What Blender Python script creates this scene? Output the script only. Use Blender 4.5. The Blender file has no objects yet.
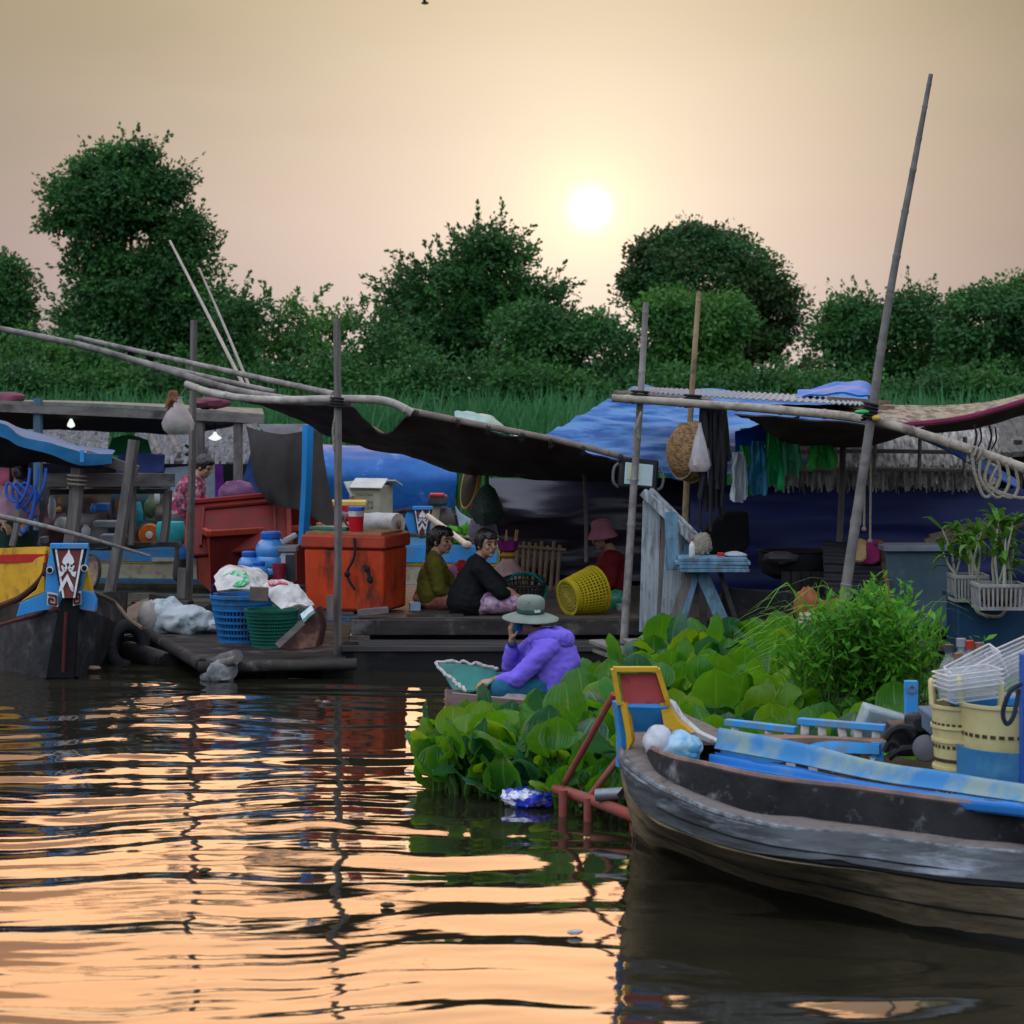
import bpy, bmesh, math, random
import numpy as np
from mathutils import Vector, Matrix, noise
V = Vector
R = math.radians
rnd = random.Random(7)
F, H, HY = 2400.0, 2.4, 390.0          # focal length (px), eye height (m), horizon row
def P(px, py, Y): return V(((px-512)*Y/F, Y, H-(py-HY)*Y/F))
def W(px, py, z): return P(px, py, (H-z)*F/(py-HY))
def U(a, b): return rnd.uniform(a, b)
scene = bpy.context.scene
COL = scene.collection
ORG = {}                                # world origin of each object

# ------------------------------------------------------------------ materials
def nd(nt, t, **kw):
    n = nt.nodes.new(t)
    for k, v in kw.items(): setattr(n, k, v)
    return n
def M(name, c1, c2=None, rough=.7, scale=5., st=(1, 1, 1), bump=.0, spec=.16, metal=0., trl=0., dirt=None, dsc=2.5, damt=.5, bsc=None, alpha=1., coat=0., lo=.35, hi=.65, trc=None, wave=None, ior=None, dst=None):
    """Procedural surface: two colours through stretched noise, worn patches of a third, bump, optional translucency."""
    m = bpy.data.materials.new(name); m.use_nodes = True
    nt = m.node_tree; L = nt.links.new
    b = nt.nodes['Principled BSDF']; out = nt.nodes['Material Output']
    tc = nd(nt, 'ShaderNodeTexCoord'); mp = nd(nt, 'ShaderNodeMapping')
    mp.inputs['Scale'].default_value = st
    L(tc.outputs['Object'], mp.inputs['Vector'])
    n1 = nd(nt, 'ShaderNodeTexNoise'); n1.inputs['Scale'].default_value = scale; n1.inputs['Detail'].default_value = 7; n1.inputs['Roughness'].default_value = .62
    L(mp.outputs['Vector'], n1.inputs['Vector'])
    if c2 is None: c2 = tuple(x*.68 for x in c1)
    rp = nd(nt, 'ShaderNodeValToRGB'); rp.color_ramp.elements[0].position = lo; rp.color_ramp.elements[1].position = hi
    rp.color_ramp.elements[0].color = (*c2, 1); rp.color_ramp.elements[1].color = (*c1, 1)
    L(n1.outputs['Fac'], rp.inputs['Fac'])
    c = rp.outputs['Color']
    if dirt is not None:
        n2 = nd(nt, 'ShaderNodeTexNoise'); n2.inputs['Scale'].default_value = dsc; n2.inputs['Detail'].default_value = 9; n2.inputs['Roughness'].default_value = .7
        if dst:
            mp2 = nd(nt, 'ShaderNodeMapping'); mp2.inputs['Scale'].default_value = dst; L(tc.outputs['Object'], mp2.inputs['Vector']); L(mp2.outputs['Vector'], n2.inputs['Vector'])
        else: L(tc.outputs['Object'], n2.inputs['Vector'])
        r2 = nd(nt, 'ShaderNodeValToRGB'); r2.color_ramp.elements[0].position = .62-.3*damt; r2.color_ramp.elements[1].position = .74-.2*damt
        L(n2.outputs['Fac'], r2.inputs['Fac'])
        mx = nd(nt, 'ShaderNodeMix', data_type='RGBA'); mx.inputs['B'].default_value = (*dirt, 1)
        L(r2.outputs['Color'], mx.inputs['Factor']); L(c, mx.inputs['A']); c = mx.outputs['Result']
    L(c, b.inputs['Base Color'])
    b.inputs['Roughness'].default_value = rough; b.inputs['Metallic'].default_value = metal
    b.inputs['Specular IOR Level'].default_value = spec
    b.inputs['Coat Weight'].default_value = coat
    if ior: b.inputs['IOR'].default_value = ior
    if alpha < 1: b.inputs['Alpha'].default_value = alpha
    if bump > 0 or wave:
        bp = nd(nt, 'ShaderNodeBump'); bp.inputs['Strength'].default_value = min(1, bump if bump > 0 else 1); bp.inputs['Distance'].default_value = .02
        hsrc = n1.outputs['Fac']
        if bsc:
            n3 = nd(nt, 'ShaderNodeTexNoise'); n3.inputs['Scale'].default_value = bsc; n3.inputs['Detail'].default_value = 5
            L(mp.outputs['Vector'], n3.inputs['Vector']); hsrc = n3.outputs['Fac']
        L(hsrc, bp.inputs['Height']); L(bp.outputs['Normal'], b.inputs['Normal'])
    if trl > 0:
        t = nd(nt, 'ShaderNodeBsdfTranslucent')
        if trc: t.inputs['Color'].default_value = (*trc, 1)
        else: L(c, t.inputs['Color'])
        ms = nd(nt, 'ShaderNodeMixShader'); ms.inputs['Fac'].default_value = trl
        L(b.outputs['BSDF'], ms.inputs[1]); L(t.outputs['BSDF'], ms.inputs[2]); L(ms.outputs['Shader'], out.inputs['Surface'])
    return m

# ------------------------------------------------------------------ mesh builder
def basis(d, up=V((0, 0, 1))):
    d = V(d).normalized()
    if abs(d.dot(up)) > .98: up = V((0, 1, 0))
    s = d.cross(up).normalized(); u = s.cross(d).normalized()
    return s, d, u
def rotz(a): return Matrix.Rotation(a, 3, 'Z')
def rot(ax, ay, az): return Matrix.Rotation(az, 3, 'Z') @ Matrix.Rotation(ay, 3, 'Y') @ Matrix.Rotation(ax, 3, 'X')
def cr(p, t):                                   # Catmull-Rom through a list of points, t in 0..1
    n = len(p)-1; x = t*n; i = min(int(x), n-1); u = x-i
    a, b, c, d = p[max(i-1, 0)], p[i], p[i+1], p[min(i+2, n)]
    return .5*((2*b)+(c-a)*u+(2*a-5*b+4*c-d)*u*u+(3*b-a-3*c+d)*u**3)
def spl(p, n): 
    p = [V(q) for q in p]
    return [cr(p, i/(n-1)) for i in range(n)]
class MB:
    def __init__(s): s.v = []; s.f = []; s.m = []; s.cur = 0
    def add(s, vs, fs):
        o = len(s.v); s.v += [tuple(p) for p in vs]
        for f in fs: s.f.append([i+o for i in f]); s.m.append(s.cur)
        return s
    def box(s, c, size, Rm=None, tp=1., tpy=None):
        c = V(c); hx, hy, hz = [x/2 for x in size]; tpy = tp if tpy is None else tpy
        pts = []
        for z in (-1, 1):
            kx, ky = (1, 1) if z < 0 else (tp, tpy)
            for x, y in ((-1, -1), (1, -1), (1, 1), (-1, 1)): pts.append(V((x*hx*kx, y*hy*ky, z*hz)))
        if Rm is not None: pts = [Rm @ p for p in pts]
        return s.add([c+p for p in pts], [(3, 2, 1, 0), (4, 5, 6, 7), (0, 1, 5, 4), (1, 2, 6, 5), (2, 3, 7, 6), (3, 0, 4, 7)])
    def bar(s, a, b, w, h, up=V((0, 0, 1))):
        a, b = V(a), V(b); x, d, u = basis(b-a, up)
        pts = [q+x*i*w/2+u*j*h/2 for q in (a, b) for i, j in ((-1, -1), (1, -1), (1, 1), (-1, 1))]
        return s.add(pts, [(3, 2, 1, 0), (4, 5, 6, 7), (0, 1, 5, 4), (1, 2, 6, 5), (2, 3, 7, 6), (3, 0, 4, 7)])
    def tube(s, pts, r, n=8, caps=True, flat=1.):
        pts = [V(p) for p in pts]; k = len(pts); rs = r if isinstance(r, (list, tuple)) else [r]*k
        vs = []; x0 = None
        for i, p in enumerate(pts):
            d = (pts[min(i+1, k-1)]-pts[max(i-1, 0)])
            if d.length < 1e-9: d = V((0, 0, 1))
            x, d, u = basis(d)
            if x0 is not None:
                x = (x0-d*x0.dot(d)); x = x.normalized() if x.length > 1e-6 else basis(d)[0]; u = x.cross(d)
            x0 = x
            for j in range(n):
                a = 2*math.pi*j/n; vs.append(p+(x*math.cos(a)+u*math.sin(a)*flat)*rs[i])
        fs = [(i*n+j, i*n+(j+1) % n, (i+1)*n+(j+1) % n, (i+1)*n+j) for i in range(k-1) for j in range(n)]
        if caps: fs += [tuple(range(n-1, -1, -1)), tuple(range((k-1)*n, k*n))]
        return s.add(vs, fs)
    def lathe(s, o, prof, n=20, axis=V((0, 0, 1)), arc=None, wob=0., closed=False):
        o = V(o); x, d, u = basis(axis); k = len(prof); vs = []
        for i, (r, z) in enumerate(prof):
            for j in range(n):
                a = 2*math.pi*j/n; rr = r*(1+wob*noise.noise(V((math.cos(a)*2, math.sin(a)*2, z*6+o.x))))
                vs.append(o+d*z+(x*math.cos(a)+u*math.sin(a))*rr)
        fs = [(i*n+j, i*n+(j+1) % n, (i+1)*n+(j+1) % n, (i+1)*n+j) for i in range(k-1) for j in range(n)]
        if closed: fs += [((k-1)*n+j, (k-1)*n+(j+1) % n, (j+1) % n, j) for j in range(n)]
        else:
            if prof[0][0] > 1e-4: fs.append(tuple(range(n-1, -1, -1)))
            if prof[-1][0] > 1e-4: fs.append(tuple(range((k-1)*n, k*n)))
        return s.add(vs, fs)
    def ell(s, c, r, Rm=None, nu=14, nv=9, wob=0., ws=3., seed=0):
        c = V(c); vs = []; r = (r, r, r) if not isinstance(r, (tuple, list)) else r
        for i in range(nv+1):
            th = math.pi*i/nv
            for j in range(nu):
                a = 2*math.pi*j/nu; q = V((math.sin(th)*math.cos(a), math.sin(th)*math.sin(a), -math.cos(th)))
                if wob: q *= 1+wob*noise.noise(q*ws+V((seed, seed*.7, 0)))
                q = V((q.x*r[0], q.y*r[1], q.z*r[2]))
                if Rm is not None: q = Rm @ q
                vs.append(c+q)
        fs = [(i*nu+j, i*nu+(j+1) % nu, (i+1)*nu+(j+1) % nu, (i+1)*nu+j) for i in range(nv) for j in range(nu)]
        return s.add(vs, fs)
    def cap(s, a, b, ra, rb, n=10):
        a, b = V(a), V(b); d = (b-a); L = d.length; d = d.normalized() if L > 1e-6 else V((0, 0, 1))
        prof = [(max(1e-5, ra*math.cos(t)), ra*math.sin(t)) for t in [R(x) for x in (-90, -60, -30, 0)]]+[(max(1e-5, rb*math.cos(t)), L+rb*math.sin(t)) for t in [R(x) for x in (0, 30, 60, 90)]]
        return s.lathe(a, prof, n, d)
    def prism(s, pts, d):
        pts = [V(p) for p in pts]; d = V(d); n = len(pts)
        return s.add(pts+[p+d for p in pts], [tuple(range(n-1, -1, -1)), tuple(range(n, 2*n))]+[(i, (i+1) % n, n+(i+1) % n, n+i) for i in range(n)])
    def sheet(s, ctrl, nu=24, nv=16, th=.012, wr=0., ws=3., st=(1, 1, 1), seed=0, lin=False, corr=None):
        """A cloth or panel through a grid of points: spline both ways, wrinkle along the normal, give it thickness."""
        ctrl = [[V(p) for p in r] for r in ctrl]
        if lin: cols = [[(lambda q, t: q[min(int(t*(len(q)-1)), len(q)-2)].lerp(q[min(int(t*(len(q)-1)), len(q)-2)+1], t*(len(q)-1)-min(int(t*(len(q)-1)), len(q)-2)))(r, j/(nu-1)) for j in range(nu)] for r in ctrl]
        else: cols = [spl(r, nu) for r in ctrl]
        g = [[None]*nu for _ in range(nv)]
        for j in range(nu):
            c = [r[j] for r in cols]
            if lin:
                for i in range(nv):
                    t = i/(nv-1)*(len(c)-1); k = min(int(t), len(c)-2); g[i][j] = c[k].lerp(c[k+1], t-k)
            else:
                q = spl(c, nv)
                for i in range(nv): g[i][j] = q[i]
        nr = [[None]*nu for _ in range(nv)]
        for i in range(nv):
            for j in range(nu):
                a = g[i][min(j+1, nu-1)]-g[i][max(j-1, 0)]; b = g[min(i+1, nv-1)][j]-g[max(i-1, 0)][j]
                n_ = a.cross(b); nr[i][j] = n_.normalized() if n_.length > 1e-9 else V((0, 0, 1))
        T = []; B = []
        for i in range(nv):
            for j in range(nu):
                p = g[i][j]; o = 0
                if wr:
                    q = V((p.x*st[0], p.y*st[1], p.z*st[2]))*ws+V((seed*3.1, seed*1.7, seed))
                    o = wr*(noise.noise(q)+.5*noise.noise(q*2.1))
                if corr: o += corr[0]*math.sin(corr[1]*2*math.pi*(j/(nu-1) if corr[2] == 'u' else i/(nv-1)))
                q = p+nr[i][j]*o
                T.append(q+nr[i][j]*th/2); B.append(q-nr[i][j]*th/2)
        n = nu*nv
        fs = []
        for i in range(nv-1):
            for j in range(nu-1):
                a = i*nu+j; fs += [(a, a+1, a+1+nu, a+nu), (n+a+nu, n+a+1+nu, n+a+1, n+a)]
        for j in range(nu-1):
            fs += [(n+j, n+j+1, j+1, j)]; a = (nv-1)*nu+j; fs += [(a, a+1, n+a+1, n+a)]
        for i in range(nv-1):
            a = i*nu; fs += [(a, a+nu, n+a+nu, n+a)]; a = i*nu+nu-1; fs += [(n+a, n+a+nu, a+nu, a)]
        return s.add(T+B, fs)
    def build(s, name, mats, parent=None, smooth=True, bevel=0., fix=True, remesh=0., sm=0):
        me = bpy.data.meshes.new(name); mats = mats if isinstance(mats, (list, tuple)) else [mats]
        vs = np.array(s.v, dtype=float)
        lo, hi = vs.min(0), vs.max(0); o = V(((lo[0]+hi[0])/2, (lo[1]+hi[1])/2, lo[2]))
        me.from_pydata([tuple(x) for x in vs-np.array(o)], [], s.f)
        for m in mats: me.materials.append(m)
        if any(s.m): me.polygons.foreach_set('material_index', s.m)
        if fix:
            bm = bmesh.new(); bm.from_mesh(me); bmesh.ops.recalc_face_normals(bm, faces=bm.faces); bm.to_mesh(me); bm.free()
        ob = bpy.data.objects.new(name, me); COL.objects.link(ob)
        if remesh:
            md = ob.modifiers.new('remesh', 'REMESH'); md.mode = 'VOXEL'; md.voxel_size = remesh
            if sm: ms = ob.modifiers.new('smooth', 'SMOOTH'); ms.iterations = sm; ms.factor = .5
            dg = bpy.context.evaluated_depsgraph_get(); dg.update()
            nm = bpy.data.meshes.new_from_object(ob.evaluated_get(dg)); nm.name = name; ob.modifiers.clear(); ob.data = nm; me = nm
            if not me.materials: 
                for m in mats: me.materials.append(m)
        if smooth:
            me.polygons.foreach_set('use_smooth', [True]*len(me.polygons))
            if not remesh: me.set_sharp_from_angle(angle=R(42))
        if bevel:
            bv = ob.modifiers.new('bevel', 'BEVEL'); bv.width = bevel; bv.segments = 2; bv.limit_method = 'ANGLE'; bv.angle_limit = R(40)
        ORG[ob.name] = o
        if parent is not None:
            ob.parent = parent; ob.location = o-ORG[parent.name]
        else: ob.location = o
        return ob
def tag(o, label=None, cat=None, group=None, kind=None):
    if label: o['label'] = label
    if cat: o['category'] = cat
    if group: o['group'] = group
    if kind: o['kind'] = kind
    elif cat: o['kind'] = 'thing'
    return o
def thing(name, label, cat, loc, group=None):
    o = bpy.data.objects.new(name, None); COL.objects.link(o); o.empty_display_size = .1
    o.location = V(loc); ORG[o.name] = V(loc)
    return tag(o, label, cat, group)
def copy_tree(o, loc, rz=0., scale=1., label=None, group=None):
    def cp(x, par):
        c = x.copy(); COL.objects.link(c)
        if par is not None: c.parent = par
        for k in list(x.children): cp(k, c)
        return c
    c = cp(o, None); c.location = V(loc); c.rotation_euler.z = o.rotation_euler.z+rz; c.scale = o.scale*scale
    if label: c['label'] = label
    if group: c['group'] = group
    ORG[c.name] = V(loc)
    return c
# ------------------------------------------------------------------ camera, light, sky
cd = bpy.data.cameras.new('camera'); cam = bpy.data.objects.new('camera', cd); COL.objects.link(cam)
cam.location = (0, 0, H); cam.rotation_euler = (R(90), 0, 0)
cd.sensor_width = 36; cd.lens = F/1024*36; cd.shift_y = -(512-HY)/1024; cd.clip_end = 3000; cd.clip_start = .1
cd.dof.use_dof = True; cd.dof.focus_distance = 18.0; cd.dof.aperture_fstop = 5.0
scene.camera = cam
SUNV = V(((590-512)/F, 1, (HY-208)/F)).normalized()
sel = math.asin(SUNV.z); saz = math.atan2(SUNV.x, SUNV.y)
ld = bpy.data.lights.new('sun', 'SUN'); ld.energy = .5; ld.angle = R(34); ld.color = (1, .55, .27)
sun = bpy.data.objects.new('sun', ld); COL.objects.link(sun)
sun.rotation_euler = (-SUNV).to_track_quat('-Z', 'Y').to_euler()
w = bpy.data.worlds.new('World'); scene.world = w; w.use_nodes = True
nt = w.node_tree; L = nt.links.new; nt.nodes.clear()
def mth(op, a, b=None, c=None):
    n = nd(nt, 'ShaderNodeMath', operation=op)
    for i, x in enumerate((a, b, c)):
        if x is None: continue
        if isinstance(x, (int, float)): n.inputs[i].default_value = x
        else: L(x, n.inputs[i])
    return n.outputs[0]
tc = nd(nt, 'ShaderNodeTexCoord'); nv_ = nd(nt, 'ShaderNodeVectorMath', operation='NORMALIZE'); L(tc.outputs['Generated'], nv_.inputs[0])
sp = nd(nt, 'ShaderNodeSeparateXYZ'); L(nv_.outputs['Vector'], sp.inputs[0])
dt = nd(nt, 'ShaderNodeVectorMath', operation='DOT_PRODUCT'); L(nv_.outputs['Vector'], dt.inputs[0]); dt.inputs[1].default_value = SUNV
ang = mth('ARCCOSINE', mth('MINIMUM', dt.outputs['Value'], .9999999))
def ramp(fac, els):
    r = nd(nt, 'ShaderNodeValToRGB'); e = r.color_ramp.elements
    while len(e) < len(els): e.new(.5)
    for q, (p, c) in zip(e, els): q.position = p; q.color = (*c, 1)
    L(fac, r.inputs['Fac']); return r.outputs['Color']
# haze colours by height above the horizon: ahead (towards the low sun) and behind the viewer
front = ramp(sp.outputs['Z'], [(0, (.335, .27, .295)), (.05, (.30, .245, .255)), (.11, (.265, .225, .19)), (.165, (.27, .225, .145)), (.215, (1.05, .46, .22)), (.36, (1.05, .58, .34)), (.5, (1.15, .95, .75)), (.75, (1.25, 1.3, 1.45)), (1, (1.2, 1.34, 1.65))])
back = ramp(sp.outputs['Z'], [(0, (.26, .30, .38)), (.2, (.64, .72, .88)), (.5, (1.5, 1.64, 1.95)), (.75, (1.8, 1.98, 2.35)), (1, (1.2, 1.34, 1.65))])
mr = nd(nt, 'ShaderNodeMapRange', interpolation_type='SMOOTHSTEP'); L(sp.outputs['Y'], mr.inputs['Value'])
mr.inputs['From Min'].default_value = -.25; mr.inputs['From Max'].default_value = .7
mx = nd(nt, 'ShaderNodeMix', data_type='RGBA'); L(mr.outputs['Result'], mx.inputs['Factor']); L(back, mx.inputs['A']); L(front, mx.inputs['B'])
# faint uneven streaks of haze
mpn = nd(nt, 'ShaderNodeMapping'); mpn.inputs['Scale'].default_value = (2.2, 2.2, 11); L(nv_.outputs['Vector'], mpn.inputs['Vector'])
nz = nd(nt, 'ShaderNodeTexNoise'); nz.inputs['Scale'].default_value = 2.4; nz.inputs['Detail'].default_value = 5; L(mpn.outputs['Vector'], nz.inputs['Vector'])
vs_ = mth('MULTIPLY_ADD', nz.outputs['Fac'], .36, .82)
vs_ = mth('MULTIPLY', vs_, mth('SUBTRACT', 1, mth('MULTIPLY', mth('MINIMUM', mth('MAXIMUM', mth('SUBTRACT', sp.outputs['X'], .03), 0), .2), 1.9)))
acc = nd(nt, 'ShaderNodeVectorMath', operation='SCALE'); L(mx.outputs['Result'], acc.inputs[0]); L(vs_, acc.inputs['Scale']); acc = acc.outputs['Vector']
def glow(sig, powr, col):
    global acc
    g = mth('EXPONENT', mth('MULTIPLY', mth('POWER', mth('DIVIDE', ang, sig), powr), -1))
    s = nd(nt, 'ShaderNodeVectorMath', operation='SCALE'); s.inputs[0].default_value = col; L(g, s.inputs['Scale'])
    a = nd(nt, 'ShaderNodeVectorMath', operation='ADD'); L(acc, a.inputs[0]); L(s.outputs['Vector'], a.inputs[1]); acc = a.outputs['Vector']
glow(.0063, 1.7, (1.5, 1.4, 1.2))
glow(.023, 1.4, (.36, .25, .03))
glow(.15, 1.5, (.53, .485, .395))
sk = nd(nt, 'ShaderNodeTexSky'); sk.sky_type = 'NISHITA'; sk.sun_disc = False; sk.sun_elevation = sel; sk.sun_rotation = saz; sk.dust_density = 4; sk.air_density = 1.2
ss = nd(nt, 'ShaderNodeVectorMath', operation='SCALE'); L(sk.outputs['Color'], ss.inputs[0]); ss.inputs['Scale'].default_value = .004
a = nd(nt, 'ShaderNodeVectorMath', operation='ADD'); L(acc, a.inputs[0]); L(ss.outputs['Vector'], a.inputs[1])
bg = nd(nt, 'ShaderNodeBackground'); L(a.outputs['Vector'], bg.inputs['Color']); bg.inputs['Strength'].default_value = 1
wo = nd(nt, 'ShaderNodeOutputWorld'); L(bg.outputs['Background'], wo.inputs['Surface'])
vsn = scene.view_settings; vsn.view_transform = 'Standard'; vsn.look = 'None'; vsn.exposure = .12; vsn.gamma = 1
scene.cycles.max_bounces = 8; scene.cycles.transparent_max_bounces = 12; scene.cycles.use_denoising = True
scene.cycles.caustics_reflective = False; scene.cycles.caustics_refractive = False

# ------------------------------------------------------------------ river
def river():
    ys = list(np.linspace(-80, 5, 18))
    py = np.linspace(1500, 545, 900); ys += list(5760/(py-HY)); ys += list(np.linspace(39, 60, 14))
    u = np.linspace(-1, 1, 520); ys = np.array(ys)
    xs = np.where(np.abs(u) < .92, u/.92, np.sign(u)*(1+((np.abs(u)-.92)/.08)**2*14))
    X = xs[None, :]*(.24*np.clip(ys, 8, 60)[:, None]+.8); Y = np.repeat(ys[:, None], len(u), 1)
    rg = np.random.RandomState(5)
    wx = X+.35*np.sin(.9*X+.5*Y)+.2*np.sin(2.3*Y-1.1*X+2); wy = Y+.16*np.sin(1.1*X+.35*Y+1)+.07*np.sin(2.7*X-.8*Y)+.022*np.sin(6.1*X+1.3*Y)+.012*np.sin(11*X-2.1*Y)
    Z = np.zeros_like(X)
    pa = .58+.42*np.sin(.55*X+.8*Y+1.2)*np.sin(.9*X-.45*Y+.4); pa *= .60+1.75*np.clip((Y-10)/10, 0, 1)**1.2
    for i in range(60):
        lam = .12*(1.1/.12)**rg.rand(); th = rg.normal(0, .17) if lam > .3 else rg.normal(0, .26); k = 2*math.pi/lam
        sl = .0120*(1 if lam > .40 else .62)*(pa if lam < .6 else .85); 
        Z += sl/k*np.sin(k*(wy*math.cos(th)+wx*math.sin(th))+rg.rand()*6.28)
    Z *= ((Y > 6) & (Y < 37) & (np.abs(X) < .26*Y+1.5))
    nr, nc = X.shape
    v = np.stack([X, Y, Z], -1).reshape(-1, 3)
    i = (np.arange(nr-1)[:, None]*nc+np.arange(nc-1)[None]).ravel()
    f = np.stack([i, i+1, i+nc+1, i+nc], -1)
    me = bpy.data.meshes.new('river'); me.from_pydata(v.tolist(), [], f.tolist())
    me.polygons.foreach_set('use_smooth', [True]*len(me.polygons))
    m = M('river_water', (.020, .018, .010), (.014, .013, .008), rough=.03, scale=.6, spec=.5, ior=1.75, bump=.035, bsc=7, st=(.45, 1.7, 1))
    me.materials.append(m)
    o = bpy.data.objects.new('river', me); COL.objects.link(o); tag(o, kind='structure')
river()
# ------------------------------------------------------------------ far bank
def bank():
    mb = MB(); nx, ny = 70, 26
    g = [[None]*nx for _ in range(ny)]
    for i in range(ny):
        Y = 38+(i/(ny-1))**1.8*262
        for j in range(nx):
            X = (j/(nx-1)-.5)*2*(40+Y*.55)
            z = -.5+1.5*min(1, max(0, (Y-38)/9))+.2*noise.noise(V((X*.1, Y*.1, 0)))+max(0, Y-60)*.004
            g[i][j] = V((X, Y, z))
    mb.add([p for r in g for p in r], [(i*nx+j, i*nx+j+1, (i+1)*nx+j+1, (i+1)*nx+j) for i in range(ny-1) for j in range(nx-1)])
    tag(mb.build('bank_ground', M('bank_soil', (.07, .10, .035), (.05, .045, .025), scale=.6, rough=.95)), kind='structure')
bank()
def blades(mb, x, y, z, h, n, w, lean=.5):
    for _ in range(n):
        a = U(0, 6.28); l = U(.1, lean)*h; hh = h*U(.6, 1.1); d = V((math.cos(a), math.sin(a), 0)); s = V((-d.y, d.x, 0))*w*U(.6, 1.3)
        b = V((x+U(-.2, .2), y+U(-.2, .2), z)); m_ = b+d*l*.35+V((0, 0, hh*.62)); t = b+d*l+V((0, 0, hh))
        mb.add([b-s, b+s, m_-s*.8, m_+s*.8, t], [(0, 1, 3, 2), (2, 3, 4)])
G_leaf = lambda n, c1, c2, t=.35, sc=.5: M(n, c1, c2, rough=.55, scale=sc, spec=.25, trl=t, lo=.3, hi=.7)
m_grass = G_leaf('bank_grass', (.045, .20, .065), (.022, .11, .04), .4, .35)
mb = MB()
for _ in range(2600):
    Y = U(42, 62); X = U(-.27, .27)*Y
    z = -.5+1.5*min(1, max(0, (Y-38)/9))
    blades(mb, X, Y, z, U(.9, 1.55), 7, .035)
tag(mb.build('grass', m_grass, fix=False), kind='stuff')

# ------------------------------------------------------------------ trees
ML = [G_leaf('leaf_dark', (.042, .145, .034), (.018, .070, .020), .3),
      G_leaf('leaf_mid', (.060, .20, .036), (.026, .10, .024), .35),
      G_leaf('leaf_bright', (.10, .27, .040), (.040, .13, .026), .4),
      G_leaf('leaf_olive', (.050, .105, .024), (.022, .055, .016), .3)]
m_bark = M('bark', (.10, .075, .05), (.05, .04, .03), rough=.9, scale=9, st=(1, 1, .3), bump=.5)
def leafquad(c, d, n, L_, W_):
    s = d.cross(n)
    s = s.normalized() if s.length > 1e-5 else V((1, 0, 0))
    return [c, c+d*L_*.5+s*W_/2+n*L_*.06, c+d*L_, c+d*L_*.5-s*W_/2+n*L_*.06]
def rdir(r):
    while 1:
        v = V((r.uniform(-1, 1), r.uniform(-1, 1), r.uniform(-1, 1)))
        if .05 < v.length < 1: return v.normalized()
def crown_mesh(blobs, Y, dens, ls, seed, mats, spiky=0.):
    """leaf clumps spread through each lobe's volume; clump size, droop and leaf tone vary, with light and dark lobes painted in"""
    r = random.Random(seed); vs = []; fs = []; mi = []
    sc = Y/F
    for (px, py, rx, ry) in blobs:
        c = P(px, py, Y); ax, az = max(.3, rx*sc-.40), max(.3, ry*sc-.40); ay = min(ax, az*1.2)
        vol = (ax*az)
        for _ in range(int(1.0*dens*vol)+8):
            d = rdir(r); k = r.uniform(.25, 1)**.45*r.choice((.92, 1, 1, 1.07))
            if d.y > .55: continue                                  # the far side cannot show
            q = c+V((d.x*ax, d.y*ay, d.z*az))*k
            o = noise.noise(q*.55+V((seed, 0, 0)))
            if o < -.36 and k > .8: continue                        # gaps
            q += d*o*.75+d*.3*noise.noise(q*1.7)
            cs = r.uniform(.42, .95)*(1+.1*spiky); m_ = 0 if noise.noise(q*.8+V((0, seed, 0)))*1.3+.45*d.z+r.uniform(-.35, .35) < .22 else 1  # tone by noise and upward facing paints light and dark lobes
            ax_dir = (d+V((0, 0, r.uniform(-.2, .9)))).normalized()
            for _l in range(int(50+95*cs*cs+r.random()*20)):
                e = rdir(r)*cs*r.uniform(.45, 1); e.z = abs(e.z)*.85-.12*cs
                if spiky and r.random() < spiky: e = ax_dir*cs*r.uniform(.2, 1.35)+rdir(r)*.06
                ld = (e*1.5+rdir(r)*.9+V((0, 0, -.2))).normalized(); n_ = (rdir(r)*.8+e.normalized()*1.0+V((0, -.2, .3))).normalized()
                lw = .64*ls*r.uniform(.6, 1.25)
                o_ = len(vs); vs += leafquad(q+e, ld, n_, lw, lw*.6); fs.append((o_, o_+1, o_+2, o_+3)); mi.append(m_)
    mb = MB(); mb.v = [tuple(p) for p in vs]; mb.f = [list(f) for f in fs]; mb.m = mi
    return mb
def tree(name, label, cat, blobs, Y, base, mats, dens=55, ls=.26, seed=1, spiky=0., group=None, tr=.22):
    b = P(base, HY, Y); b.z = .95
    t = thing(name, label, cat, b, group)
    k = MB(); top = P(blobs[0][0], blobs[0][1], Y)
    k.tube(spl([b-V((0, 0, .3)), b.lerp(top, .35)+V((.2, 0, 0)), b.lerp(top, .7)+V((-.15, .1, 0)), top], 12), [tr*(1.35-1.15*i/11) for i in range(12)], 9)
    for (px, py, rx, ry) in blobs[1:]:
        q = P(px, py, Y); s0 = b.lerp(top, U(.25, .6))
        k.tube(spl([s0, s0.lerp(q, .5)+V((0, U(-.3, .3), -.25)), q], 7), [tr*.5*(1-.75*i/6) for i in range(7)], 6)
    k.build('trunk', m_bark, t)
    crown_mesh(blobs, Y, dens, ls, seed, mats, spiky).build('crown', mats, t, fix=False, smooth=False)
    return t
D, MI, BR, OL = ML
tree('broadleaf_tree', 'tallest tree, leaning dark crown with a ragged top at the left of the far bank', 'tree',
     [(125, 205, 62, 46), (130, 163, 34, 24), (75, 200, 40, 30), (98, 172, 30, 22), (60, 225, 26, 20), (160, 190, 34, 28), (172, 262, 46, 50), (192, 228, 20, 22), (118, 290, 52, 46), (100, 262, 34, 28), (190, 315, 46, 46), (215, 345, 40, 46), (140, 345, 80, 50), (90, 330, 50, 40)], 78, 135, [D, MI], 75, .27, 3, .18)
tree('broadleaf_tree', 'dark rounded tree cut by the edge of the photo beside the tallest tree', 'tree', [(0, 285, 34, 46), (-20, 330, 60, 60), (20, 350, 40, 40)], 80, -5, [D, MI], 70, .27, 4)
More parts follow.
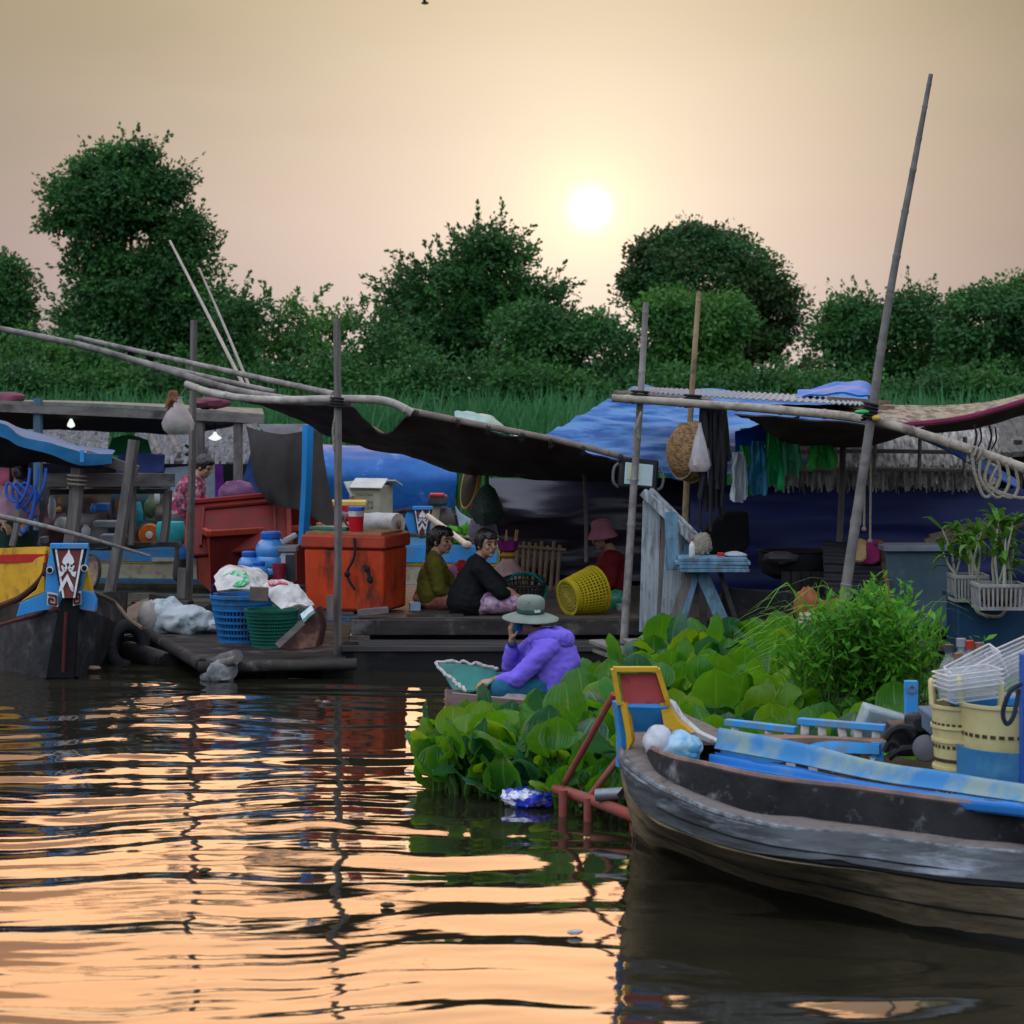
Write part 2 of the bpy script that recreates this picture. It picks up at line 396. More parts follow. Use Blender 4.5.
tree('broadleaf_tree', 'steep cone shaped tree with feathery tip just left of the sun', 'tree',
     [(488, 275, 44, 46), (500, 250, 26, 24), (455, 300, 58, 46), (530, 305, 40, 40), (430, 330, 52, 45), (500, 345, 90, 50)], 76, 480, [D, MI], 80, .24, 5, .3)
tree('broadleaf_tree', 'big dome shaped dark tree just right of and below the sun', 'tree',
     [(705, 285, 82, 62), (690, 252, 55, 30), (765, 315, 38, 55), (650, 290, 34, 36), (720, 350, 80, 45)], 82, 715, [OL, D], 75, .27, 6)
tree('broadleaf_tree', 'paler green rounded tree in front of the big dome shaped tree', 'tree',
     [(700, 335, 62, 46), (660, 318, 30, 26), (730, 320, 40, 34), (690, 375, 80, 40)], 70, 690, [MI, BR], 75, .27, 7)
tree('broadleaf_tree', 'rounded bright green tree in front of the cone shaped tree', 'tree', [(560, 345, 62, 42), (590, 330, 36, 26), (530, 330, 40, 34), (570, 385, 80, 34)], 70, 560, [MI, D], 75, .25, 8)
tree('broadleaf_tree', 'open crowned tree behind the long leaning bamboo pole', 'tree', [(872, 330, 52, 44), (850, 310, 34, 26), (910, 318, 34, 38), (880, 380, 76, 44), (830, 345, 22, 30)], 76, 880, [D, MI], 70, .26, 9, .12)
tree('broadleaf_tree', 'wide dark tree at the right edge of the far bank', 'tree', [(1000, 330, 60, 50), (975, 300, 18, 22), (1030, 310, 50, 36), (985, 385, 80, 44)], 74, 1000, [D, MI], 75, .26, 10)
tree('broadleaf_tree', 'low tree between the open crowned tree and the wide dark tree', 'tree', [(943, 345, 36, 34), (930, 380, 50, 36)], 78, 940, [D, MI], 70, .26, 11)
for k, (bl, bs, ms, sp_, lb) in enumerate([
    ([(235, 325, 34, 34), (250, 375, 50, 40)], 240, [MI, D], .35, 'feathery shrub directly below the two thin fishing rods'),
    ([(285, 342, 40, 34), (290, 385, 50, 30)], 290, [BR, MI], .4, 'loose light green shrub between the fishing rods and the tall square post'),
    ([(340, 345, 44, 36), (345, 390, 55, 30)], 340, [MI, BR], .4, 'spiky shrub behind the top of the tall bare grey post'),
    ([(392, 350, 34, 34), (395, 390, 50, 30)], 395, [MI, D], .4, 'spiky shrub at the foot of the cone shaped tree'),
    ([(620, 350, 30, 34), (625, 390, 46, 30)], 620, [D, MI], .1, 'dark shrub filling the gap between the sunlit trees'),
    ([(780, 385, 50, 24), (800, 392, 46, 22)], 785, [BR, OL], .2, 'low yellow green shrub under the gap in the trees'),
    ([(35, 355, 46, 36), (30, 395, 60, 30)], 35, [MI, BR], .1, 'light green bush in front of the tallest tree'),
    ([(90, 375, 46, 34), (95, 400, 60, 30)], 95, [D, MI], .1, 'dark bush over the long flat market roof')]):
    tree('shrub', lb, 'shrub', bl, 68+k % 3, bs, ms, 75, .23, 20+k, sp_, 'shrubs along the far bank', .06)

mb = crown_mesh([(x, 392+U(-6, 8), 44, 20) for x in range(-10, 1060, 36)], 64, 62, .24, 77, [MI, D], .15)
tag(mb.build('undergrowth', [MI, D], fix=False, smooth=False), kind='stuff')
def bird():
    c = P(425, 3, 60); mb = MB(); mb.ell(c, (.10, .05, .04), None, 10, 7)
    for sd in (-1, 1): mb.prism([c+V((.04, sd*.02, .01)), c+V((.0, sd*.24, .10)), c+V((-.05, sd*.22, .09)), c+V((-.05, sd*.02, .01))], (0, 0, .012))
    tag(mb.build('bird', m_bark), 'tiny dark bird flying at the top of the sky', 'bird')
bird()
# ------------------------------------------------------------------ shared materials
wood_dk = M('old_dark_wood', (.048, .041, .037), (.018, .016, .015), rough=.75, scale=7, st=(.25, 1, 1), bump=.4, dirt=(.15, .14, .13), damt=.3)
wood_wet = M('wet_black_wood', (.015, .014, .014), (.007, .007, .007), rough=.5, scale=5, st=(.2, 1, 1), bump=.4, dirt=(.035, .033, .03), damt=.3)
wood_gy = M('weathered_grey_wood', (.20, .185, .17), (.10, .09, .085), rough=.85, scale=9, st=(.2, 1, 1), bump=.5, dirt=(.06, .055, .05), damt=.35)
wood_gyv = M('weathered_grey_post', (.19, .175, .16), (.09, .08, .075), rough=.85, scale=12, st=(1, 1, .12), bump=.5, dirt=(.06, .055, .05), damt=.35)
wood_deck = M('deck_boards', (.115, .088, .072), (.045, .036, .032), rough=.6, scale=6, st=(.15, 2, 1), bump=.4, dirt=(.05, .045, .04), damt=.4)
bamboo_g = M('bamboo_grey', (.30, .275, .25), (.17, .155, .14), rough=.6, scale=8, st=(1, 1, .4), bump=.2, dirt=(.10, .09, .08), damt=.45, dsc=5)
bamboo_t = M('bamboo_tan', (.36, .26, .15), (.22, .15, .09), rough=.55, scale=8, st=(1, 1, .4), bump=.2, dirt=(.10, .08, .06), damt=.4, dsc=5)
bamboo_d = M('bamboo_dark', (.085, .085, .09), (.045, .045, .05), rough=.6, scale=8, bump=.2)
rope_m = M('rope_fibre', (.30, .26, .20), (.16, .14, .11), rough=.95, scale=60, bump=.5)
cord_bk = M('black_cord', (.02, .02, .022), rough=.8)
skin = M('skin', (.36, .20, .13), (.31, .165, .105), rough=.5, scale=7, spec=.35)
hair_m = M('black_hair', (.012, .010, .010), (.006, .005, .005), rough=.4, scale=40, st=(1, 1, .1), bump=.4, spec=.5)
blue_pt = M('blue_boat_paint', (.045, .30, .66), (.035, .23, .54), rough=.55, scale=5, bump=.12, dirt=(.16, .20, .22), damt=.42, dsc=7)
white_pt = M('white_boat_paint', (.62, .62, .60), (.48, .48, .46), rough=.6, scale=9, bump=.12, dirt=(.22, .20, .18), damt=.4, dsc=9)
yel_pt = M('yellow_boat_paint', (.62, .36, .025), (.52, .29, .02), rough=.55, scale=5, st=(.4, 1, 2), bump=.12, dirt=(.26, .15, .03), damt=.3, dsc=6)
maroon_pt = M('maroon_boat_paint', (.14, .025, .022), (.10, .018, .018), rough=.6, scale=9, bump=.15, dirt=(.06, .03, .03), damt=.3, dsc=9)
red_pt = M('red_boat_paint', (.50, .02, .02), rough=.5, scale=6)
tin_m = M('bare_tin', (.40, .44, .47), (.28, .31, .34), rough=.45, scale=7, metal=.3, dirt=(.20, .14, .10), damt=.35)
black_m = M('soot_black', (.010, .010, .011), (.005, .005, .006), rough=.8, scale=6, bump=.3)
def bamboo(name, label, pts, r0, r1, mat, cat='pole', group=None, n=40, bend=True, parent=None):
    """a culm with swollen nodes"""
    q = spl(pts, n); rs = []
    k = max(3, int((q[0]-q[-1]).length/.34)); mb = MB(); Q = []
    for i, p in enumerate(q):
        t = i/(n-1); Q.append(p)
        rs.append(r0+(r1-r0)*t)
    nodes = [(j+.5+U(-.12, .12))/k for j in range(k)]
    T = sorted([(i/(n-1), 0) for i in range(n)]+[(t+d, b) for t in nodes for d, b in ((-.006, 0), (0, 1), (.006, 0))])
    T = [(min(1, max(0, t)), b) for t, b in T]
    mb.tube([cr([V(p) for p in pts], t*.99999) for t, b in T], [(r0+(r1-r0)*t)*(1.16 if b else 1) for t, b in T], 9)
    o = mb.build(name, mat, parent)
    if label: tag(o, label, cat, group)
    return o
def wrap(mb, c, d, r, n=4, w=.012, rr=.009):
    """turns of cord round a pole"""
    x, d, u = basis(d); pts = []
    for i in range(n*10+1):
        a = 2*math.pi*i/10; pts.append(V(c)+d*(i/(n*10)-.5)*n*w*2+(x*math.cos(a)+u*math.sin(a))*(r+rr*.6))
    mb.tube(pts, rr, 5)

# ------------------------------------------------------------------ near boat with the red and blue prow panel
def near_boat():
    o = W(655, 845, 0); o.z = 0
    bt = thing('wooden_boat', 'big weathered grey wooden boat with a red and blue prow panel', 'boat', o)
    hull_m = M('weathered_hull', (.105, .118, .125), (.032, .036, .040), rough=.75, scale=4, st=(.35, .35, 2.5), bump=.5, bsc=9, dirt=(.20, .23, .26), damt=.3, dsc=5, dst=(.5, .5, 3))
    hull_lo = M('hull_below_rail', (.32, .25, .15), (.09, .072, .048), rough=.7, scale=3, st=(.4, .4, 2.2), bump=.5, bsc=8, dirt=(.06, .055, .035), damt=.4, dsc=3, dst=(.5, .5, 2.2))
    deck_m = M('boat_side_deck', (.20, .17, .155), (.10, .085, .08), rough=.9, scale=6, bump=.5, bsc=22, dirt=(.07, .06, .055), damt=.35, dsc=6)
    coam_m = M('boat_coaming', (.026, .026, .029), (.011, .011, .013), rough=.85, scale=4, bump=.5, bsc=14, dirt=(.17, .175, .18), damt=.28, dsc=5)
    edge_m = M('pale_rail_edge', (.22, .245, .27), (.08, .09, .10), rough=.8, scale=10, bump=.5, dirt=(.06, .055, .05), damt=.5, dsc=14)
    rail = [W(622, 739, .54), W(624, 764, .53), W(650, 787, .50), W(700, 812, .45), W(752, 828, .42), W(803, 837, .40), W(860, 842, .39), W(948, 854, .38), W(1023, 861, .38)]
    rlow = [W(624, 768, .46), W(640, 801, .40), W(676, 826, .35), W(752, 850, .32), W(818, 861, .31), W(860, 866, .30), W(948, 880, .29), W(1023, 887, .29)]
    d = (rail[-1]-rail[-2]).normalized()
    for k in range(1, 7):
        bend = V((-.05*k*k*.5, .02*k*k, 0))*.6
        rail.append(rail[8]+d*.5*k+bend); 
    d2 = (rlow[-1]-rlow[-2]).normalized()
    for k in range(1, 7): rlow.append(rlow[7]+d2*.5*k+V((-.05*k*k*.5, .02*k*k, 0))*.6)
    wl = [W(640, 836, 0), W(658, 848, 0), W(689, 858, 0), W(752, 884, 0), W(816, 901, 0), W(890, 921, 0), W(960, 936, 0), W(1024, 947, 0)]
    d3 = (wl[-1]-wl[-2]).normalized()
    for k in range(1, 7): wl.append(wl[7]+d3*.5*k+V((-.02*k*k, .02*k*k, 0))*.6)
    n = 70
    RA, RL, WL = spl(rail, n), spl(rlow, n), spl(wl, n)
    # far gunwale
    far = [W(622, 739, .54), W(660, 703, .56), W(700, 728, .54), W(735, 741, .50), W(800, 748, .48), W(885, 756, .46), W(960, 768, .45), W(1024, 780, .45)]
    d4 = (far[-1]-far[-2]).normalized(); far += [far[7]+d4*.5*k for k in range(1, 6)]
    FA = spl(far, n)
    hb = MB()
    sub = [V((p.x, p.y, -.28))*1 for p in WL]; ctr = V((.35, .45, 0))
    sub = [p+ctr*.5 for p in sub]
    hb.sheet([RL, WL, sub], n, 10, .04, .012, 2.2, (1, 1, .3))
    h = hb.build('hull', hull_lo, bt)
    sb = MB(); sb.sheet([[p+V((0, 0, .02)) for p in RA], [a.lerp(b, .5)+V((0, 0, 0)) for a, b in zip(RA, RL)], RL], n, 8, .05, .010, 3, (1, 1, .3)); sb.build('strake', hull_m, bt)
    ed = MB(); ed.tube([p+V((0, 0, .028))+V((noise.noise(p*9)*.008, noise.noise(p*7+V((5, 0, 0)))*.008, noise.noise(p*13)*.006)) for p in spl(rail, 160)], .015, 7); ed.build('rail_edge', edge_m, bt)
    mid_l = [(a+b)/2 for a, b in zip(RL, WL)]
    for nm_, l_, r_ in (('plank_seam', RL, .012), ('plank_seam', [p+V((-.012, -.02, 0)) for p in mid_l], .005), ('plank_seam', [(a*.45+b*.55)+V((-.012, -.022, 0)) for a, b in zip(RA, RL)], .004)):
        k = MB(); k.tube([p+V((0, -.012, noise.noise(p*6)*.004)) for p in l_], r_, 5); k.build(nm_, black_m, bt)
    wb = MB(); wb.sheet([[p.lerp(q, .16)+V((-.012, -.022, .008*noise.noise(p*5))) for p, q in zip(WL, RL)], [p+V((-.016, -.026, -.03)) for p in WL]], n, 4, .01); wb.build('wet_band', M('wet_waterline', (.016, .014, .010), (.008, .008, .007), rough=.3, scale=4, spec=.4), bt)
    # far half of the hull
    fb = MB(); fwl = [p+V((.0, -.16, 0)) for p in FA]; fwl = [V((p.x-.05, p.y, 0)) for p in fwl]; fwl = [WL[0].lerp(p, min(1, i/14)**.7) for i, p in enumerate(fwl)]
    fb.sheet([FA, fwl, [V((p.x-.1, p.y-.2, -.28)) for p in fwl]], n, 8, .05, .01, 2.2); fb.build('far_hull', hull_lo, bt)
    bot = MB(); bot.sheet([[p+V((0, 0, -.1)) for p in sub], [V((a.x*.5+b.x*.5, a.y*.5+b.y*.5, .02)) for a, b in zip(sub, FA)], [V((p.x-.12, p.y-.25, -.2)) for p in fwl]], 40, 6, .03); bot.build('bottom_boards', wood_wet, bt)
    # side deck between rail and coaming, and the bow deck
    cb = [W(646, 752, .55), W(660, 775, .53), W(676, 787, .50), W(701, 799, .47), W(752, 815, .435), W(804, 821, .42), W(850, 826, .41), W(948, 840, .39), W(1023, 848, .385)]
    dd = (cb[-1]-cb[-2]).normalized(); cb += [cb[8]+dd*.5*k for k in range(1, 6)]
    CB = spl(cb, n)
    hts = [.015, .09, .12, .15, .168, .16, .16, .16, .155]+[.155]*5
    CT = [p+V((.015, .02, 0))+V((0, 0, cr([V((x, 0, 0)) for x in hts], min(.9999, i/(n-1))).x)) for i, p in enumerate(CB)]
    dk = MB(); dk.sheet([[p+V((0, 0, .012)) for p in RA], [a.lerp(b, .5)+V((0, 0, .02)) for a, b in zip(RA, CB)], CB], n, 10, .03, .008, 5); dk.build('side_deck', deck_m, bt)
    co = MB(); co.sheet([CB, CT], n, 6, .045, .006, 4); co.build('coaming', coam_m, bt)
    ci = MB(); ci.tube([p+V((0, 0, .012)) for p in CT], .016, 6); ci.build('coaming_edge', M('coaming_edge', (.24, .15, .12), (.12, .09, .08), rough=.8, scale=8), bt)
    bd = MB()
    L0 = spl([W(622, 739, .54), W(624, 750, .54), W(646, 752, .55)], 16); L1 = spl([W(660, 703, .56), W(700, 724, .55), W(745, 744, .50)], 16)
    mid = [a.lerp(b, .5)+V((0, 0, .03)) for a, b in zip(L0, L1)]
    bd.sheet([L0, mid, L1], 16, 12, .035, .008, 5); bd.build('bow_deck', deck_m, bt)
    # inside floor
    fl = MB(); fl.sheet([[p+V((.03, .05, -.05)) for p in CB], [V((p.x-.02, p.y-.05, .24)) for p in FA]], 40, 10, .03, .004, 6); fl.build('inner_floor', wood_dk, bt)
    # prow panel: red board in a yellow border above a blue band, curved cheeks
    a, b, c, dq = W(614, 669, .98), W(658, 669, .98), W(669, 704, .80), W(620, 704, .80)
    e, f_ = P(674, 729, c.y+.06), P(624, 731, dq.y+.04)
    back = V((.03, .07, -.01))
    pn = MB(); pn.prism([a.lerp(b, .10)+(dq-a)*.12, b.lerp(a, .10)+(c-b)*.12, c.lerp(dq, .08), dq.lerp(c, .08)], back); pn.build('red_panel', M('prow_red', (.46, .085, .085), (.38, .065, .065), rough=.7, scale=8, bump=.2, dirt=(.14, .03, .03), damt=.3, dsc=9), bt)
    yb = MB(); fr = V((-.004, -.014, .002))
    for p, q, w_ in ((a, b, .022), (a, dq, .026), (b, c, .026)): yb.bar(p+fr, q+fr, w_, .05, V((0, 1, 0)))
    yo = yb.build('panel_border', yel_pt, bt)
    bb = MB(); bb.sheet([[dq.lerp(c, .04)+V((0, .0, 0)), c.lerp(dq, .04)], [f_.lerp(dq, .45)+V((.015, .03, 0)), e.lerp(c, .45)+V((-.015, .03, 0))], [f_.lerp(e, .05)+V((0, .05, 0)), e.lerp(f_, .05)+V((0, .05, 0))]], 10, 8, .05, .003, 9); bb.build('blue_band', blue_pt, bt)
    for side, pts in ((0, [(616, 702), (610+10, 702), (628, 745), (624, 770), (619.5, 768), (621, 740)]), (1, [(666, 700), (672, 703), (680, 717), (697, 732), (718, 742), (712, 744), (690, 737), (672, 728)])):
        ch = MB()
        base = dq.y if side == 0 else c.y+.02
        ch.prism([P(x, y, base-.02+(y-700)*.0015) for x, y in pts], (.025 if side else -.02, .06, 0)); ch.build('prow_cheek', blue_pt if side == 0 else white_pt, bt, bevel=.004)
    yc = MB(); yc.prism([P(x, y, c.y-.012) for x, y in ((660, 703), (667, 703), (677, 720), (692, 733), (672, 730), (664, 726))], (.02, .05, 0)); yc.build('yellow_cheek', yel_pt, bt)
    yc = MB(); yc.prism([P(x, y, dq.y-.03) for x, y in ((620, 703), (626, 703), (630, 728), (632, 741), (627, 752), (626, 735))], (.02, .05, 0)); yc.build('yellow_cheek', yel_pt, bt)
    # low balustrade along the far gunwale, on an arched blue board
    def yat(px): return 12.95-.9*max(0, (px-725))/300
    tp = MB()
    for (x0, y0, x1, y1) in ((726, 722, 796, 730), (799, 721, 886, 728)): tp.bar(P(x0, y0, yat(x0)), P(x1, y1, yat(x1)), .05, .035)
    tp.build('balustrade_rail', blue_pt, bt, bevel=.004)
    for x, y0, y1 in ((735, 725, 735), (769, 729, 739), (788, 731, 741), (805, 724, 732), (822, 725, 734), (842, 727, 736), (858, 728, 738), (876, 729, 740)):
        k = MB(); k.box(P(x, (y0+y1)/2, yat(x)+.01), (.042, .04, (y1-y0)/F*yat(x)+.03), rot(0, U(-.25, .25), 0)); k.build('balustrade_post', white_pt, bt, bevel=.004)
    ar = MB(); ar.sheet([[P(722, 736, yat(722)-.02), P(765, 737, yat(765)-.02), P(830, 739, yat(830)-.02), P(884, 741, yat(884)-.02)], [P(722, 741, yat(722)-.22), P(765, 742, yat(765)-.25), P(830, 741, yat(830)-.22), P(884, 745, yat(884)-.2)]], 20, 5, .03, .003); ar.build('far_side_deck', M('far_deck_brown', (.30, .17, .115), (.20, .115, .08), rough=.75, scale=7, dirt=(.12, .08, .06), damt=.4), bt)
    br = MB(); br.sheet([[P(722, 742, yat(722)-.24), P(783, 748, yat(783)-.27), P(830, 742, yat(830)-.24), P(880, 744, yat(880)-.22)], [P(722, 756, yat(722)-.24), P(783, 762, yat(783)-.27), P(800, 753, yat(810)-.25), P(880, 754, yat(880)-.22)]], 24, 5, .03); br.build('arched_board', blue_pt, bt)
    pk = MB(); pk.bar(P(877, 742, 12.3), P(877, 765, 12.3), .06, .05); pk.build('arch_post', blue_pt, bt)
    for x in (790, 812, 835, 856): 
        k = MB(); k.bar(P(x, 752, 12.45), P(x+1, 772, 12.45), .045, .03); k.build('inner_rib', white_pt, bt)
    return bt
near_boat()
# blue ridged sheet lying along the boat
mb = MB()
def yb(px): return 12.0-.0052*(px-700)
e0 = [P(x, y, yb(x)+.36) for x, y in ((722, 736), (800, 751), (880, 772), (950, 783), (1030, 797))]
e1 = [P(x, y, yb(x)+.06) for x, y in ((703, 770), (790, 785), (880, 797), (950, 806), (1030, 815))]
d = (e0[-1]-e0[-2])*1.2; e0.append(e0[-1]+d); e1.append(e1[-1]+(e1[-1]-e1[-2])*1.2)
m_sheet = M('blue_ridged_plastic', (.025, .19, .54), (.018, .14, .42), rough=.5, scale=3, st=(1, 1, 1), bump=.1, dirt=(.10, .20, .27), damt=.3, dsc=3)
m_sheet2 = M('faded_ridged_plastic', (.20, .29, .28), (.035, .19, .42), rough=.55, scale=2.2, bump=.1, lo=.47, hi=.6)
mid = [a.lerp(b, .38) for a, b in zip(e0, e1)]
mb.sheet([e0, [p+V((0, 0, .05)) for p in [a.lerp(b, .12) for a, b in zip(e0, e1)]], mid], 40, 14, .012, .004, 3, corr=(.006, 1.5, 'v'))
mb.cur = 1
mb.sheet([[p+V((0, -.01, -.02)) for p in mid], [a.lerp(b, .7)+V((0, 0, 0)) for a, b in zip(mid, e1)], e1], 40, 26, .012, .003, 3, corr=(.017, 3, 'v'))
mb.cur = 2
for t in (.33, .72): mb.tube([V(a).lerp(V(b), t)+V((0, -.012, .004)) for a, b in zip(spl(mid, 30), spl(e1, 30))], .008, 5)  # dark tubes paint the shade of the grooves between the ridges
tag(mb.build('roofing_sheet', [m_sheet2, m_sheet, M('groove_shade', (.006, .03, .09), rough=.7)]), 'long blue ridged plastic sheet with a faded top edge lying along the grey boat', 'roofing sheet')
# crumpled bottle bag on bow
mb = MB(); c = W(672, 742, .62)
mb.ell(P(658, 741, c.y), (.07, .06, .085), None, 22, 16, .22, 2, 2); mb.cur = 1
mb.ell(P(681, 749, c.y-.02), (.10, .07, .085), None, 26, 18, .28, 2.2, 5); mb.ell(P(692, 746, c.y-.05), (.05, .04, .05), None, 14, 9, .3, 4, 8)
tag(mb.build('plastic_bag', [M('clear_plastic_white', (.75, .77, .8), (.6, .63, .68), rough=.25, spec=.6, scale=9, trl=.3), M('pale_blue_plastic', (.12, .36, .55), (.30, .48, .60), rough=.25, spec=.6, scale=8, lo=.45, hi=.55)]), 'crumpled white and pale blue plastic bag on the bow of the grey boat', 'plastic bag')
# red pipe frame on the water before the bow
st = thing('pipe_frame', 'rusty red pipe frame floating off the bow of the grey boat', 'frame', W(600, 808, 0))
m_rp = M('rust_red_paint', (.30, .06, .045), (.20, .06, .05), rough=.55, scale=9, bump=.2, dirt=(.17, .10, .08), damt=.4, dsc=12)
Yp = 13.3
for nm, pts, r in (('long_bar', [P(556, 789, Yp+.4), P(600, 803, Yp), P(640, 819, Yp-.35)], .034), ('strut', [P(614, 694, Yp), P(564, 784, Yp+.35)], .019), ('strut', [P(648, 728, Yp+.05), P(620, 757, Yp+.05), P(590, 796, Yp+.1)], .019), ('cross_pipe', [P(572, 789, Yp+.5), P(640, 793, Yp+.45)], .022)):
    k = MB(); k.tube(pts, r, 10); k.build(nm, m_rp, st)
k = MB(); k.tube([P(596, 795, 13.25), P(628, 793, 13.2)], .035, 10)
for i in range(8): k.lathe(P(600+i*3.6, 794.9-.24*i, 13.25), [(.035, -.004), (.04, 0), (.035, .004)], 10, V((1, 0, 0)))
k.build('coil_spring', M('steel_spring', (.25, .27, .28), rough=.4, metal=.6), st)
for x, y in ((563, 790), (588, 798), (634, 818)):
    k = MB(); q = P(x, y, Yp+.2-(x-563)*.006); k.tube([q, V((q.x, q.y, -.2))], .026, 9); k.build('stub_leg', m_rp, st)
# floating wrapper
mb = MB(); c = W(527, 806, .0)
m_w = M('wrapper_blue', (.02, .05, .60), (.70, .70, .78), rough=.25, spec=.5, scale=7, lo=.44, hi=.48, dirt=(.75, .42, .03), dsc=9, damt=.2)
for dx, dy, dz, rx, rz_, ry_, sd in ((-.05, .02, .04, .095, .055, .25, 1), (.05, -.01, .045, .095, .05, -.2, 2), (.0, .03, .07, .07, .035, .1, 3), (.10, 0, .025, .05, .03, .4, 4)): mb.ell(c+V((dx, dy, dz)), (rx, .07, rz_), rot(0, ry_, .2), 22, 14, .38, 3.4, sd)
tag(mb.build('snack_wrapper', m_w), 'crumpled blue snack wrapper with white and yellow print floating on the river', 'wrapper')

# ------------------------------------------------------------------ water hyacinth
def leaf_mat(name, c1, c2, trc, trl, rough):
    """veined leaf: parallel veins from the across-blade attribute, pale midrib, brown-touched rim"""
    m = M(name, c1, c2, rough=rough, scale=1.4, spec=.28, lo=.3, hi=.7, dirt=(.17, .12, .02), dsc=7, damt=.14, trl=trl, trc=trc)
    nt = m.node_tree; L = nt.links.new; b = nt.nodes['Principled BSDF']; src = b.inputs['Base Color'].links[0].from_socket
    at = nd(nt, 'ShaderNodeAttribute'); at.attribute_name = 'across'
    def mt(op, a, b_=None):
        n = nd(nt, 'ShaderNodeMath', operation=op)
        for i_, x in enumerate((a, b_)):
            if x is None: continue
            if isinstance(x, (int, float)): n.inputs[i_].default_value = x
            else: L(x, n.inputs[i_])
        return n.outputs[0]
    v = mt('SINE', mt('MULTIPLY', at.outputs['Fac'], 34.)); rim = mt('SMOOTH_MIN', mt('MAXIMUM', mt('MULTIPLY', mt('SUBTRACT', mt('ABSOLUTE', at.outputs['Fac']), .86), 6.), 0.), 1.)
    mid = mt('MAXIMUM', mt('SUBTRACT', 1., mt('MULTIPLY', mt('ABSOLUTE', at.outputs['Fac']), 12.)), 0.)
    def mixc(f, c, col):
        x = nd(nt, 'ShaderNodeMix', data_type='RGBA'); L(f, x.inputs['Factor']); L(c, x.inputs['A']); x.inputs['B'].default_value = (*col, 1); return x.outputs['Result']
    c = mixc(mt('MULTIPLY', mt('ADD', v, 1.), .055), src, tuple(q*.35 for q in c2)); c = mixc(mt('MULTIPLY', mid, .28), c, (.26, .42, .08)); c = mixc(mt('MULTIPLY', rim, .30), c, (.24, .26, .06)); L(c, b.inputs['Base Color'])
    bp = nd(nt, 'ShaderNodeBump'); bp.inputs['Strength'].default_value = .18; bp.inputs['Distance'].default_value = .01; L(v, bp.inputs['Height']); L(bp.outputs['Normal'], b.inputs['Normal'])
    return m
m_hy = [leaf_mat('hyacinth_leaf', (.036, .205, .008), (.010, .075, .006), (.17, .46, .015), .36, .28), leaf_mat('hyacinth_leaf_yellow', (.11, .28, .006), (.035, .14, .005), (.30, .50, .012), .40, .32),
        M('hyacinth_stalk', (.10, .21, .04), (.05, .12, .025), rough=.45, scale=4, trl=.2), leaf_mat('hyacinth_leaf_blue', (.012, .10, .042), (.005, .042, .02), (.08, .3, .08), .25, .26)]
def across(o, mb):
    a = o.data.attributes.new('across', 'FLOAT', 'POINT'); a.data.foreach_set('value', mb.au+[0.]*(len(mb.v)-len(mb.au)))
def hy_leaf(mb, base, tipdir, h, size, mi, tilt, rr):
    """bent stalk and a cupped round blade with pointed tip"""
    d = tipdir; top = base+V((d.x*h*.35, d.y*h*.35, h)); mid = base+V((d.x*h*.1, d.y*h*.1, h*.55))
    mb.cur = 2; mb.tube([base, mid, top], [.016, .013, .008], 5, False)
    mb.cur = mi
    up = (V((0, 0, 1))*math.cos(tilt)+d*math.sin(tilt)).normalized()      # blade's long axis
    s = V((-d.y, d.x, 0)).normalized(); n = s.cross(up).normalized()
    if rr.random() < .5: n = n
    nu, nv = 9, 9; vs = []
    if not hasattr(mb, 'au'): mb.au = []
    for i in range(nv+1):
        t = i/nv; wv = max(.02, (1-abs(2*t**.85-1)**2.3)**.62)*(1-.18*t)
        for j in range(nu):
            u = (j/(nu-1)-.5)*2
            rib = .006*math.cos(u*9.5)*wv; cup = rib+.42*(u*u)*wv*size*.5+.16*size*(t-.45)**2*3*rr_k[0]
            edge = .015*math.sin(t*19+u*4+size*90)*abs(u)
            vs.append(top+up*(t*size)+s*(u*wv*size*.60)+n*(cup+edge*size*2))
    fs = [(i*nu+j, i*nu+j+1, (i+1)*nu+j+1, (i+1)*nu+j) for i in range(nv) for j in range(nu-1)]
    mb.au += [0.]*(len(mb.v)-len(mb.au))+[(j/(nu-1)-.5)*2 for i in range(nv+1) for j in range(nu)]; mb.add(vs, fs)
rr_k = [1]
def inside(p, poly):
    c = False; n = len(poly); j = n-1
    for i in range(n):
        xi, yi = poly[i]; xj, yj = poly[j]
        if (yi > p[1]) != (yj > p[1]) and p[0] < (xj-xi)*(p[1]-yi)/(yj-yi)+xi: c = not c
        j = i
    return c
HP = [(-.44, 14.6), (-.32, 14.15), (.05, 14.1), (.45, 14.0), (.72, 13.75), (1.05, 13.75), (1.9, 13.35), (2.3, 14.2), (2.25, 16.0), (2.45, 18.4), (1.5, 18.6), (1.0, 18.2), (.75, 17.0), (.42, 16.15), (.05, 15.9), (-.25, 15.6), (-.42, 15.1)]
r5 = random.Random(11); pts = []
for _ in range(9000):
    p = (r5.uniform(-.55, 2.5), r5.uniform(13.3, 18.7))
    if inside(p, HP) and all((p[0]-q[0])**2+(p[1]-q[1])**2 > .225**2 for q in pts): pts.append(p)
for _ in range(500):
    t = r5.random(); p = (-.37+1.0*t+r5.uniform(-.08, .05), 14.55-.75*t**.6+r5.uniform(-.12, .1)) if r5.random() < .6 else (-.40+r5.uniform(-.05, .12), 14.4+r5.uniform(0, 1.1))
    if all((p[0]-q[0])**2+(p[1]-q[1])**2 > .13**2 for q in pts): pts.append(p)
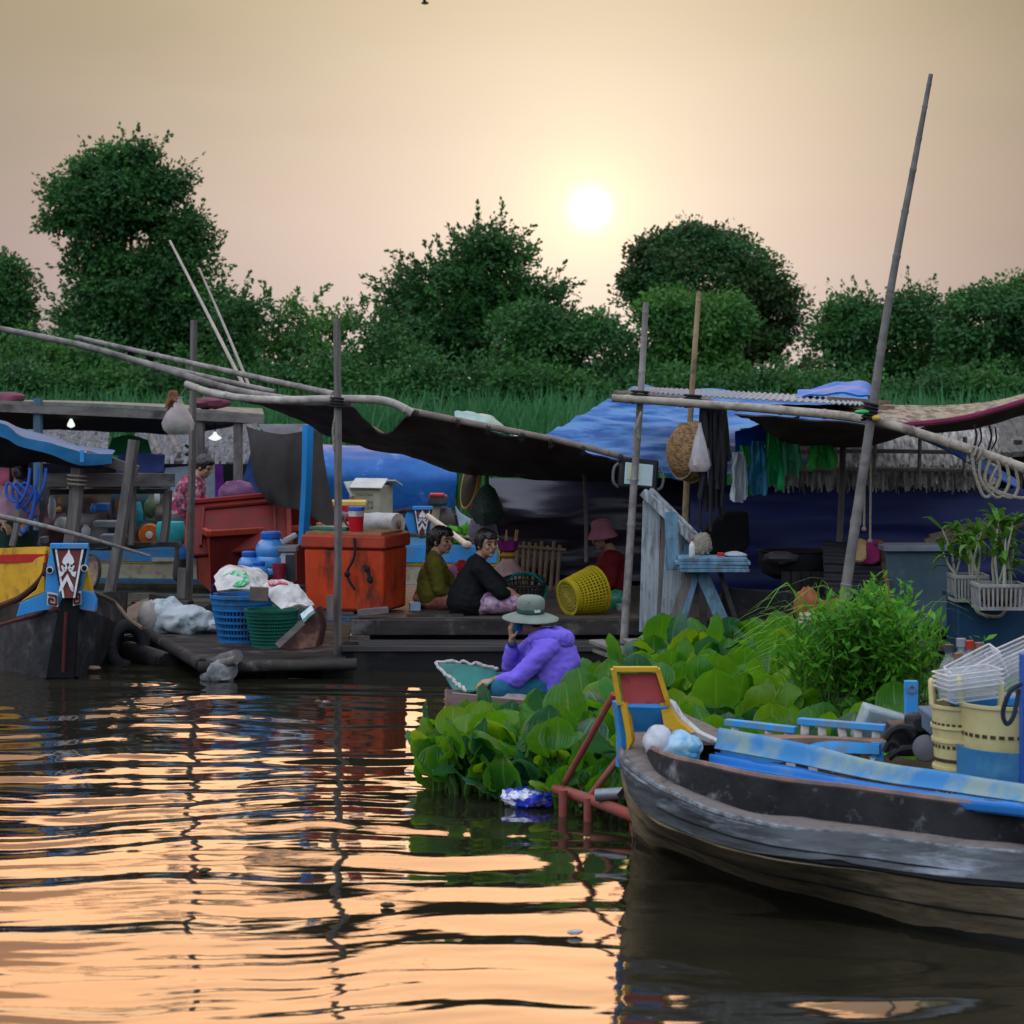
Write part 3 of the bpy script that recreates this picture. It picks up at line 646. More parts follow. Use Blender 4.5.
for p in pts:
    mb = MB(); edge = min(math.hypot(p[0]-a, p[1]-b) for a, b in HP)
    front = p[1] < 14.75+.0*p[0] and p[0] < 1
    big = .30 if (p[0] < -.42 or p[1] < 14.05+.0*p[0]) and p[0] < .7 else .42 if p[0] < -.2 else (.52 if p[0] < .3 else (.6 if p[0] < .8 else .78))
    nl = r5.randint(5, 7)
    for k in range(nl):
        if edge > .35 and k > 1 and r5.random() < .22: continue
        a = 6.28*k/nl+r5.uniform(-.4, .4); d = V((math.cos(a), math.sin(a), 0))
        h = (r5.uniform(.26, .62) if k % 3 else r5.uniform(.10, .28))*big*(1.08 if p[1] > 16 else 1)
        rr_k[0] = r5.choice((-1, .6, 1, 1.4))
        hy_leaf(mb, V((p[0], p[1], -.02))+d*.05, d, h, r5.uniform(.15, .29)*(.80 if big < .5 else .95), r5.choice((0, 0, 0, 1, 3)), r5.uniform(-.6, 1.15), r5)
    o = mb.build('water_hyacinth', m_hy, fix=False); across(o, mb); tag(o, 'water hyacinth with glossy spoon shaped leaves in the patch beside the grey boat', 'water plant', 'water hyacinths in the floating patch')
# large round leaves by the blue box
for k, (px, py, s_) in enumerate(((962, 668, .34), (1000, 672, .30), (945, 682, .26), (985, 690, .24), (1018, 664, .26))):
    mb = MB(); c = P(px, py, 16.2+k*.1)
    for q in range(3):
        a = U(-.8, .8)+(math.pi if q == 1 else 0); d = V((math.cos(a), U(-.4, .4), 0)).normalized(); rr_k[0] = 1
        hy_leaf(mb, V((c.x, c.y, .0)), d, max(.2, c.z*.75-q*.1), s_*1.25, (0, 3, 1)[q], 1.0, r5)
    o = mb.build('water_hyacinth', m_hy, fix=False); across(o, mb); tag(o, 'broad leaved water plant growing below the blue box behind the baskets', 'water plant', 'broad leaved plants below the blue box')

# ------------------------------------------------------------------ leafy bush behind the boat
m_bu = [M('bush_leaf', (.085, .31, .02), (.035, .17, .015), rough=.5, scale=2.5, trl=.4, lo=.3, hi=.7), M('bush_leaf_light', (.17, .42, .03), (.08, .27, .02), rough=.5, scale=3, trl=.45), M('bush_stem', (.10, .14, .04), rough=.7)]
def bush():
    mb = MB(); Yb = 14.9; r = random.Random(21)
    root = P(870, 735, Yb)
    for k in range(170):
        tx = r.gauss(868, 40); ty = 588+abs(tx-868)*.45+abs(r.gauss(0, 50))-(26*r.random() if r.random() < .2 else 0); t = P(tx, ty, Yb+r.uniform(-.5, .45)); b = root+V((r.uniform(-.35, .35), r.uniform(-.3, .3), r.uniform(-.05, .1)))
        q = spl([b, b.lerp(t, .55)+V((r.uniform(-.05, .05), 0, .05)), t], 9); mb.cur = 2; mb.tube(q, [.007-.0006*i for i in range(9)], 4, False)
        for i in range(3, 9):
            for _ in range(6):
                d = (rdir(r)+V((0, 0, .25))).normalized(); L_ = r.uniform(.045, .105); mb.cur = 0 if r.random() < .65 else 1
                n = (rdir(r)*.6+V((0, -.3, .8))).normalized(); o = leafquad(q[i]+rdir(r)*.045, d, n, L_, L_*.32)
                mb.add(o, [(0, 1, 2, 3)])
    for k in range(240):                                # arching grass blades at the left
        b = root+V((r.uniform(-.4, .4), r.uniform(-.3, .2), .15+r.uniform(0, .35))); a = r.gauss(math.pi, .6) if r.random() < .65 else r.uniform(-.6, 2.2); L_ = r.uniform(.26, .5)
        d = V((math.cos(a), r.uniform(-.5, .3), 0)); b = b+V((-.08, 0, r.uniform(.0, .25))); t1 = b+d*L_*.5+V((0, 0, L_*.55)); t2 = b+d*L_*1.05+V((0, 0, L_*r.uniform(.15, .5)))
        q = spl([b, t1, t2], 7); s = V((.0, .0, 1)).cross(d).normalized()*.0115; mb.cur = 1 if r.random() < .7 else 0
        mb.add([p+s*(1-i/7.5) for i, p in enumerate(q)]+[p-s*(1-i/7.5) for i, p in enumerate(q)], [(i, i+1, 8+i, 7+i) for i in range(6)])
    tag(mb.build('leafy_bush', m_bu, fix=False), 'bushy mass of narrow bright green leaves and grass blades behind the grey boat', 'bush')
    mt = MB(); mt.ell(V((root.x, root.y, -.05)), (.75, .5, .22), None, 24, 10, .2); tag(mt.build('weed_raft', M('wet_roots', (.05, .06, .02), (.03, .025, .015), rough=.9, scale=9, bump=.6)), 'dark root mat carrying the bushy green weeds', 'weed raft')
bush()
# ------------------------------------------------------------------ people
def cloth(mb, name, mat, parent, vox=.012, sm=4, fold=.006, fs=13, st=(1, 1, 1)):
    o = mb.build(name, mat, parent, remesh=vox, sm=sm)
    me = o.data; n = len(me.vertices); co = np.empty(n*3); me.vertices.foreach_get('co', co); co = co.reshape(-1, 3)
    no = np.array([v.normal[:] for v in me.vertices])
    w_ = np.array([noise.noise(V((c[0]*st[0], c[1]*st[1], c[2]*st[2]))*fs)+.6*noise.noise(V((c[2]*st[2]*1.9+3, c[0]*st[0]*1.9, c[1]*st[1]*1.9))*fs)+.9*(.28-abs(noise.noise(V((c[0]*st[0]+.5*c[2], c[1]*st[1]+7, c[2]*st[2]))*fs*1.5))) for c in co])
    co += no*(w_*fold)[:, None]; me.vertices.foreach_set('co', co.ravel()); me.update()
    return o
def hand(mb, wr, d, pn, curl=.9, s=1., side=1):
    """palm, four bent fingers of different lengths, thumb off the side"""
    d = V(d).normalized(); pn = V(pn); pn = (pn-d*pn.dot(d)).normalized(); sd = d.cross(pn)*side; wr = V(wr)
    pe = wr+d*.085*s
    for k, o in enumerate((-.03, -.011, .009, .028)):
        b = pe+sd*o*s; mb.cap(wr+d*.015*s+sd*o*.5*s, b, .016*s, .0125*s, 8)
        L = (.060, .075, .080, .068)[k]*s; p = b; dd = d
        for j, f in enumerate((.45, .32, .26)):
            dd = (Matrix.Rotation(curl*(.5+.25*j)*side, 3, sd) @ dd) if False else (dd*math.cos(curl*.55)+pn*math.sin(curl*.55)*(1)).normalized() if j == 0 else (Matrix.Rotation(curl*.55, 3, d.cross(pn)) @ dd)
            q = p+dd*L*f; mb.cap(p, q, .0095*s, .0085*s, 7); p = q
    t0 = wr+d*.025*s+sd*.028*s; t1 = t0+(d*.5+sd*.75+pn*.3).normalized()*.038*s; t2 = t1+(d*.75+sd*.1+pn*.6).normalized()*.032*s
    mb.cap(t0, t1, .014*s, .011*s, 8); mb.cap(t1, t2, .011*s, .009*s, 8)
def headaxes(f, up=V((0, 0, 1))):
    f = V(f).normalized(); r = f.cross(up).normalized(); u = r.cross(f); return f, r, u
def head(mb, c, f, neck, s=1.):
    f, r, u = headaxes(f); c = V(c); Mx = Matrix((r, f, u)).transposed()
    mb.ell(c+u*.018*s, (.073*s, .09*s, .098*s), Mx, 18, 14)
    mb.ell(c+f*.022*s-u*.045*s, (.060*s, .066*s, .066*s), Mx, 16, 12)
    mb.ell(c+f*.062*s-u*.088*s, (.026*s, .022*s, .018*s), Mx, 10, 8)
    mb.cap(c+f*.086*s+u*.012*s, c+f*.104*s-u*.024*s, .008*s, .013*s, 8)
    for q in (-1, 1):
        mb.ell(c+r*q*.075*s-f*.006*s-u*.01*s, (.010*s, .02*s, .03*s), Mx, 8, 8)
        mb.ell(c+r*q*.036*s+f*.066*s-u*.022*s, (.024*s, .018*s, .02*s), Mx, 8, 8)
        mb.cap(c+r*q*.012*s+f*.083*s+u*.028*s, c+r*q*.05*s+f*.07*s+u*.03*s, .010*s, .009*s, 6)
    mb.cap(c+f*.084*s-u*.052*s-r*.016*s, c+f*.084*s-u*.052*s+r*.016*s, .008*s, .008*s, 6)
    mb.cap(c-u*.05*s-f*.01*s, neck, .05*s, .055*s, 12)
m_eye = M('eye_dark', (.015, .012, .01), rough=.2, spec=.6); m_lip = M('lips', (.30, .10, .09), rough=.45)
def face(par, c, f, s=1.):
    f, r, u = headaxes(f); c = V(c); Mx = Matrix((r, f, u)).transposed()
    for q in (-1, 1):
        k = MB(); k.ell(c+r*q*.033*s+f*.082*s+u*.004*s, (.016*s, .008*s, .0075*s), Mx, 10, 6); k.build('eye', m_eye, par)
        k = MB(); k.cap(c+r*q*.016*s+f*.093*s+u*.028*s, c+r*q*.05*s+f*.078*s+u*.03*s, .0045*s, .0035*s, 6); k.build('eyebrow', hair_m, par)
    k = MB(); k.ell(c+f*.089*s-u*.052*s, (.022*s, .008*s, .008*s), Mx, 10, 6); k.build('mouth', m_lip, par)
# -- the paddler in the purple hood
def paddler():
    s = 1.0; o = P(545, 688, 17.1); o.z = .22
    t = thing('person', 'person in a purple hooded jacket and grey brimmed hat seated in the small boat', 'person', o)
    A = lambda x, y, z: o+V((x, y, z))
    hc = A(-.115, .0, .555); fw = V((-.93, .30, -.12)); nk = A(-.03, 0, .44)
    bd = MB(); head(bd, hc, fw, nk)
    bd.cap(A(.02, 0, .10), A(-.01, 0, .36), .13, .12, 14); bd.cap(A(-.01, 0, .36), nk, .08, .055, 12)
    shn, shf = A(.03, -.17, .37), A(-.03, .17, .38)
    eln, elf = A(-.20, -.24, .15), A(-.25, .12, .20)
    wn, wf = A(-.365, -.13, .125), A(-.225, .06, .405)
    wf = A(-.235, -.0, .40)
    for a, b, c in ((shn, eln, wn), (shf, elf, wf)): bd.cap(a, b, .048, .04, 12); bd.cap(b, c, .038, .026, 12)
    for sd in (-1, 1):
        bd.cap(A(.05, sd*.10, .05), A(-.30, sd*.20, .06), .085, .06, 12); bd.cap(A(-.30, sd*.20, .06), A(-.08, -sd*.05, .0), .055, .04, 12)
    hand(bd, wn, V((-.95, .15, -.2)), V((.1, .3, -1)), .7, 1., 1); hand(bd, wf, V((-.12, -.15, 1)), V((.9, .25, .1)), 1.0, 1., -1)
    bd.build('body', skin, t, remesh=.006, sm=2)
    m = M('purple_jacket', (.18, .125, .68), (.15, .10, .58), rough=.75, scale=6, bump=.15, bsc=40)
    jk = MB(); jk.cap(A(.07, 0, .04), A(.05, 0, .22), .205, .215, 18); jk.cap(A(.03, 0, .20), A(.0, 0, .37), .19, .13, 18)
    for sd in (-1, 1): jk.cap(A(.06, sd*.06, .06), A(.02, sd*.09, .33), .16, .13, 14)
    jk.cap(A(.0, -.13, .37), A(.0, .13, .38), .10, .10, 12)
    for a, b, c in ((shn, eln, wn), (shf, elf, wf)): 
        jk.cap(a, b, .080, .066, 14); e = b.lerp(c, .62); jk.cap(b, e, .064, .05, 14)
    jk.cap(A(.02, -.10, .40), A(-.05, .08, .42), .07, .07, 12)
    cloth(jk, 'jacket', m, t, .009, 3, .0075, 11, (1, 1, 1.3))
    hd = MB(); 
    hd.tube(spl([A(-.11, -.10, .40), A(-.02, -.15, .44), A(.09, -.13, .42), A(.145, 0, .40), A(.10, .13, .43), A(-.04, .13, .45)], 18), [.035, .045, .05, .055, .058, .06, .062, .066, .07, .072, .07, .066, .06, .055, .05, .045, .04, .035], 12)
    hd.ell(A(.075, -.0, .40), (.105, .13, .10), None, 16, 12)
    cloth(hd, 'hood', m, t, .010, 3, .006, 18)
    k = MB(); k.ell(A(-.02, -.11, .415), (.05, .03, .02)); 
    pt = MB()
    for sd in (-1, 1): pt.cap(A(.05, sd*.10, .05), A(-.31, sd*.20, .065), .115, .085, 14); pt.cap(A(-.31, sd*.20, .06), A(-.10, -sd*.03, .01), .08, .06, 12)
    pt.ell(A(.05, 0, .06), (.19, .19, .12)); cloth(pt, 'trousers', M('teal_trousers', (.012, .10, .17), (.01, .07, .12), rough=.8, scale=8), t, .012, 4, .008, 10)
    hm = M('grey_green_hat', (.20, .235, .20), (.16, .19, .16), rough=.85, scale=9, bump=.3, bsc=90)
    ax = V((.03, -.10, 1)).normalized(); hb = hc+V((.012, -.01, .04))
    ht = MB(); ht.lathe(hb, [(.093, .0), (.150, -.016), (.200, -.036), (.203, -.042), (.198, -.044), (.150, -.026), (.092, -.006), (.086, .0), (.098, .03), (.100, .07), (.094, .100), (.07, .118), (.03, .124), (.001, .124)], 32, ax, wob=.05)
    h = ht.build('hat', hm, t)
    bn = MB(); bn.lathe(hb, [(.098, .002), (.101, .006), (.100, .032), (.096, .036)], 32, ax); bn.build('hat_band', M('hat_band', (.035, .10, .095), rough=.8), h)
    lb = MB(); q = hb+V((.048, -.088, .018)); lb.box(q, (.045, .006, .02), rotz(.5)); lb.build('hat_label', M('label_white', (.7, .72, .72), rough=.7), h)
    hr = MB(); hr.ell(hc+V((.04, 0, -.02)), (.06, .068, .07)); hr.build('hair', hair_m, t)
    wb = MB(); wb.lathe(wf-V((0, 0, .028)), [(.031, -.012), (.034, -.006), (.034, .006), (.031, .012)], 14, wf-elf); wb.build('wrist_band', M('blue_band_cloth', (.03, .05, .18), rough=.7), t)
    cf = MB(); cf.cap(wn.lerp(eln, .12), wn.lerp(eln, .5), .034, .045, 12); cf.build('cuff', M('tan_cuff', (.34, .24, .10), rough=.8, scale=9), t)
    # cup of blue plastic with a green lid
    c = MB(); q = wf+V((.045, -.035, .115)); dx = V((.35, .1, .9)).normalized(); c.lathe(q-dx*.05, [(.024, 0), (.033, .01), (.036, .08), (.030, .10)], 16, dx); c.cur = 1; c.lathe(q+dx*.055, [(.03, 0), (.033, .004), (.030, .02), (.001, .026)], 16, dx)
    tag(c.build('cup', [M('blue_cup', (.015, .13, .26), rough=.3), M('green_lid', (.04, .40, .06), rough=.4)]), 'small blue cup with green lid held up to the mouth by the purple jacket paddler', 'cup')
    # tray in the other hand
    b = MB(); q = A(-.50, -.06, .07)
    b.sheet([[q+V((-.26, .12, .15)), q+V((-.02, .16, .14)), q+V((.16, .18, .10))], [q+V((-.15, .0, -.02)), q+V((0, .02, -.03)), q+V((.10, .04, -.03))], [q+V((-.07, -.22, .0)), q+V((.06, -.18, .02)), q+V((.16, -.1, .08))]], 16, 12, .012, .01, 6)
    tg = M('teal_plastic_sheet', (.012, .20, .16), (.01, .13, .11), rough=.35, scale=6, spec=.5)
    ob = b.build('tarp_scrap', tg)
    tag(ob, 'teal plastic sheet with frayed pale rope edge over the tip of the small boat', 'plastic sheet')
    e = MB(); ed = spl([q+V((.16, .18, .11)), q+V((-.02, .16, .15)), q+V((-.27, .12, .16)), q+V((-.15, -.05, .05)), q+V((-.06, -.23, .01))], 60)
    e.tube([p+V((noise.noise(p*30)*.02, noise.noise(p*30+V((9, 0, 0)))*.02, noise.noise(p*25+V((0, 5, 0)))*.02)) for p in ed], [.011+.008*abs(noise.noise(p*40)) for p in ed], 6)
    e.build('rope_edge', M('frayed_rope', (.50, .50, .46), (.35, .34, .30), rough=.95, scale=40, bump=.5), ob)
    return t
paddler()
# small boat under the paddler
sb = thing('small_boat', 'small low wooden paddle boat with pinkish grey sides under the purple jacket paddler', 'boat', W(490, 715, 0))
m_sb = M('pinkish_hull_wood', (.30, .20, .17), (.20, .14, .125), rough=.75, scale=6, st=(.3, .6, 2), bump=.3, dirt=(.10, .075, .065), damt=.4)
mb = MB(); c0 = V((-.44, 16.75, 0)); ax = V((.96, .28, 0)); pn = V((-.28, .96, 0))
def sect(t, side):
    w_ = .34*math.sin(min(1, .12+t/1.3)*math.pi/2)**.8; p = c0+ax*t
    return [p+pn*side*w_+V((0, 0, .30-.10*min(1, t))), p+pn*side*w_*.8+V((0, 0, .1)), p+pn*side*w_*.45+V((0, 0, -.08)), p+V((0, 0, -.1))]
rows = [[sect(t, -1)[j] for t in np.linspace(0, 3.0, 12)] for j in range(4)]+[[sect(t, 1)[j] for t in np.linspace(0, 3.0, 12)] for j in (2, 1, 0)]
mb.sheet(rows, 30, 18, .025, .004, 5); mb.build('hull', m_sb, sb)
for k in range(3):
    q = MB(); p = c0+ax*(.25+.55*k); q.box(p+V((0, 0, .15)), (.12, .5, .02), rotz(math.atan2(ax.y, ax.x))); q.build('thwart', wood_gy, sb)
mb = MB(); q = c0+ax*.42+pn*.15+V((0, 0, .26)); mb.sheet([[q+V((-.12, .02, .08)), q+V((.0, .05, .10)), q+V((.16, .06, .09))], [q+V((-.12, -.05, .0)), q+V((0, -.05, .01)), q+V((.16, -.04, .02))]], 14, 8, .01, .012, 9)
tag(mb.build('plastic_bag', M('pink_plastic', (.42, .16, .15), (.32, .12, .12), rough=.3, spec=.5, scale=6)), 'dull pink plastic sheet lying in the small boat beside the teal sheet', 'plastic bag')
mb = MB(); q = c0+ax*.45-pn*.05+V((0, 0, .2)); mb.ell(q, (.16, .10, .07), rotz(.3), 20, 12, .3, 4)
tag(mb.build('cloth_bundle', M('grey_rag', (.30, .27, .27), (.20, .18, .18), rough=.9, scale=9)), 'grey rag bundle in the small boat by the paddler’s knees', 'cloth')

# ------------------------------------------------------------------ main platform
pf = thing('floating_platform', 'dark wooden floating deck with a lower step where the women sit', 'platform', W(500, 672, 0))
mb = MB(); zt = .41
xL, xR = P(352, 0, 21).x, 6.2
y = 20.95
while y < 24.4:
    w_ = U(.14, .2); mb.box(((xL+xR)/2+U(-.04, .04), y+w_/2, zt-.018), (xR-xL, w_-.008, .036)); y += w_
mb.build('deck_boards', wood_deck, pf)
mb = MB(); mb.box(((xL+xR)/2, 20.90, .335), (xR-xL, .09, .135)); mb.build('front_beam', wood_dk, pf, bevel=.008)
mb = MB()
for k, yy in enumerate((20.47, 20.62, 20.77)): mb.box(((xL+xR)/2+.02*k-.05, yy, .20+.004*k), (xR-xL, .145, .05))
mb.build('step_boards', M('step_planks', (.075, .068, .065), (.03, .028, .027), rough=.55, scale=6, st=(.15, 2, 1), bump=.4), pf, bevel=.006)
mb = MB(); mb.box(((xL+xR)/2, 20.48, .05), (xR-xL-.1, .1, .24)); mb.build('step_beam', wood_wet, pf)
for x in (-1.25, -.6, .05, .7): 
    k = MB(); k.tube([(x, 20.95, .2), (x, 20.95, -.3)], .09, 12); k.build('float_log', wood_wet, pf)
k = MB(); k.box((xL+.02, 20.62, .08), (.16, .34, .30)); k.build('corner_block', wood_wet, pf, bevel=.02)
k = MB(); k.box(((xL+xR)/2, 22.7, .10), (xR-xL-.3, 3.2, .42)); k.build('hull_box', wood_wet, pf)

# -- woman in black shirt
pink_pat = M('pink_flower_cloth', (.42, .16, .26), (.55, .45, .52), rough=.8, scale=16, dirt=(.10, .06, .16), dsc=14, damt=.5)
def sitter(o, label, shirt, pants, face_dir, torso_w, dims, hairlen, sc=1., hatless=True):
    t = thing('person', label, 'person', o); A = lambda x, y, z: o+V((x, y, z))*sc
    hc, nk, shn, shf, eln, elf, wn, wf, kn, kf = [A(*q) for q in dims]
    bd = MB(); head(bd, hc, face_dir, nk, sc)
    bd.cap(A(0, 0, .12), (shn+shf)/2-V((0, 0, .06))*sc, .12*sc, .11*sc, 14); bd.cap((shn+shf)/2-V((0, 0, .05))*sc, nk, .07*sc, .055*sc, 12)
    for a, b, c in ((shn, eln, wn), (shf, elf, wf)): bd.cap(a, b, .046*sc, .038*sc, 12); bd.cap(b, c, .036*sc, .025*sc, 12)
    for a, b in ((A(0, -.08, .08), kn), (A(0, .08, .08), kf)): bd.cap(a, b, .08*sc, .055*sc, 12); bd.cap(b, A(.02, 0, .05), .05*sc, .035*sc, 10)
    hand(bd, wn, (wn-eln), V((.2, .4, -1)), .8, .95*sc, 1); hand(bd, wf, (wf-elf), V((.2, -.4, -1)), .8, .95*sc, -1)
    bd.build('body', skin, t, remesh=.006, sm=5)
    face(t, hc, face_dir, sc)
    sh = MB(); mid = (shn+shf)/2
    sh.cap(A(0, 0, .10), mid-V((0, 0, .13))*sc, torso_w*sc, torso_w*.92*sc, 16); sh.cap(shn.lerp(shf, .18)-V((0, 0, .03))*sc, shn.lerp(shf, .82)-V((0, 0, .03))*sc, .085*sc, .085*sc, 12)
    sh.cap(mid, mid.lerp(nk, .75), .085*sc, .064*sc, 12)
    for q in (shn, shf): sh.cap(mid.lerp(q, .4)-V((0, 0, .06))*sc, A(0, 0, .12)+(q-mid)*.5, .10*sc, torso_w*.9*sc, 14)
    for a, b, c in ((shn, eln, wn), (shf, elf, wf)): sh.cap(a, b, .078*sc, .07*sc, 12); sh.cap(b, b.lerp(c, hairlen[1]), .062*sc, .05*sc, 12) if hairlen[1] > 0 else None
    cloth(sh, 'shirt', shirt, t, .012, 4, .009, 10, (1, 1, 1.4))
    p = MB(); 
    for a, b in ((A(0, -.08, .08), kn), (A(0, .08, .08), kf)): p.cap(a, b, .11*sc, .078*sc, 12); p.cap(b, A(.04, 0, .05), .07*sc, .05*sc, 10)
    p.ell(A(0, 0, .08), (.17*sc, .17*sc, .10*sc)); cloth(p, 'trousers', pants, t, .012, 3, .007, 11)
    f, r, u = headaxes(face_dir)
    hr = MB(); Mx = Matrix((r, f, u)).transposed()
    hr.ell(hc-f*.024*sc+u*.034*sc, (.092*sc, .096*sc, .104*sc), Mx, 18, 14)
    hr.ell(hc+f*.036*sc+u*.082*sc, (.072*sc, .062*sc, .044*sc), Mx, 14, 10); hr.cap(hc+f*.084*sc+u*.062*sc-r*.04*sc, hc+f*.084*sc+u*.058*sc+r*.045*sc, .016*sc, .014*sc, 8)
    for q in (-1, 1): hr.cap(hc+r*q*.074*sc+f*.030*sc+u*.055*sc, hc+r*q*.079*sc+f*.012*sc-u*.015*sc, .016*sc, .010*sc, 8)
    L = hairlen[0]
    if L > 0:
        b0 = hc-f*.085*sc+u*.0; hr.tube(spl([b0+u*.03*sc, b0-f*.02*sc-u*.05*sc, b0-f*.04*sc-u*L*.6*sc, b0-f*.06*sc-u*L*sc], 12), [(.078-.055*(i/11)**.9)*sc for i in range(12)], 10)
    else: hr.ell(hc-f*.055*sc-u*.025*sc, (.066*sc, .05*sc, .06*sc), Mx, 14, 10)
    cloth(hr, 'hair', hair_m, t, .007, 2, .004, 30)
    return t
o = P(468, 611, 21.35); o.z = .42
sitter(o, 'young woman in a loose black shirt and pink patterned trousers looking back on the deck', M('black_shirt', (.008, .008, .010), (.006, .006, .007), rough=.85, scale=8), pink_pat, V((.62, -.78, -.02)), .185,
       [(.155, -.02, .575), (.10, 0, .46), (.09, -.20, .39), (.06, .17, .40), (.27, -.27, .20), (.26, .18, .22), (.44, -.16, .13), (.42, .08, .12), (.36, -.20, .10), (.34, .22, .11)], (0, .25), 1.06)
o = P(432, 610, 21.9); o.z = .42
sitter(o, 'girl in an olive green top with long black ponytail sitting on the deck', M('olive_shirt', (.115, .105, .012), (.07, .066, .009), rough=.85, scale=7), M('orange_brown_skirt', (.32, .12, .05), (.22, .07, .05), rough=.85, scale=7, dirt=(.40, .18, .22), dsc=9, damt=.5), V((.80, -.60, -.05)), .15,
       [(.085, -.0, .575), (.03, 0, .46), (.02, -.15, .39), (.01, .14, .40), (.07, -.20, .18), (.14, .16, .20), (.20, -.12, .08), (.26, .06, .10), (.24, -.18, .08), (.24, .18, .09)], (.37, .75), 1.05)
# -- woman in red jacket, pink bucket hat
def redwoman():
    o = P(612, 596, 22.9); o.z = .42
    t = thing('person', 'woman in a dark red jacket and pink bucket hat working with head bent', 'person', o); A = lambda x, y, z: o+V((x, y, z))
    hc = A(-.10, -.02, .585); fw = V((-.85, -.42, -.30)); nk = A(-.02, 0, .46)
    bd = MB(); head(bd, hc, fw, nk); bd.cap(A(0, 0, .1), A(0, 0, .36), .12, .11); bd.cap(A(0, 0, .36), nk, .07, .055)
    sn, sf = A(.0, -.18, .38), A(-.02, .16, .38); en, ef = A(-.03, -.24, .16), A(-.12, .16, .16); wn, wf = A(-.20, -.20, .12), A(-.26, .05, .12)
    for a, b, c in ((sn, en, wn), (sf, ef, wf)): bd.cap(a, b, .046, .04); bd.cap(b, c, .036, .026)
    for sd in (-1, 1): bd.cap(A(0, sd*.09, .07), A(-.24, sd*.18, .16), .08, .06); bd.cap(A(-.24, sd*.18, .16), A(-.10, sd*.05, .03), .05, .04)
    hand(bd, wn, wn-en, V((-.3, .5, -1)), .9); hand(bd, wf, wf-ef, V((-.3, -.3, -1)), .9, 1, -1)
    bd.build('body', skin, t, remesh=.006, sm=2); face(t, hc, fw)
    m = M('dark_red_jacket', (.17, .010, .013), (.11, .007, .009), rough=.8, scale=7)
    j = MB(); j.cap(A(0, 0, .08), A(0, 0, .28), .18, .17, 16); j.cap(A(-.01, -.13, .37), A(-.02, .12, .37), .09, .09, 12)
    for q in (-.08, .08): j.cap(A(.01, q, .1), A(0, q, .34), .15, .12, 14)
    for a, b, c in ((sn, en, wn), (sf, ef, wf)): j.cap(a, b, .085, .07, 12); j.cap(b, b.lerp(c, .85), .066, .045, 12)
    cloth(j, 'jacket', m, t, .012, 4, .010, 10, (1, 1, 1.5))
    p = MB()
    for sd in (-1, 1): p.cap(A(0, sd*.09, .07), A(-.24, sd*.18, .16), .11, .08); p.cap(A(-.24, sd*.18, .16), A(-.10, sd*.05, .03), .07, .055)
    cloth(p, 'trousers', M('dark_trousers', (.03, .03, .04), rough=.85), t, .012, 3, .006, 10)
    ht = MB(); ht.lathe(hc+V((.005, -.005, .02)), [(.142, -.028), (.148, -.03), (.120, .02), (.098, .05), (.094, .105), (.080, .135), (.04, .146), (.001, .148)], 28, V((-.14, -.06, 1)).normalized(), wob=.04)
    h = ht.build('bucket_hat', M('pink_hat', (.42, .15, .19), (.34, .12, .15), rough=.85, scale=9, bump=.2), t)
    hr = MB(); hr.ell(hc+V((.03, .015, -.015)), (.075, .075, .08)); hr.build('hair', hair_m, t)
    gl = MB(); gl.cap(wn, wn+V((-.09, .02, -.03)), .05, .05, 12); gl.build('glove', M('magenta_glove', (.35, .02, .22), rough=.6), t)
redwoman()
# ------------------------------------------------------------------ centre: poles, awning, boxes
def cordwrap(name_pt, d, r, parent=None):
    mb = MB(); wrap(mb, name_pt, d, r); return mb.build('cord_lashing', cord_bk, parent)
def sqpost(name, label, a, b, w_, mat, cat='post'):
    mb = MB(); q = spl([a, V(a).lerp(V(b), .5)+V((.01, 0, 0)), b], 14); mb.tube(q, [w_*(.72+.06*noise.noise(p*3)) for p in q], 4); return tag(mb.build(name, mat, smooth=False), label, cat)
pA = sqpost('mooring_post', 'tall square grey post with a green tide mark in front of the orange box', P(337, 655, 20.6)-V((0, 0, .5)), P(337, 318, 20.6), .045, wood_gyv)
k = MB(); k.box(P(337, 668, 20.55), (.085, .085, .20)); k.build('algae_band', M('algae', (.16, .36, .02), (.06, .14, .02), rough=.8, scale=9), pA)
k = MB(); k.bar(P(330, 620, 20.52), P(330, 575+20, 20.52), .06, .03); k.build('splint', wood_gyv, pA)
cordwrap(P(337, 403, 20.6), V((0, 0, 1)), .05, pA)
pB = sqpost('mooring_post', 'grey post at the left corner of the raft behind the hanging white bag', P(187, 604, 23.4)-V((0, 0, .6)), P(194, 320, 23.4), .05, wood_gyv)
k = MB(); k.bar(P(181, 602, 23.3), P(182, 568, 23.3), .08, .05); k.build('splint', wood_gyv, pB)
# bamboo rails over the centre
bamboo('bamboo_pole', 'long grey bamboo sloping down across the far left to the hanging white bag', [P(-20, 325, 22.3), P(80, 345, 22.3), P(160, 368, 22.3), P(235, 390, 22.0), P(300, 401, 21.5)], .028, .034, bamboo_g, 'bamboo pole')
bamboo('bamboo_pole', 'upper straight thin bamboo running down to the top of the tall square post', [P(76, 337, 22.9), P(200, 365, 22.0), P(334, 394, 20.75)], .022, .028, bamboo_g, 'bamboo pole')
bamboo('bamboo_pole', 'thin bamboo lashed between the upper thin bamboo and the thick awning bamboo', [P(84, 345, 23.2), P(160, 366, 22.7), P(275, 392, 22.2)], .022, .026, bamboo_g, 'bamboo pole')
bamboo('bamboo_pole', 'lower short bamboo under the awning rail at the square post', [P(190, 387, 21.6), P(260, 400, 21.2), P(352, 404, 20.8)], .028, .026, bamboo_g, 'bamboo pole')
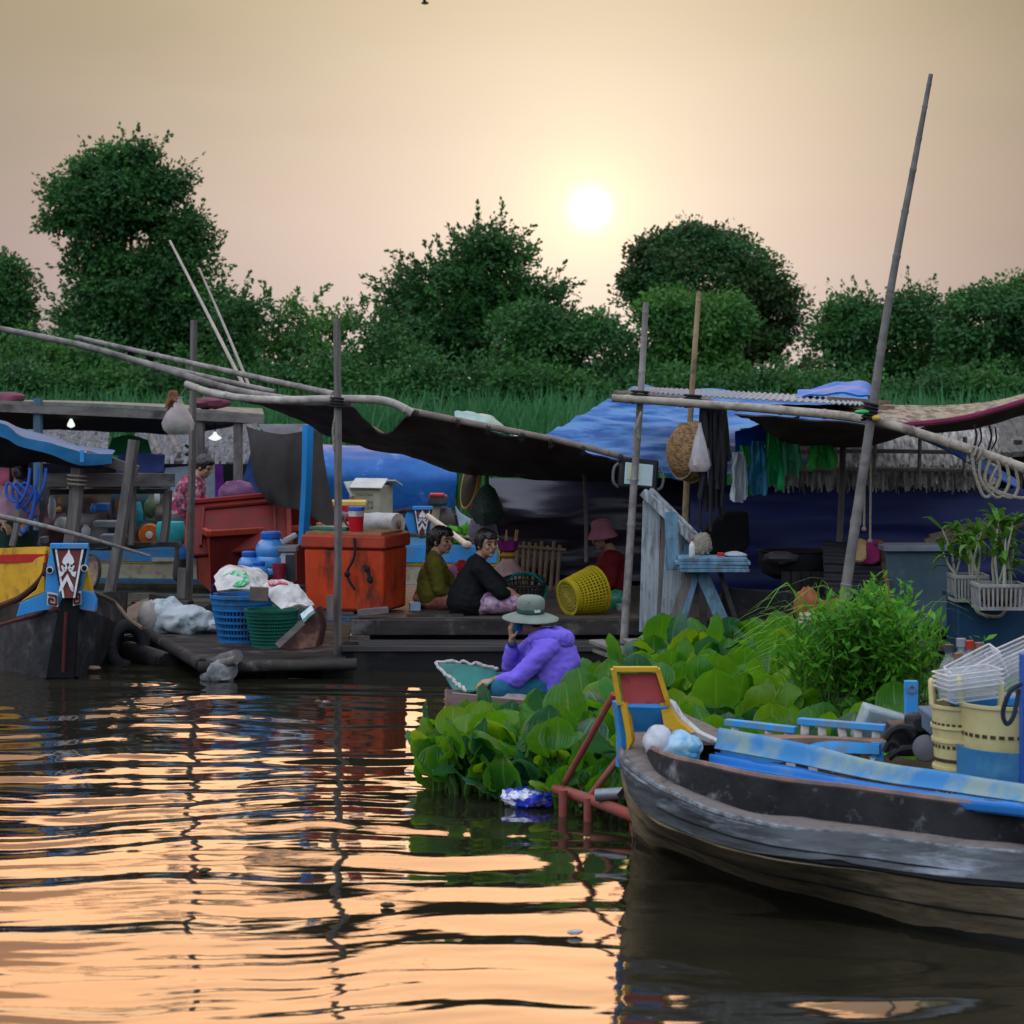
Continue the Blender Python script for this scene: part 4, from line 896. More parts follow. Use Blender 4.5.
bamboo('bamboo_pole', 'thick crooked bamboo rail holding the black awning, passing the square post', [P(186, 384, 21.4), P(220, 395, 21.2), P(275, 400, 20.9), P(337, 399, 20.75), P(385, 401, 20.75), P(412, 413, 20.75)], .032, .038, M('bamboo_pale', (.44, .40, .34), (.27, .24, .21), rough=.55, scale=8, bump=.2, dirt=(.14, .12, .10), damt=.35, dsc=6), 'bamboo pole')
bamboo('bamboo_pole', 'thinner bamboo rail along the right half of the black awning', [P(410, 411, 20.8), P(470, 423, 20.8), P(560, 441, 20.8), P(626, 458, 20.8)], .032, .026, M('bamboo_brown', (.24, .19, .15), (.14, .11, .09), rough=.6, scale=8, bump=.2), 'bamboo pole')
bamboo('fishing_rod', 'longer of the two thin pale rods leaning against the sky', [P(170, 241, 27), P(208, 315, 26), P(244, 386, 25.2)], .014, .022, M('rod_pale', (.42, .36, .30), (.30, .25, .21), rough=.6), 'rod')
bamboo('fishing_rod', 'shorter of the two thin pale rods leaning beside the longer rod', [P(199, 268, 27.2), P(226, 330, 26.5), P(250, 388, 25.6)], .012, .019, M('rod_grey', (.34, .30, .26), (.24, .21, .18), rough=.6), 'rod')
# black awning
tarp_bk = M('black_tarp', (.034, .031, .029), (.018, .017, .016), rough=.7, scale=2.5, bump=.15, bsc=14, spec=.3)
mb = MB()
Ya, Yb_ = 20.8, 23.8
mb.sheet([[P(240, 397, 22.3), P(300, 403, 21.4), P(340, 402, 20.9), P(365, 418, 20.95), P(385, 428, 21), P(412, 414, 20.85), P(470, 426, 20.85), P(560, 444, 20.85), P(624, 461, 20.85)],
          [P(243, 399, 22.8), P(310, 412, 22.4), P(342, 420, 22.2), P(370, 432, 22.2), P(395, 440, 22.2), P(430, 440, 22.2), P(480, 452, 22.1), P(560, 462, 22), P(624, 472, 22)],
          [P(246, 401, 23.6), P(300, 420, 23.8), P(335, 437, 23.8), P(372, 449, 23.8), P(405, 457, 23.8), P(440, 466, 23.8), P(500, 476, 23.6), P(560, 480, 23.4), P(630, 482, 23.2)]], 90, 40, .012, .05, 2.2, (1.3, .5, 1), 4)
aw = mb.build('awning', tarp_bk); tag(aw, 'sagging black cloth awning over the seated women', 'awning')
for k in range(7):
    t = k/6*.95+U(0, .05); mb = MB(); p = P(416+205*t, 415+44*t, 20.78); wrap(mb, p, V((1, 0, -.3)), .038, 2, .01, .006); mb.build('cord_lashing', cord_bk, aw)
mb = MB(); mb.sheet([[P(455, 416, 21.2), P(470, 412, 21.3), P(490, 418, 21.3), P(520, 432, 21.2)], [P(455, 424, 20.95), P(470, 422, 20.95), P(492, 428, 20.95), P(522, 440, 20.95)]], 24, 8, .02, .05, 5)
tag(mb.build('rolled_sheet', M('pale_green_plastic', (.30, .42, .38), (.20, .30, .27), rough=.4, scale=6)), 'crumpled pale green plastic roll on top of the awning rail', 'plastic sheet')
mb = MB(); pts = spl([P(338, 405, 20.6), P(333, 430, 20.6), P(335, 450, 20.6), P(334, 442, 20.6), P(340, 420, 20.6)], 24); mb.tube(pts, .012, 6)
tag(mb.build('hanging_rope', rope_m), 'short looped pale rope dangling from the square post lashing', 'rope')
# hanging white bag and brown dried bunch
hb = thing('plastic_bag', 'translucent white plastic bag of greens hanging by the left raft post', 'plastic bag', P(178, 433, 22.4))
mb = MB(); c = P(178, 420, 22.4); prof = [(.001, -.14), (.09, -.135), (.135, -.09), (.15, -.03), (.12, .04), (.075, .12), (.04, .18), (.035, .20), (.05, .22)]
mb.lathe(c, prof, 22, wob=.25); mb.build('bag_skin', M('bag_film', (.70, .66, .66), (.55, .50, .52), rough=.3, spec=.5, scale=9, trl=.2, alpha=.34), hb)
mb = MB(); mb.ell(c+V((0, 0, -.075)), (.115, .10, .055), None, 14, 10, .3, 4); mb.build('greens', M('bag_greens', (.12, .17, .06), (.03, .07, .04), rough=.7, scale=14), hb)
mb = MB(); mb.tube([c+V((0, 0, .2)), P(186, 388, 22.3)], .008, 5); mb.build('bag_string', rope_m, hb)
mb = MB()
for k in range(7): a = P(172+k*.6, 391, 22.0); mb.tube(spl([a, a+V((U(-.05, .05), 0, -.05)), a+V((U(-.09, .03), U(-.04, .04), -.15+U(-.04, .12)))], 6), [.02, .028, .03, .026, .018, .008], 6)
tag(mb.build('dried_bunch', M('dry_brown', (.26, .12, .06), (.14, .06, .03), rough=.7, scale=8)), 'small brown dried bunch tied above the hanging white bag', 'dried bunch')

# orange insulated boxes
or_f = M('orange_box_plastic', (.54, .058, .014), (.42, .042, .012), rough=.5, scale=4, bump=.1, dirt=(.10, .026, .018), damt=.42, dsc=2.6, dst=(2.6, 2.6, .8))
or_l = M('orange_lid_plastic', (.40, .050, .020), (.28, .036, .018), rough=.55, scale=6, bump=.12, dirt=(.14, .04, .03), damt=.3, dsc=5)
red_d = M('red_box_plastic', (.17, .012, .010), (.115, .009, .008), rough=.5, scale=4, bump=.1, dirt=(.09, .02, .015), damt=.4, dsc=3, dst=(3, 3, .7))
red_e = M('red_box_end', (.42, .055, .028), (.32, .04, .022), rough=.5, scale=4, bump=.1, dirt=(.10, .025, .02), damt=.4, dsc=4)
o = P(342, 615, 21.3); o.z = .43
ib = thing('insulated_box', 'bright orange lidded ice box at the deck corner behind the tall square post', 'ice box', o)
rz = rotz(-.30)
def lp(x, y, z): return o+rz @ V((x, y, z))
mb = MB(); mb.box(lp(0, .35, .28), (.74, .62, .56), rz, 1.03); mb.build('body', or_f, ib, bevel=.03)
mb = MB(); mb.box(lp(0, .35, .62), (.81, .69, .12), rz, .985); mb.build('lid', or_l, ib, bevel=.02)
mb = MB(); mb.box(lp(-.02, .36, .69), (.72, .56, .025), rz); mb.build('lid_top', M('lid_brown_board', (.34, .17, .09), (.22, .11, .06), rough=.7, scale=7), ib)
for x in (-.32, -.1): 
    mb = MB(); mb.box(lp(-.38+.0, .15+.3*(x+.32), .60), (.07, .10, .10), rz); mb.build('latch', or_l, ib, bevel=.012)
mb = MB(); mb.tube(spl([lp(.12, -.01, .66), lp(.13, -.03, .50), lp(.06, -.03, .34), lp(.13, -.02, .20)], 20), .012, 6); mb.ell(lp(.06, -.03, .34), .028); mb.build('strap', cord_bk, ib)
mb = MB(); mb.tube(spl([lp(.22, -.02, .42), lp(.26, -.025, .36), lp(.28, -.02, .26)], 10), [.02, .018, .02, .03, .02, .014, .018, .03, .022, .012], 6); mb.build('clip', cord_bk, ib)
mb = MB(); mb.bar(P(358, 613, 20.9), P(388, 610, 20.98), .06, .06); tag(mb.build('wood_offcut', wood_gy, bevel=.006), 'short grey timber lying against the foot of the orange ice box', 'timber')
# thermos
q = lp(.05, .22, .70)
th = thing('drink_cooler', 'small red flask with white band and blue lid on the orange ice box', 'flask', q)
mb = MB(); mb.lathe(q, [(.056, 0), (.062, .01), (.066, .10), (.070, .14)], 22); mb.build('jug', M('flask_red', (.62, .012, .025), rough=.35), th)
mb = MB(); mb.lathe(q+V((0, 0, .14)), [(.0705, 0), (.0715, .05)], 22); mb.build('white_band', white_pt, th)
mb = MB(); mb.lathe(q+V((0, 0, .19)), [(.075, 0), (.077, .02), (.070, .035), (.001, .037)], 22); mb.build('lid', M('flask_blue', (.02, .10, .50), rough=.35), th)
mb = MB(); mb.tube(spl([q+V((-.07, 0, .16)), q+V((-.10, -.02, .10)), q+V((-.07, 0, .05))], 10), .009, 6); mb.build('handle', M('flask_red2', (.5, .012, .025), rough=.35), th)
mb = MB(); mb.box(lp(-.25, .40, .72), (.36, .22, .03), rz); tag(mb.build('tray', M('green_tray', (.03, .22, .16), rough=.45), bevel=.006), 'thin green tray lying on the orange ice box lid', 'tray')

def openbox(name, label, c4, z0, z1, th=.05, mat=(red_d, red_e), rim=True, cat='ice box'):
    """open-topped fish box from four base corners (front-left first, anticlockwise)"""
    c4 = [V((p.x, p.y, 0)) for p in c4]; ctr = sum(c4, V())/4; base = ctr.copy(); base.z = z0
    t = thing(name, label, cat, base)
    side = MB()
    for i in range(4):
        a, b = c4[i], c4[(i+1) % 4]; ai, bi = a.lerp(ctr, .09), b.lerp(ctr, .09)
        side.cur = 1 if i in (3,) else 0
        k = 1.035
        up = lambda p, z, s: V((ctr.x+(p.x-ctr.x)*s, ctr.y+(p.y-ctr.y)*s, z))
        pts = [up(a, z0, 1), up(b, z0, 1), up(b, z1, k), up(a, z1, k), up(ai, z0+.04, 1), up(bi, z0+.04, 1), up(bi, z1, k), up(ai, z1, k)]
        side.add(pts, [(0, 1, 2, 3), (5, 4, 7, 6), (3, 2, 6, 7)])
    side.cur = 0
    side.add([V((p.x, p.y, z0+.04)) for p in c4], [(0, 1, 2, 3)]); side.add([V((p.x, p.y, z0)) for p in c4], [(3, 2, 1, 0)])
    side.build('body', list(mat), t, smooth=False, fix=False)
    if rim:
        r_ = MB()
        q = [V((ctr.x+(p.x-ctr.x)*1.05, ctr.y+(p.y-ctr.y)*1.05, z1-.02)) for p in c4]
        for i in range(4): r_.bar(q[i], q[(i+1) % 4], .055, .07)
        r_.build('rim', mat[1], t, bevel=.012)
    return t
c4 = [W(211, 592, .33), W(318, 583, .33), W(318, 583, .33)+V((-.28, .85, 0)), W(197, 585, .33)+V((-.1, .75, 0))]
openbox('insulated_box', 'open dull red fish box standing left of the bright orange ice box', c4, .33, .95)
lid = MB(); a, b, c_, d_ = P(190, 503, 25.3), P(288, 494, 25.5), P(290, 546, 24.9), P(186, 556, 24.7)
nn = (b-a).cross(d_-a).normalized()*.06
lid.prism([a, b, c_, d_], nn); L_ = thing('box_lid', 'big dark red box lid propped up on edge behind the open red fish box', 'box lid', d_)
lid.build('panel', red_d, L_, bevel=.02)
rm = MB()
for p, q in ((a, b), (b, c_), (d_, a)): rm.bar(p-nn*.25, q-nn*.25, .05, .06, V((0, 1, 0)))
rm.build('raised_rim', M('lid_rim', (.26, .026, .02), (.20, .02, .016), rough=.5, scale=5), L_, bevel=.01)
ins = MB(); m4 = [a.lerp(c_, .14), b.lerp(d_, .14), c_.lerp(a, .14), d_.lerp(b, .14)]
for i in range(3): ins.bar(m4[i-1]-nn*.2, m4[i]-nn*.2, .022, .04, V((0, 1, 0)))
ins.build('pressed_ridge', red_d, L_)
c4 = [W(262, 560, .35), W(318, 558, .35), W(322, 550, .35), W(268, 550, .35)]
openbox('insulated_box', 'dark red box half hidden by the grey curtain and the blue post', [P(272, 560, 25.6), P(316, 560, 25.6), P(316, 550, 26.3), P(270, 550, 26.3)], .45, 1.35)
mb = MB(); mb.box(P(275, 492, 25.3), (.22, .12, .04), rotz(.1)); mb.build('x', wood_gy) if False else tag(mb.build('wood_offcut', M('tan_wood', (.42, .25, .16), rough=.8, scale=8), bevel=.004), 'small tan wood block on top of the propped red lid', 'timber')
mb = MB(); mb.ell(P(237, 494, 25.6), (.20, .14, .14), None, 20, 12, .25, 3)
tag(mb.build('sack', M('mauve_cloth', (.20, .09, .17), (.12, .05, .10), rough=.85, scale=9)), 'mauve cloth bundle sitting above the propped red lid', 'cloth')
# blue post and curtain
sqpost('blue_post', 'bright blue painted post beside the grey curtain', P(303, 545, 24.2), P(308, 425, 24.2), .075, M('blue_post_paint', (.02, .26, .62), (.018, .20, .5), rough=.5, scale=5))
mb = MB()
mb.sheet([[P(246, 426, 25.2), P(262, 431, 25.1), P(285, 434, 25.0), P(310, 430, 24.9), P(322, 432, 24.8)],
          [P(250, 450, 25.1), P(268, 455, 25.0), P(290, 456, 24.95), P(312, 455, 24.9), P(324, 460, 24.8)],
          [P(256, 485, 25.1), P(275, 488, 25.0), P(295, 490, 25), P(315, 490, 24.9), P(330, 495, 24.7)],
          [P(272, 505, 25.1), P(285, 508, 25.0), P(300, 510, 25), P(318, 520, 24.9), P(338, 532, 24.6)]], 44, 34, .012, .02, 3.5, (2.2, 1, .5), 2)
tag(mb.build('curtain', M('grey_curtain', (.060, .053, .05), (.038, .034, .032), rough=.85, scale=3, bump=.2, bsc=60)), 'dark grey cloth curtain hanging beside the blue post', 'curtain')

# water bottles, grey cooler
m_wb = M('blue_water_bottle', (.06, .28, .60), (.04, .20, .50), rough=.2, spec=.6, scale=4, coat=.3)
def carboy(label, c, s):
    t = thing('water_bottle', label, 'water bottle', c)
    mb = MB(); pr = [(.10, 0), (.13, .02), (.135, .06), (.125, .075), (.135, .09), (.135, .16), (.125, .175), (.135, .19), (.135, .25), (.11, .30), (.07, .33)]
    mb.lathe(c, [(r*s, z*s) for r, z in pr], 24); mb.build('bottle_body', m_wb, t)
    mb = MB(); mb.lathe(c+V((0, 0, .33*s)), [(.085*s, 0), (.09*s, .015*s), (.09*s, .045*s), (.075*s, .06*s), (.001, .062*s)], 20); mb.build('cap', M('bottle_cap_blue', (.02, .12, .48), rough=.4), t)
c = P(271, 576, 22.0); carboy('big blue water bottle standing between the red fish box and the ice box', c, 1.05)
carboy('blue water bottle lying low behind the sack, left of the big one', P(249, 583, 22.0), .75)
carboy('small blue water bottle close in front of the big one', P(259, 588, 21.7), .62)
mb = MB(); mb.lathe(P(279, 582, 21.8), [(.05, 0), (.062, .17)], 18); tag(mb.build('cup', M('maroon_cup', (.28, .03, .05), rough=.4)), 'dark red plastic tumbler beside the big blue water bottle', 'cup')
q = P(284, 582, 21.9); cl = thing('drink_cooler', 'small grey and white cooler wedged against the orange ice box', 'cooler', q)
mb = MB(); mb.box(q+V((0, .1, .13)), (.20, .2, .28)); mb.build('body', M('cooler_white', (.55, .58, .62), (.4, .43, .47), rough=.5, scale=5), cl, bevel=.015)
mb = MB(); mb.box(q+V((.06, -.005, .13)), (.09, .03, .24)); mb.build('dark_side', M('cooler_dark', (.05, .055, .06), rough=.5), cl)
mb = MB(); mb.box(q+V((0, .1, .30)), (.24, .24, .06)); mb.build('lid', M('cooler_lid', (.20, .22, .24), rough=.5), cl, bevel=.012)
mb = MB(); mb.box(q+V((.02, .1, .38)), (.20, .09, .05), rot(0, -.5, .2)); tag(mb.build('wrapped_parcel', M('grey_wrap', (.38, .40, .42), rough=.6, scale=8), bevel=.015), 'grey wrapped parcel tilted on top of the small cooler', 'parcel')

# ------------------------------------------------------------------ left raft and its baskets
rf = thing('wooden_raft', 'low dark wooden raft with the blue and green baskets on it', 'raft', W(230, 672, 0))
mb = MB(); zr = .13
A_, B_, C_, D_ = W(205, 664, zr), W(345, 662, zr), W(352, 622, zr), W(118, 618, zr)
n_ = 9
for k in range(n_):
    t0, t1 = k/n_, (k+.93)/n_
    mb.prism([A_.lerp(D_, t0), B_.lerp(C_, t0), B_.lerp(C_, t1), A_.lerp(D_, t1)], (0, 0, -.035+U(-.004, .004)))
mb.build('raft_boards', wood_dk, rf, smooth=False)
mb = MB(); mb.tube(spl([D_+V((-.05, 0, .02)), D_.lerp(A_, .5)+V((-.05, -.05, .03)), A_+V((-.02, -.05, 0))], 16), [.055+.012*noise.noise(V((i, 0, 0))) for i in range(16)], 9); mb.tube([A_+V((-.05, -.06, -.02)), B_+V((.1, -.06, -.01))], .05, 9); mb.build('edge_log', wood_dk, rf)
mb = MB()
for t in (.1, .5, .9): p = A_.lerp(B_, t)-V((0, -.15, .16)); q = D_.lerp(C_, t)-V((0, .1, .16)); mb.tube([p, q], .10, 10)
mb.build('float_log', wood_wet, rf)
mb = MB(); mb.tube([P(222, 660, 20.0), P(237, 656, 19.75)], .055, 14); mb.tube([P(205, 668, 19.9), P(236, 660, 19.72)], .04, 10); mb.build('log_end', wood_gy, rf)
mb = MB(); mb.ell(P(222, 672, 19.8), (.13, .09, .10), None, 18, 12, .3, 4); mb.ell(P(212, 676, 19.85), (.10, .07, .07), None, 14, 10, .3, 4, 3); mb.build('foam_lump', M('dirty_foam', (.30, .30, .31), (.10, .10, .10), rough=.9, scale=9, bump=.4), rf)
mb = MB(); mb.sheet([[P(118, 617, 23.6), P(150, 600, 23.8), P(188, 606, 23.6)], [P(122, 626, 22.8), P(160, 622, 22.8), P(200, 622, 22.8)]], 12, 8, .05)
tag(mb.build('landing_board', M('pale_board', (.28, .20, .15), (.18, .13, .10), rough=.8, scale=7)), 'pale worn board landing behind the white sack', 'board')
for a, b, lb in ((P(152, 598, 23.4), P(190, 606, 23.2), 'short dark beam beside the left raft post'), (P(190, 618, 22.6), P(214, 608, 22.6), 'short grey beam between the post and the blue basket')):
    mb = MB(); mb.bar(a, b, .12, .10); tag(mb.build('beam', wood_dk, bevel=.008), lb, 'beam')
def basket(mb, c, r0, r1, h, nb=40, rings=6, th=.008, ax=V((0, 0, 1)), solid=(.0, .0), base=True):
    """open lattice basket: staves, rings, thick rim, closed base"""
    x, d, u = basis(ax); c = V(c)
    rr = lambda t: r0+(r1-r0)*t**.85
    for j in range(nb):
        a = 6.283*j/nb; e = x*math.cos(a)+u*math.sin(a); mb.tube([c+d*h*t+e*rr(t) for t in (0, .5, 1)], th, 4, False)
    for i in range(rings+1):
        t = i/rings; rad = rr(t); k = 1.0 if 0 < i < rings else 1.5; mb.lathe(c+d*h*t, [(rad-th*k, -th*k), (rad+th*k, -th*k), (rad+th*k, th*k), (rad-th*k, th*k)], 36, ax, closed=True)
    for lo, hi in [solid] if solid[1] > solid[0] else []:
        mb.lathe(c, [(rr(lo)-th, h*lo), (rr(lo)+th*.6, h*lo), (rr(hi)+th*.6, h*hi), (rr(hi)-th, h*hi)], 36, ax, closed=True)
    if base: mb.lathe(c+d*.01, [(.001, 0), (r0, 0), (r0, .01), (.001, .01)], 30, ax)
m_bb = M('blue_basket_plastic', (.025, .20, .50), (.02, .15, .40), rough=.45, scale=5, dirt=(.05, .09, .12), damt=.42, dsc=5)
m_gb = M('green_basket_plastic', (.02, .17, .12), (.015, .12, .085), rough=.5, scale=5)
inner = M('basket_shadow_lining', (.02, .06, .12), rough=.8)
bk = thing('basket', 'blue plastic basket with loop handle full of sacks on the raft', 'basket', W(238, 641, .14))
c = W(242, 640, .14)
mb = MB(); basket(mb, c, .20, .275, .40, 46, 7, .010, solid=(.72, .97)); mb.build('basket_body', m_bb, bk)
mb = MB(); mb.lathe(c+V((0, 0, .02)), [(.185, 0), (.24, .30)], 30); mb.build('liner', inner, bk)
mb = MB(); mb.tube(spl([c+V((-.26, -.08, .38)), c+V((-.25, -.1, .50)), c+V((-.20, -.12, .49)), c+V((-.18, -.17, .38))], 14), .012, 7); mb.build('handle', M('navy_plastic', (.01, .03, .12), rough=.5), bk)
c2 = W(272, 645, .14); gb = thing('basket', 'smaller green plastic basket in front of the blue one on the raft', 'basket', c2)
mb = MB(); basket(mb, c2, .17, .235, .31, 56, 10, .007, solid=(.88, 1.0)); mb.build('basket_body', m_gb, gb)
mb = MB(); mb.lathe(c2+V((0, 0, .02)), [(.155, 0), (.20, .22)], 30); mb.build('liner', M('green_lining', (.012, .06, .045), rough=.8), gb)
sack_w = M('woven_sack_white', (.62, .60, .58), (.46, .44, .42), rough=.7, scale=7, bump=.3, bsc=70, dirt=(.26, .22, .19), damt=.35, dsc=6)
sk = thing('sack', 'white sack with green print bulging over the blue basket', 'sack', c+V((0, 0, .40)))
mb = MB(); mb.sheet([[P(215, 577, 20.9), P(232, 566, 21.0), P(250, 569, 21.1), P(266, 576, 21.1)], [P(217, 586, 20.6), P(232, 574, 20.6), P(250, 576, 20.65), P(268, 582, 20.8)], [P(218, 592, 20.5), P(233, 590, 20.42), P(250, 589, 20.42), P(270, 590, 20.6)]], 30, 22, .02, .03, 7, seed=2); mb.build('sack_cloth', sack_w, sk)
mb = MB(); mb.sheet([[P(221, 577, 20.66), P(232, 572, 20.60), P(243, 571, 20.62), P(247, 575, 20.62)], [P(224, 582, 20.56), P(234, 580, 20.50), P(245, 578, 20.53), P(249, 578, 20.56)], [P(229, 587, 20.46), P(237, 587, 20.41), P(245, 585, 20.42), P(250, 582, 20.5)]], 20, 14, .012, .012, 7, seed=2); mb.build('green_print', M('print_green', (.02, .32, .10), (.35, .48, .36), rough=.7, scale=22, lo=.46, hi=.52), sk)
s2 = thing('sack', 'crumpled white sack with faded red print draped over both baskets', 'sack', P(285, 600, 20.5))
mb = MB(); mb.sheet([[P(262, 583, 20.8), P(276, 579, 20.7), P(293, 584, 20.7)], [P(265, 592, 20.5), P(283, 589, 20.4), P(301, 589, 20.5)], [P(274, 602, 20.4), P(290, 598, 20.3), P(312, 602, 20.4)], [P(282, 610, 20.25), P(295, 607, 20.2), P(314, 606, 20.3)]], 26, 26, .015, .035, 7, seed=6); mb.build('sack_cloth', sack_w, s2)
mb = MB(); mb.sheet([[P(268, 582, 20.62), P(276, 580, 20.58), P(286, 582, 20.58)], [P(269, 585, 20.52), P(278, 583.5, 20.47), P(288, 584.5, 20.48)]], 12, 5, .012, .01, 7, seed=6); mb.build('red_print', M('print_red', (.50, .05, .08), (.55, .40, .40), rough=.7, scale=30, lo=.46, hi=.52), s2)
mb = MB(); mb.box(P(259, 594, 20.35), (.16, .05, .12), rot(0, .05, .1)); tag(mb.build('wood_offcut', M('brown_block', (.16, .12, .10), (.09, .07, .06), rough=.8, scale=8), bevel=.006), 'dark brown wood block stuck on the rim of the blue basket', 'timber')
# rusty scoop
m_ru = M('rust_iron', (.075, .028, .024), (.035, .016, .014), rough=.8, scale=6, bump=.4, dirt=(.18, .09, .06), damt=.3)
sc_ = thing('iron_scoop', 'rusty wedge shaped iron scoop leaning on the green basket', 'scoop', W(298, 648, .14))
mb = MB(); pf_ = [P(273, 644, 20.0), P(289, 651, 19.9), P(316, 648, 20.0), P(320, 628, 20.05), P(315, 607, 20.15), P(306, 616, 20.1)]; mb.prism(pf_, (.04, .26, .0)); mb.build('blade', m_ru, sc_, bevel=.012)
mb = MB(); mb.bar(P(277, 646, 19.88), P(303, 622, 19.95), .05, .03, V((0, 1, 0))); mb.build('edge_strip', wood_gy, sc_)
mb = MB(); mb.sheet([[P(301, 615, 20.05), P(312, 606, 20.1)], [P(303, 621, 19.95), P(315, 612, 20.0)]], 10, 8, .03, .02, 8); tag(mb.build('carton', M('cyan_carton', (.10, .50, .55), (.55, .55, .50), rough=.5, scale=9, lo=.45, hi=.55)), 'squashed cyan and white carton stuck between basket and scoop', 'carton')
# white sack at left on the raft
sk3 = thing('sack', 'lumpy white and teal sack slumped at the left end of the raft', 'sack', W(175, 638, .14))
q = W(170, 632, .14); mb = MB()
mb.ell(q+V((-.06, .1, .12)), (.20, .18, .19), None, 24, 16, .25, 2.5, 1); mb.ell(q+V((.16, .0, .10)), (.26, .17, .15), None, 24, 16, .3, 3, 2); mb.build('sack_cloth', M('white_teal_sack', (.60, .62, .63), (.42, .46, .48), rough=.6, scale=5, bump=.3, bsc=30, dirt=(.02, .15, .15), damt=.42, dsc=5), sk3, remesh=.02, sm=1)
mb = MB(); mb.ell(q+V((-.19, .04, .12)), (.12, .12, .17), None, 18, 12, .2, 3, 4); mb.build('sack_neck', M('grey_sack', (.42, .38, .35), (.30, .27, .25), rough=.8, scale=8), sk3)
mb = MB(); mb.ell(q+V((.42, -.02, .07)), (.13, .10, .07), None, 18, 12, .35, 4, 4); tag(mb.build('plastic_bag', M('white_film', (.62, .66, .70), rough=.35, scale=9, spec=.5)), 'small white plastic bag beside the lumpy sack at the foot of the blue basket', 'plastic bag')
# ------------------------------------------------------------------ right side: bamboo house on the raft
bamboo('bamboo_pole', 'grey bamboo pole standing at the house corner with the flood lamp behind it', [P(621, 655, 20.6)-V((0, 0, .3)), P(633, 500, 20.6), P(641, 390, 20.6), P(646, 302, 20.6)], .038, .025, bamboo_g, 'bamboo pole')
bamboo('bamboo_pole', 'tan bamboo pole standing behind the round woven basket', [P(680, 640, 21.2), P(686, 500, 21.2), P(692, 390, 21.2), P(699, 292, 21.2)], .032, .022, bamboo_t, 'bamboo pole')
lp_ = bamboo('bamboo_pole', 'very tall leaning bamboo pole, dark tipped, rising far above the roofs', [P(836, 655, 19.4), P(862, 480, 19.4), P(889, 300, 19.4), P(914, 165, 19.4), P(931, 74, 19.4)], .047, .018, M('bamboo_tall', (.20, .185, .17), (.10, .095, .09), rough=.6, scale=6, bump=.2), 'bamboo pole', n=60)
k = MB(); wrap(k, P(870, 412, 19.4), V((.12, 0, .99)), .05, 5, .014, .012); k.build('cord_lashing', cord_bk, lp_)
bamboo('bamboo_pole', 'long pale bamboo rail crossing the front of the house to the right edge', [P(612, 398, 20.5), P(700, 404, 20.4), P(790, 411, 20.1), P(870, 420, 19.5), P(940, 440, 19.3), P(1000, 460, 19.2), P(1060, 482, 19.1)], .034, .045, M('bamboo_rail', (.40, .34, .27), (.24, .20, .16), rough=.55, scale=8, bump=.2, dirt=(.12, .10, .08), damt=.35, dsc=6), 'bamboo pole')
bamboo('bamboo_pole', 'short dark bamboo lashed just above the long rail at the house corner', [P(614, 394, 20.7), P(650, 397, 20.75), P(712, 402, 20.8)], .034, .032, M('bamboo_brown2', (.17, .135, .11), (.09, .075, .06), rough=.65, scale=8, bump=.2), 'bamboo pole')
for x, y, d, lb in ((640, 397, (0, 0, 1), 'black cord lashing on the grey corner bamboo'), (693, 401, (0, 0, 1), 'black cord lashing on the tan bamboo')):
    k = MB(); wrap(k, P(x, y, 20.55), V(d), .062, 4, .013, .011); tag(k.build('cord_lashing', cord_bk), lb, 'lashing')
# roof: wrinkled blue tarpaulin, tin sheets
m_tr = M('roof_tarp', (.010, .075, .27), (.085, .22, .44), rough=.6, scale=3.2, st=(.45, .8, 4), bump=.3, spec=.15, lo=.42, hi=.6)  # stretched two-tone noise paints fold highlights and dark creases into the colour
mb = MB()
mb.sheet([[P(642, 384, 26.5), P(700, 390, 26.5), P(780, 394, 26.5), P(870, 392, 26.5)],
          [P(612, 398, 25.4), P(680, 412, 25.4), P(780, 420, 25.4), P(880, 425, 25.4)],
          [P(568, 424, 24.2), P(660, 440, 24.2), P(770, 448, 24.2), P(890, 450, 24.2)],
          [P(526, 446, 23.2), P(626, 463, 23.2), P(690, 482, 23.1), P(740, 474, 23.2)]], 90, 70, .012, .05, 2.4, (.5, 1, 3.6), 5)
rt = mb.build('roof_tarp', m_tr); tag(rt, 'pale blue wrinkled tarpaulin roof sloping down behind the bamboo corner poles', 'tarpaulin')
mb = MB(); mb.sheet([[P(735, 432, 22.6), P(760, 424, 22.7), P(800, 416, 23)], [P(735, 455, 22.4), P(755, 447, 22.5), P(790, 432, 22.8)]], 24, 12, .015, .03, 4)
tag(mb.build('tarp_flap', M('deep_blue_tarp', (.012, .085, .42), (.01, .06, .32), rough=.5, scale=4)), 'deep blue tarpaulin flap hanging beside the black net strands', 'tarpaulin')
mb = MB(); mb.sheet([[P(640, 387.5, 24.5), P(740, 392, 24.5), P(850, 398, 24.5)], [P(626, 391, 21.4), P(730, 398, 21.2), P(866, 405, 21.0)]], 300, 6, .01, 0, corr=(.008, 44, 'u'))
tag(mb.build('tin_roof', M('roof_tin', (.20, .27, .33), (.12, .17, .22), rough=.6, scale=4, dirt=(.12, .08, .06), damt=.3)), 'corrugated tin sheet laid over the long bamboo rail', 'tin roof')
mb = MB(); mb.sheet([[P(800, 392, 24), P(845, 384, 24), P(868, 385, 24), P(874, 398, 24)], [P(795, 398, 23), P(840, 392, 22.6), P(864, 394, 22.6), P(872, 402, 22.8)]], 24, 12, .02, .05, 3)
tag(mb.build('folded_tarp', M('bright_blue_tarp', (.015, .15, .48), (.012, .11, .36), rough=.5, scale=4)), 'folded bright blue tarpaulin heaped on the roof by the tall leaning pole', 'tarpaulin')
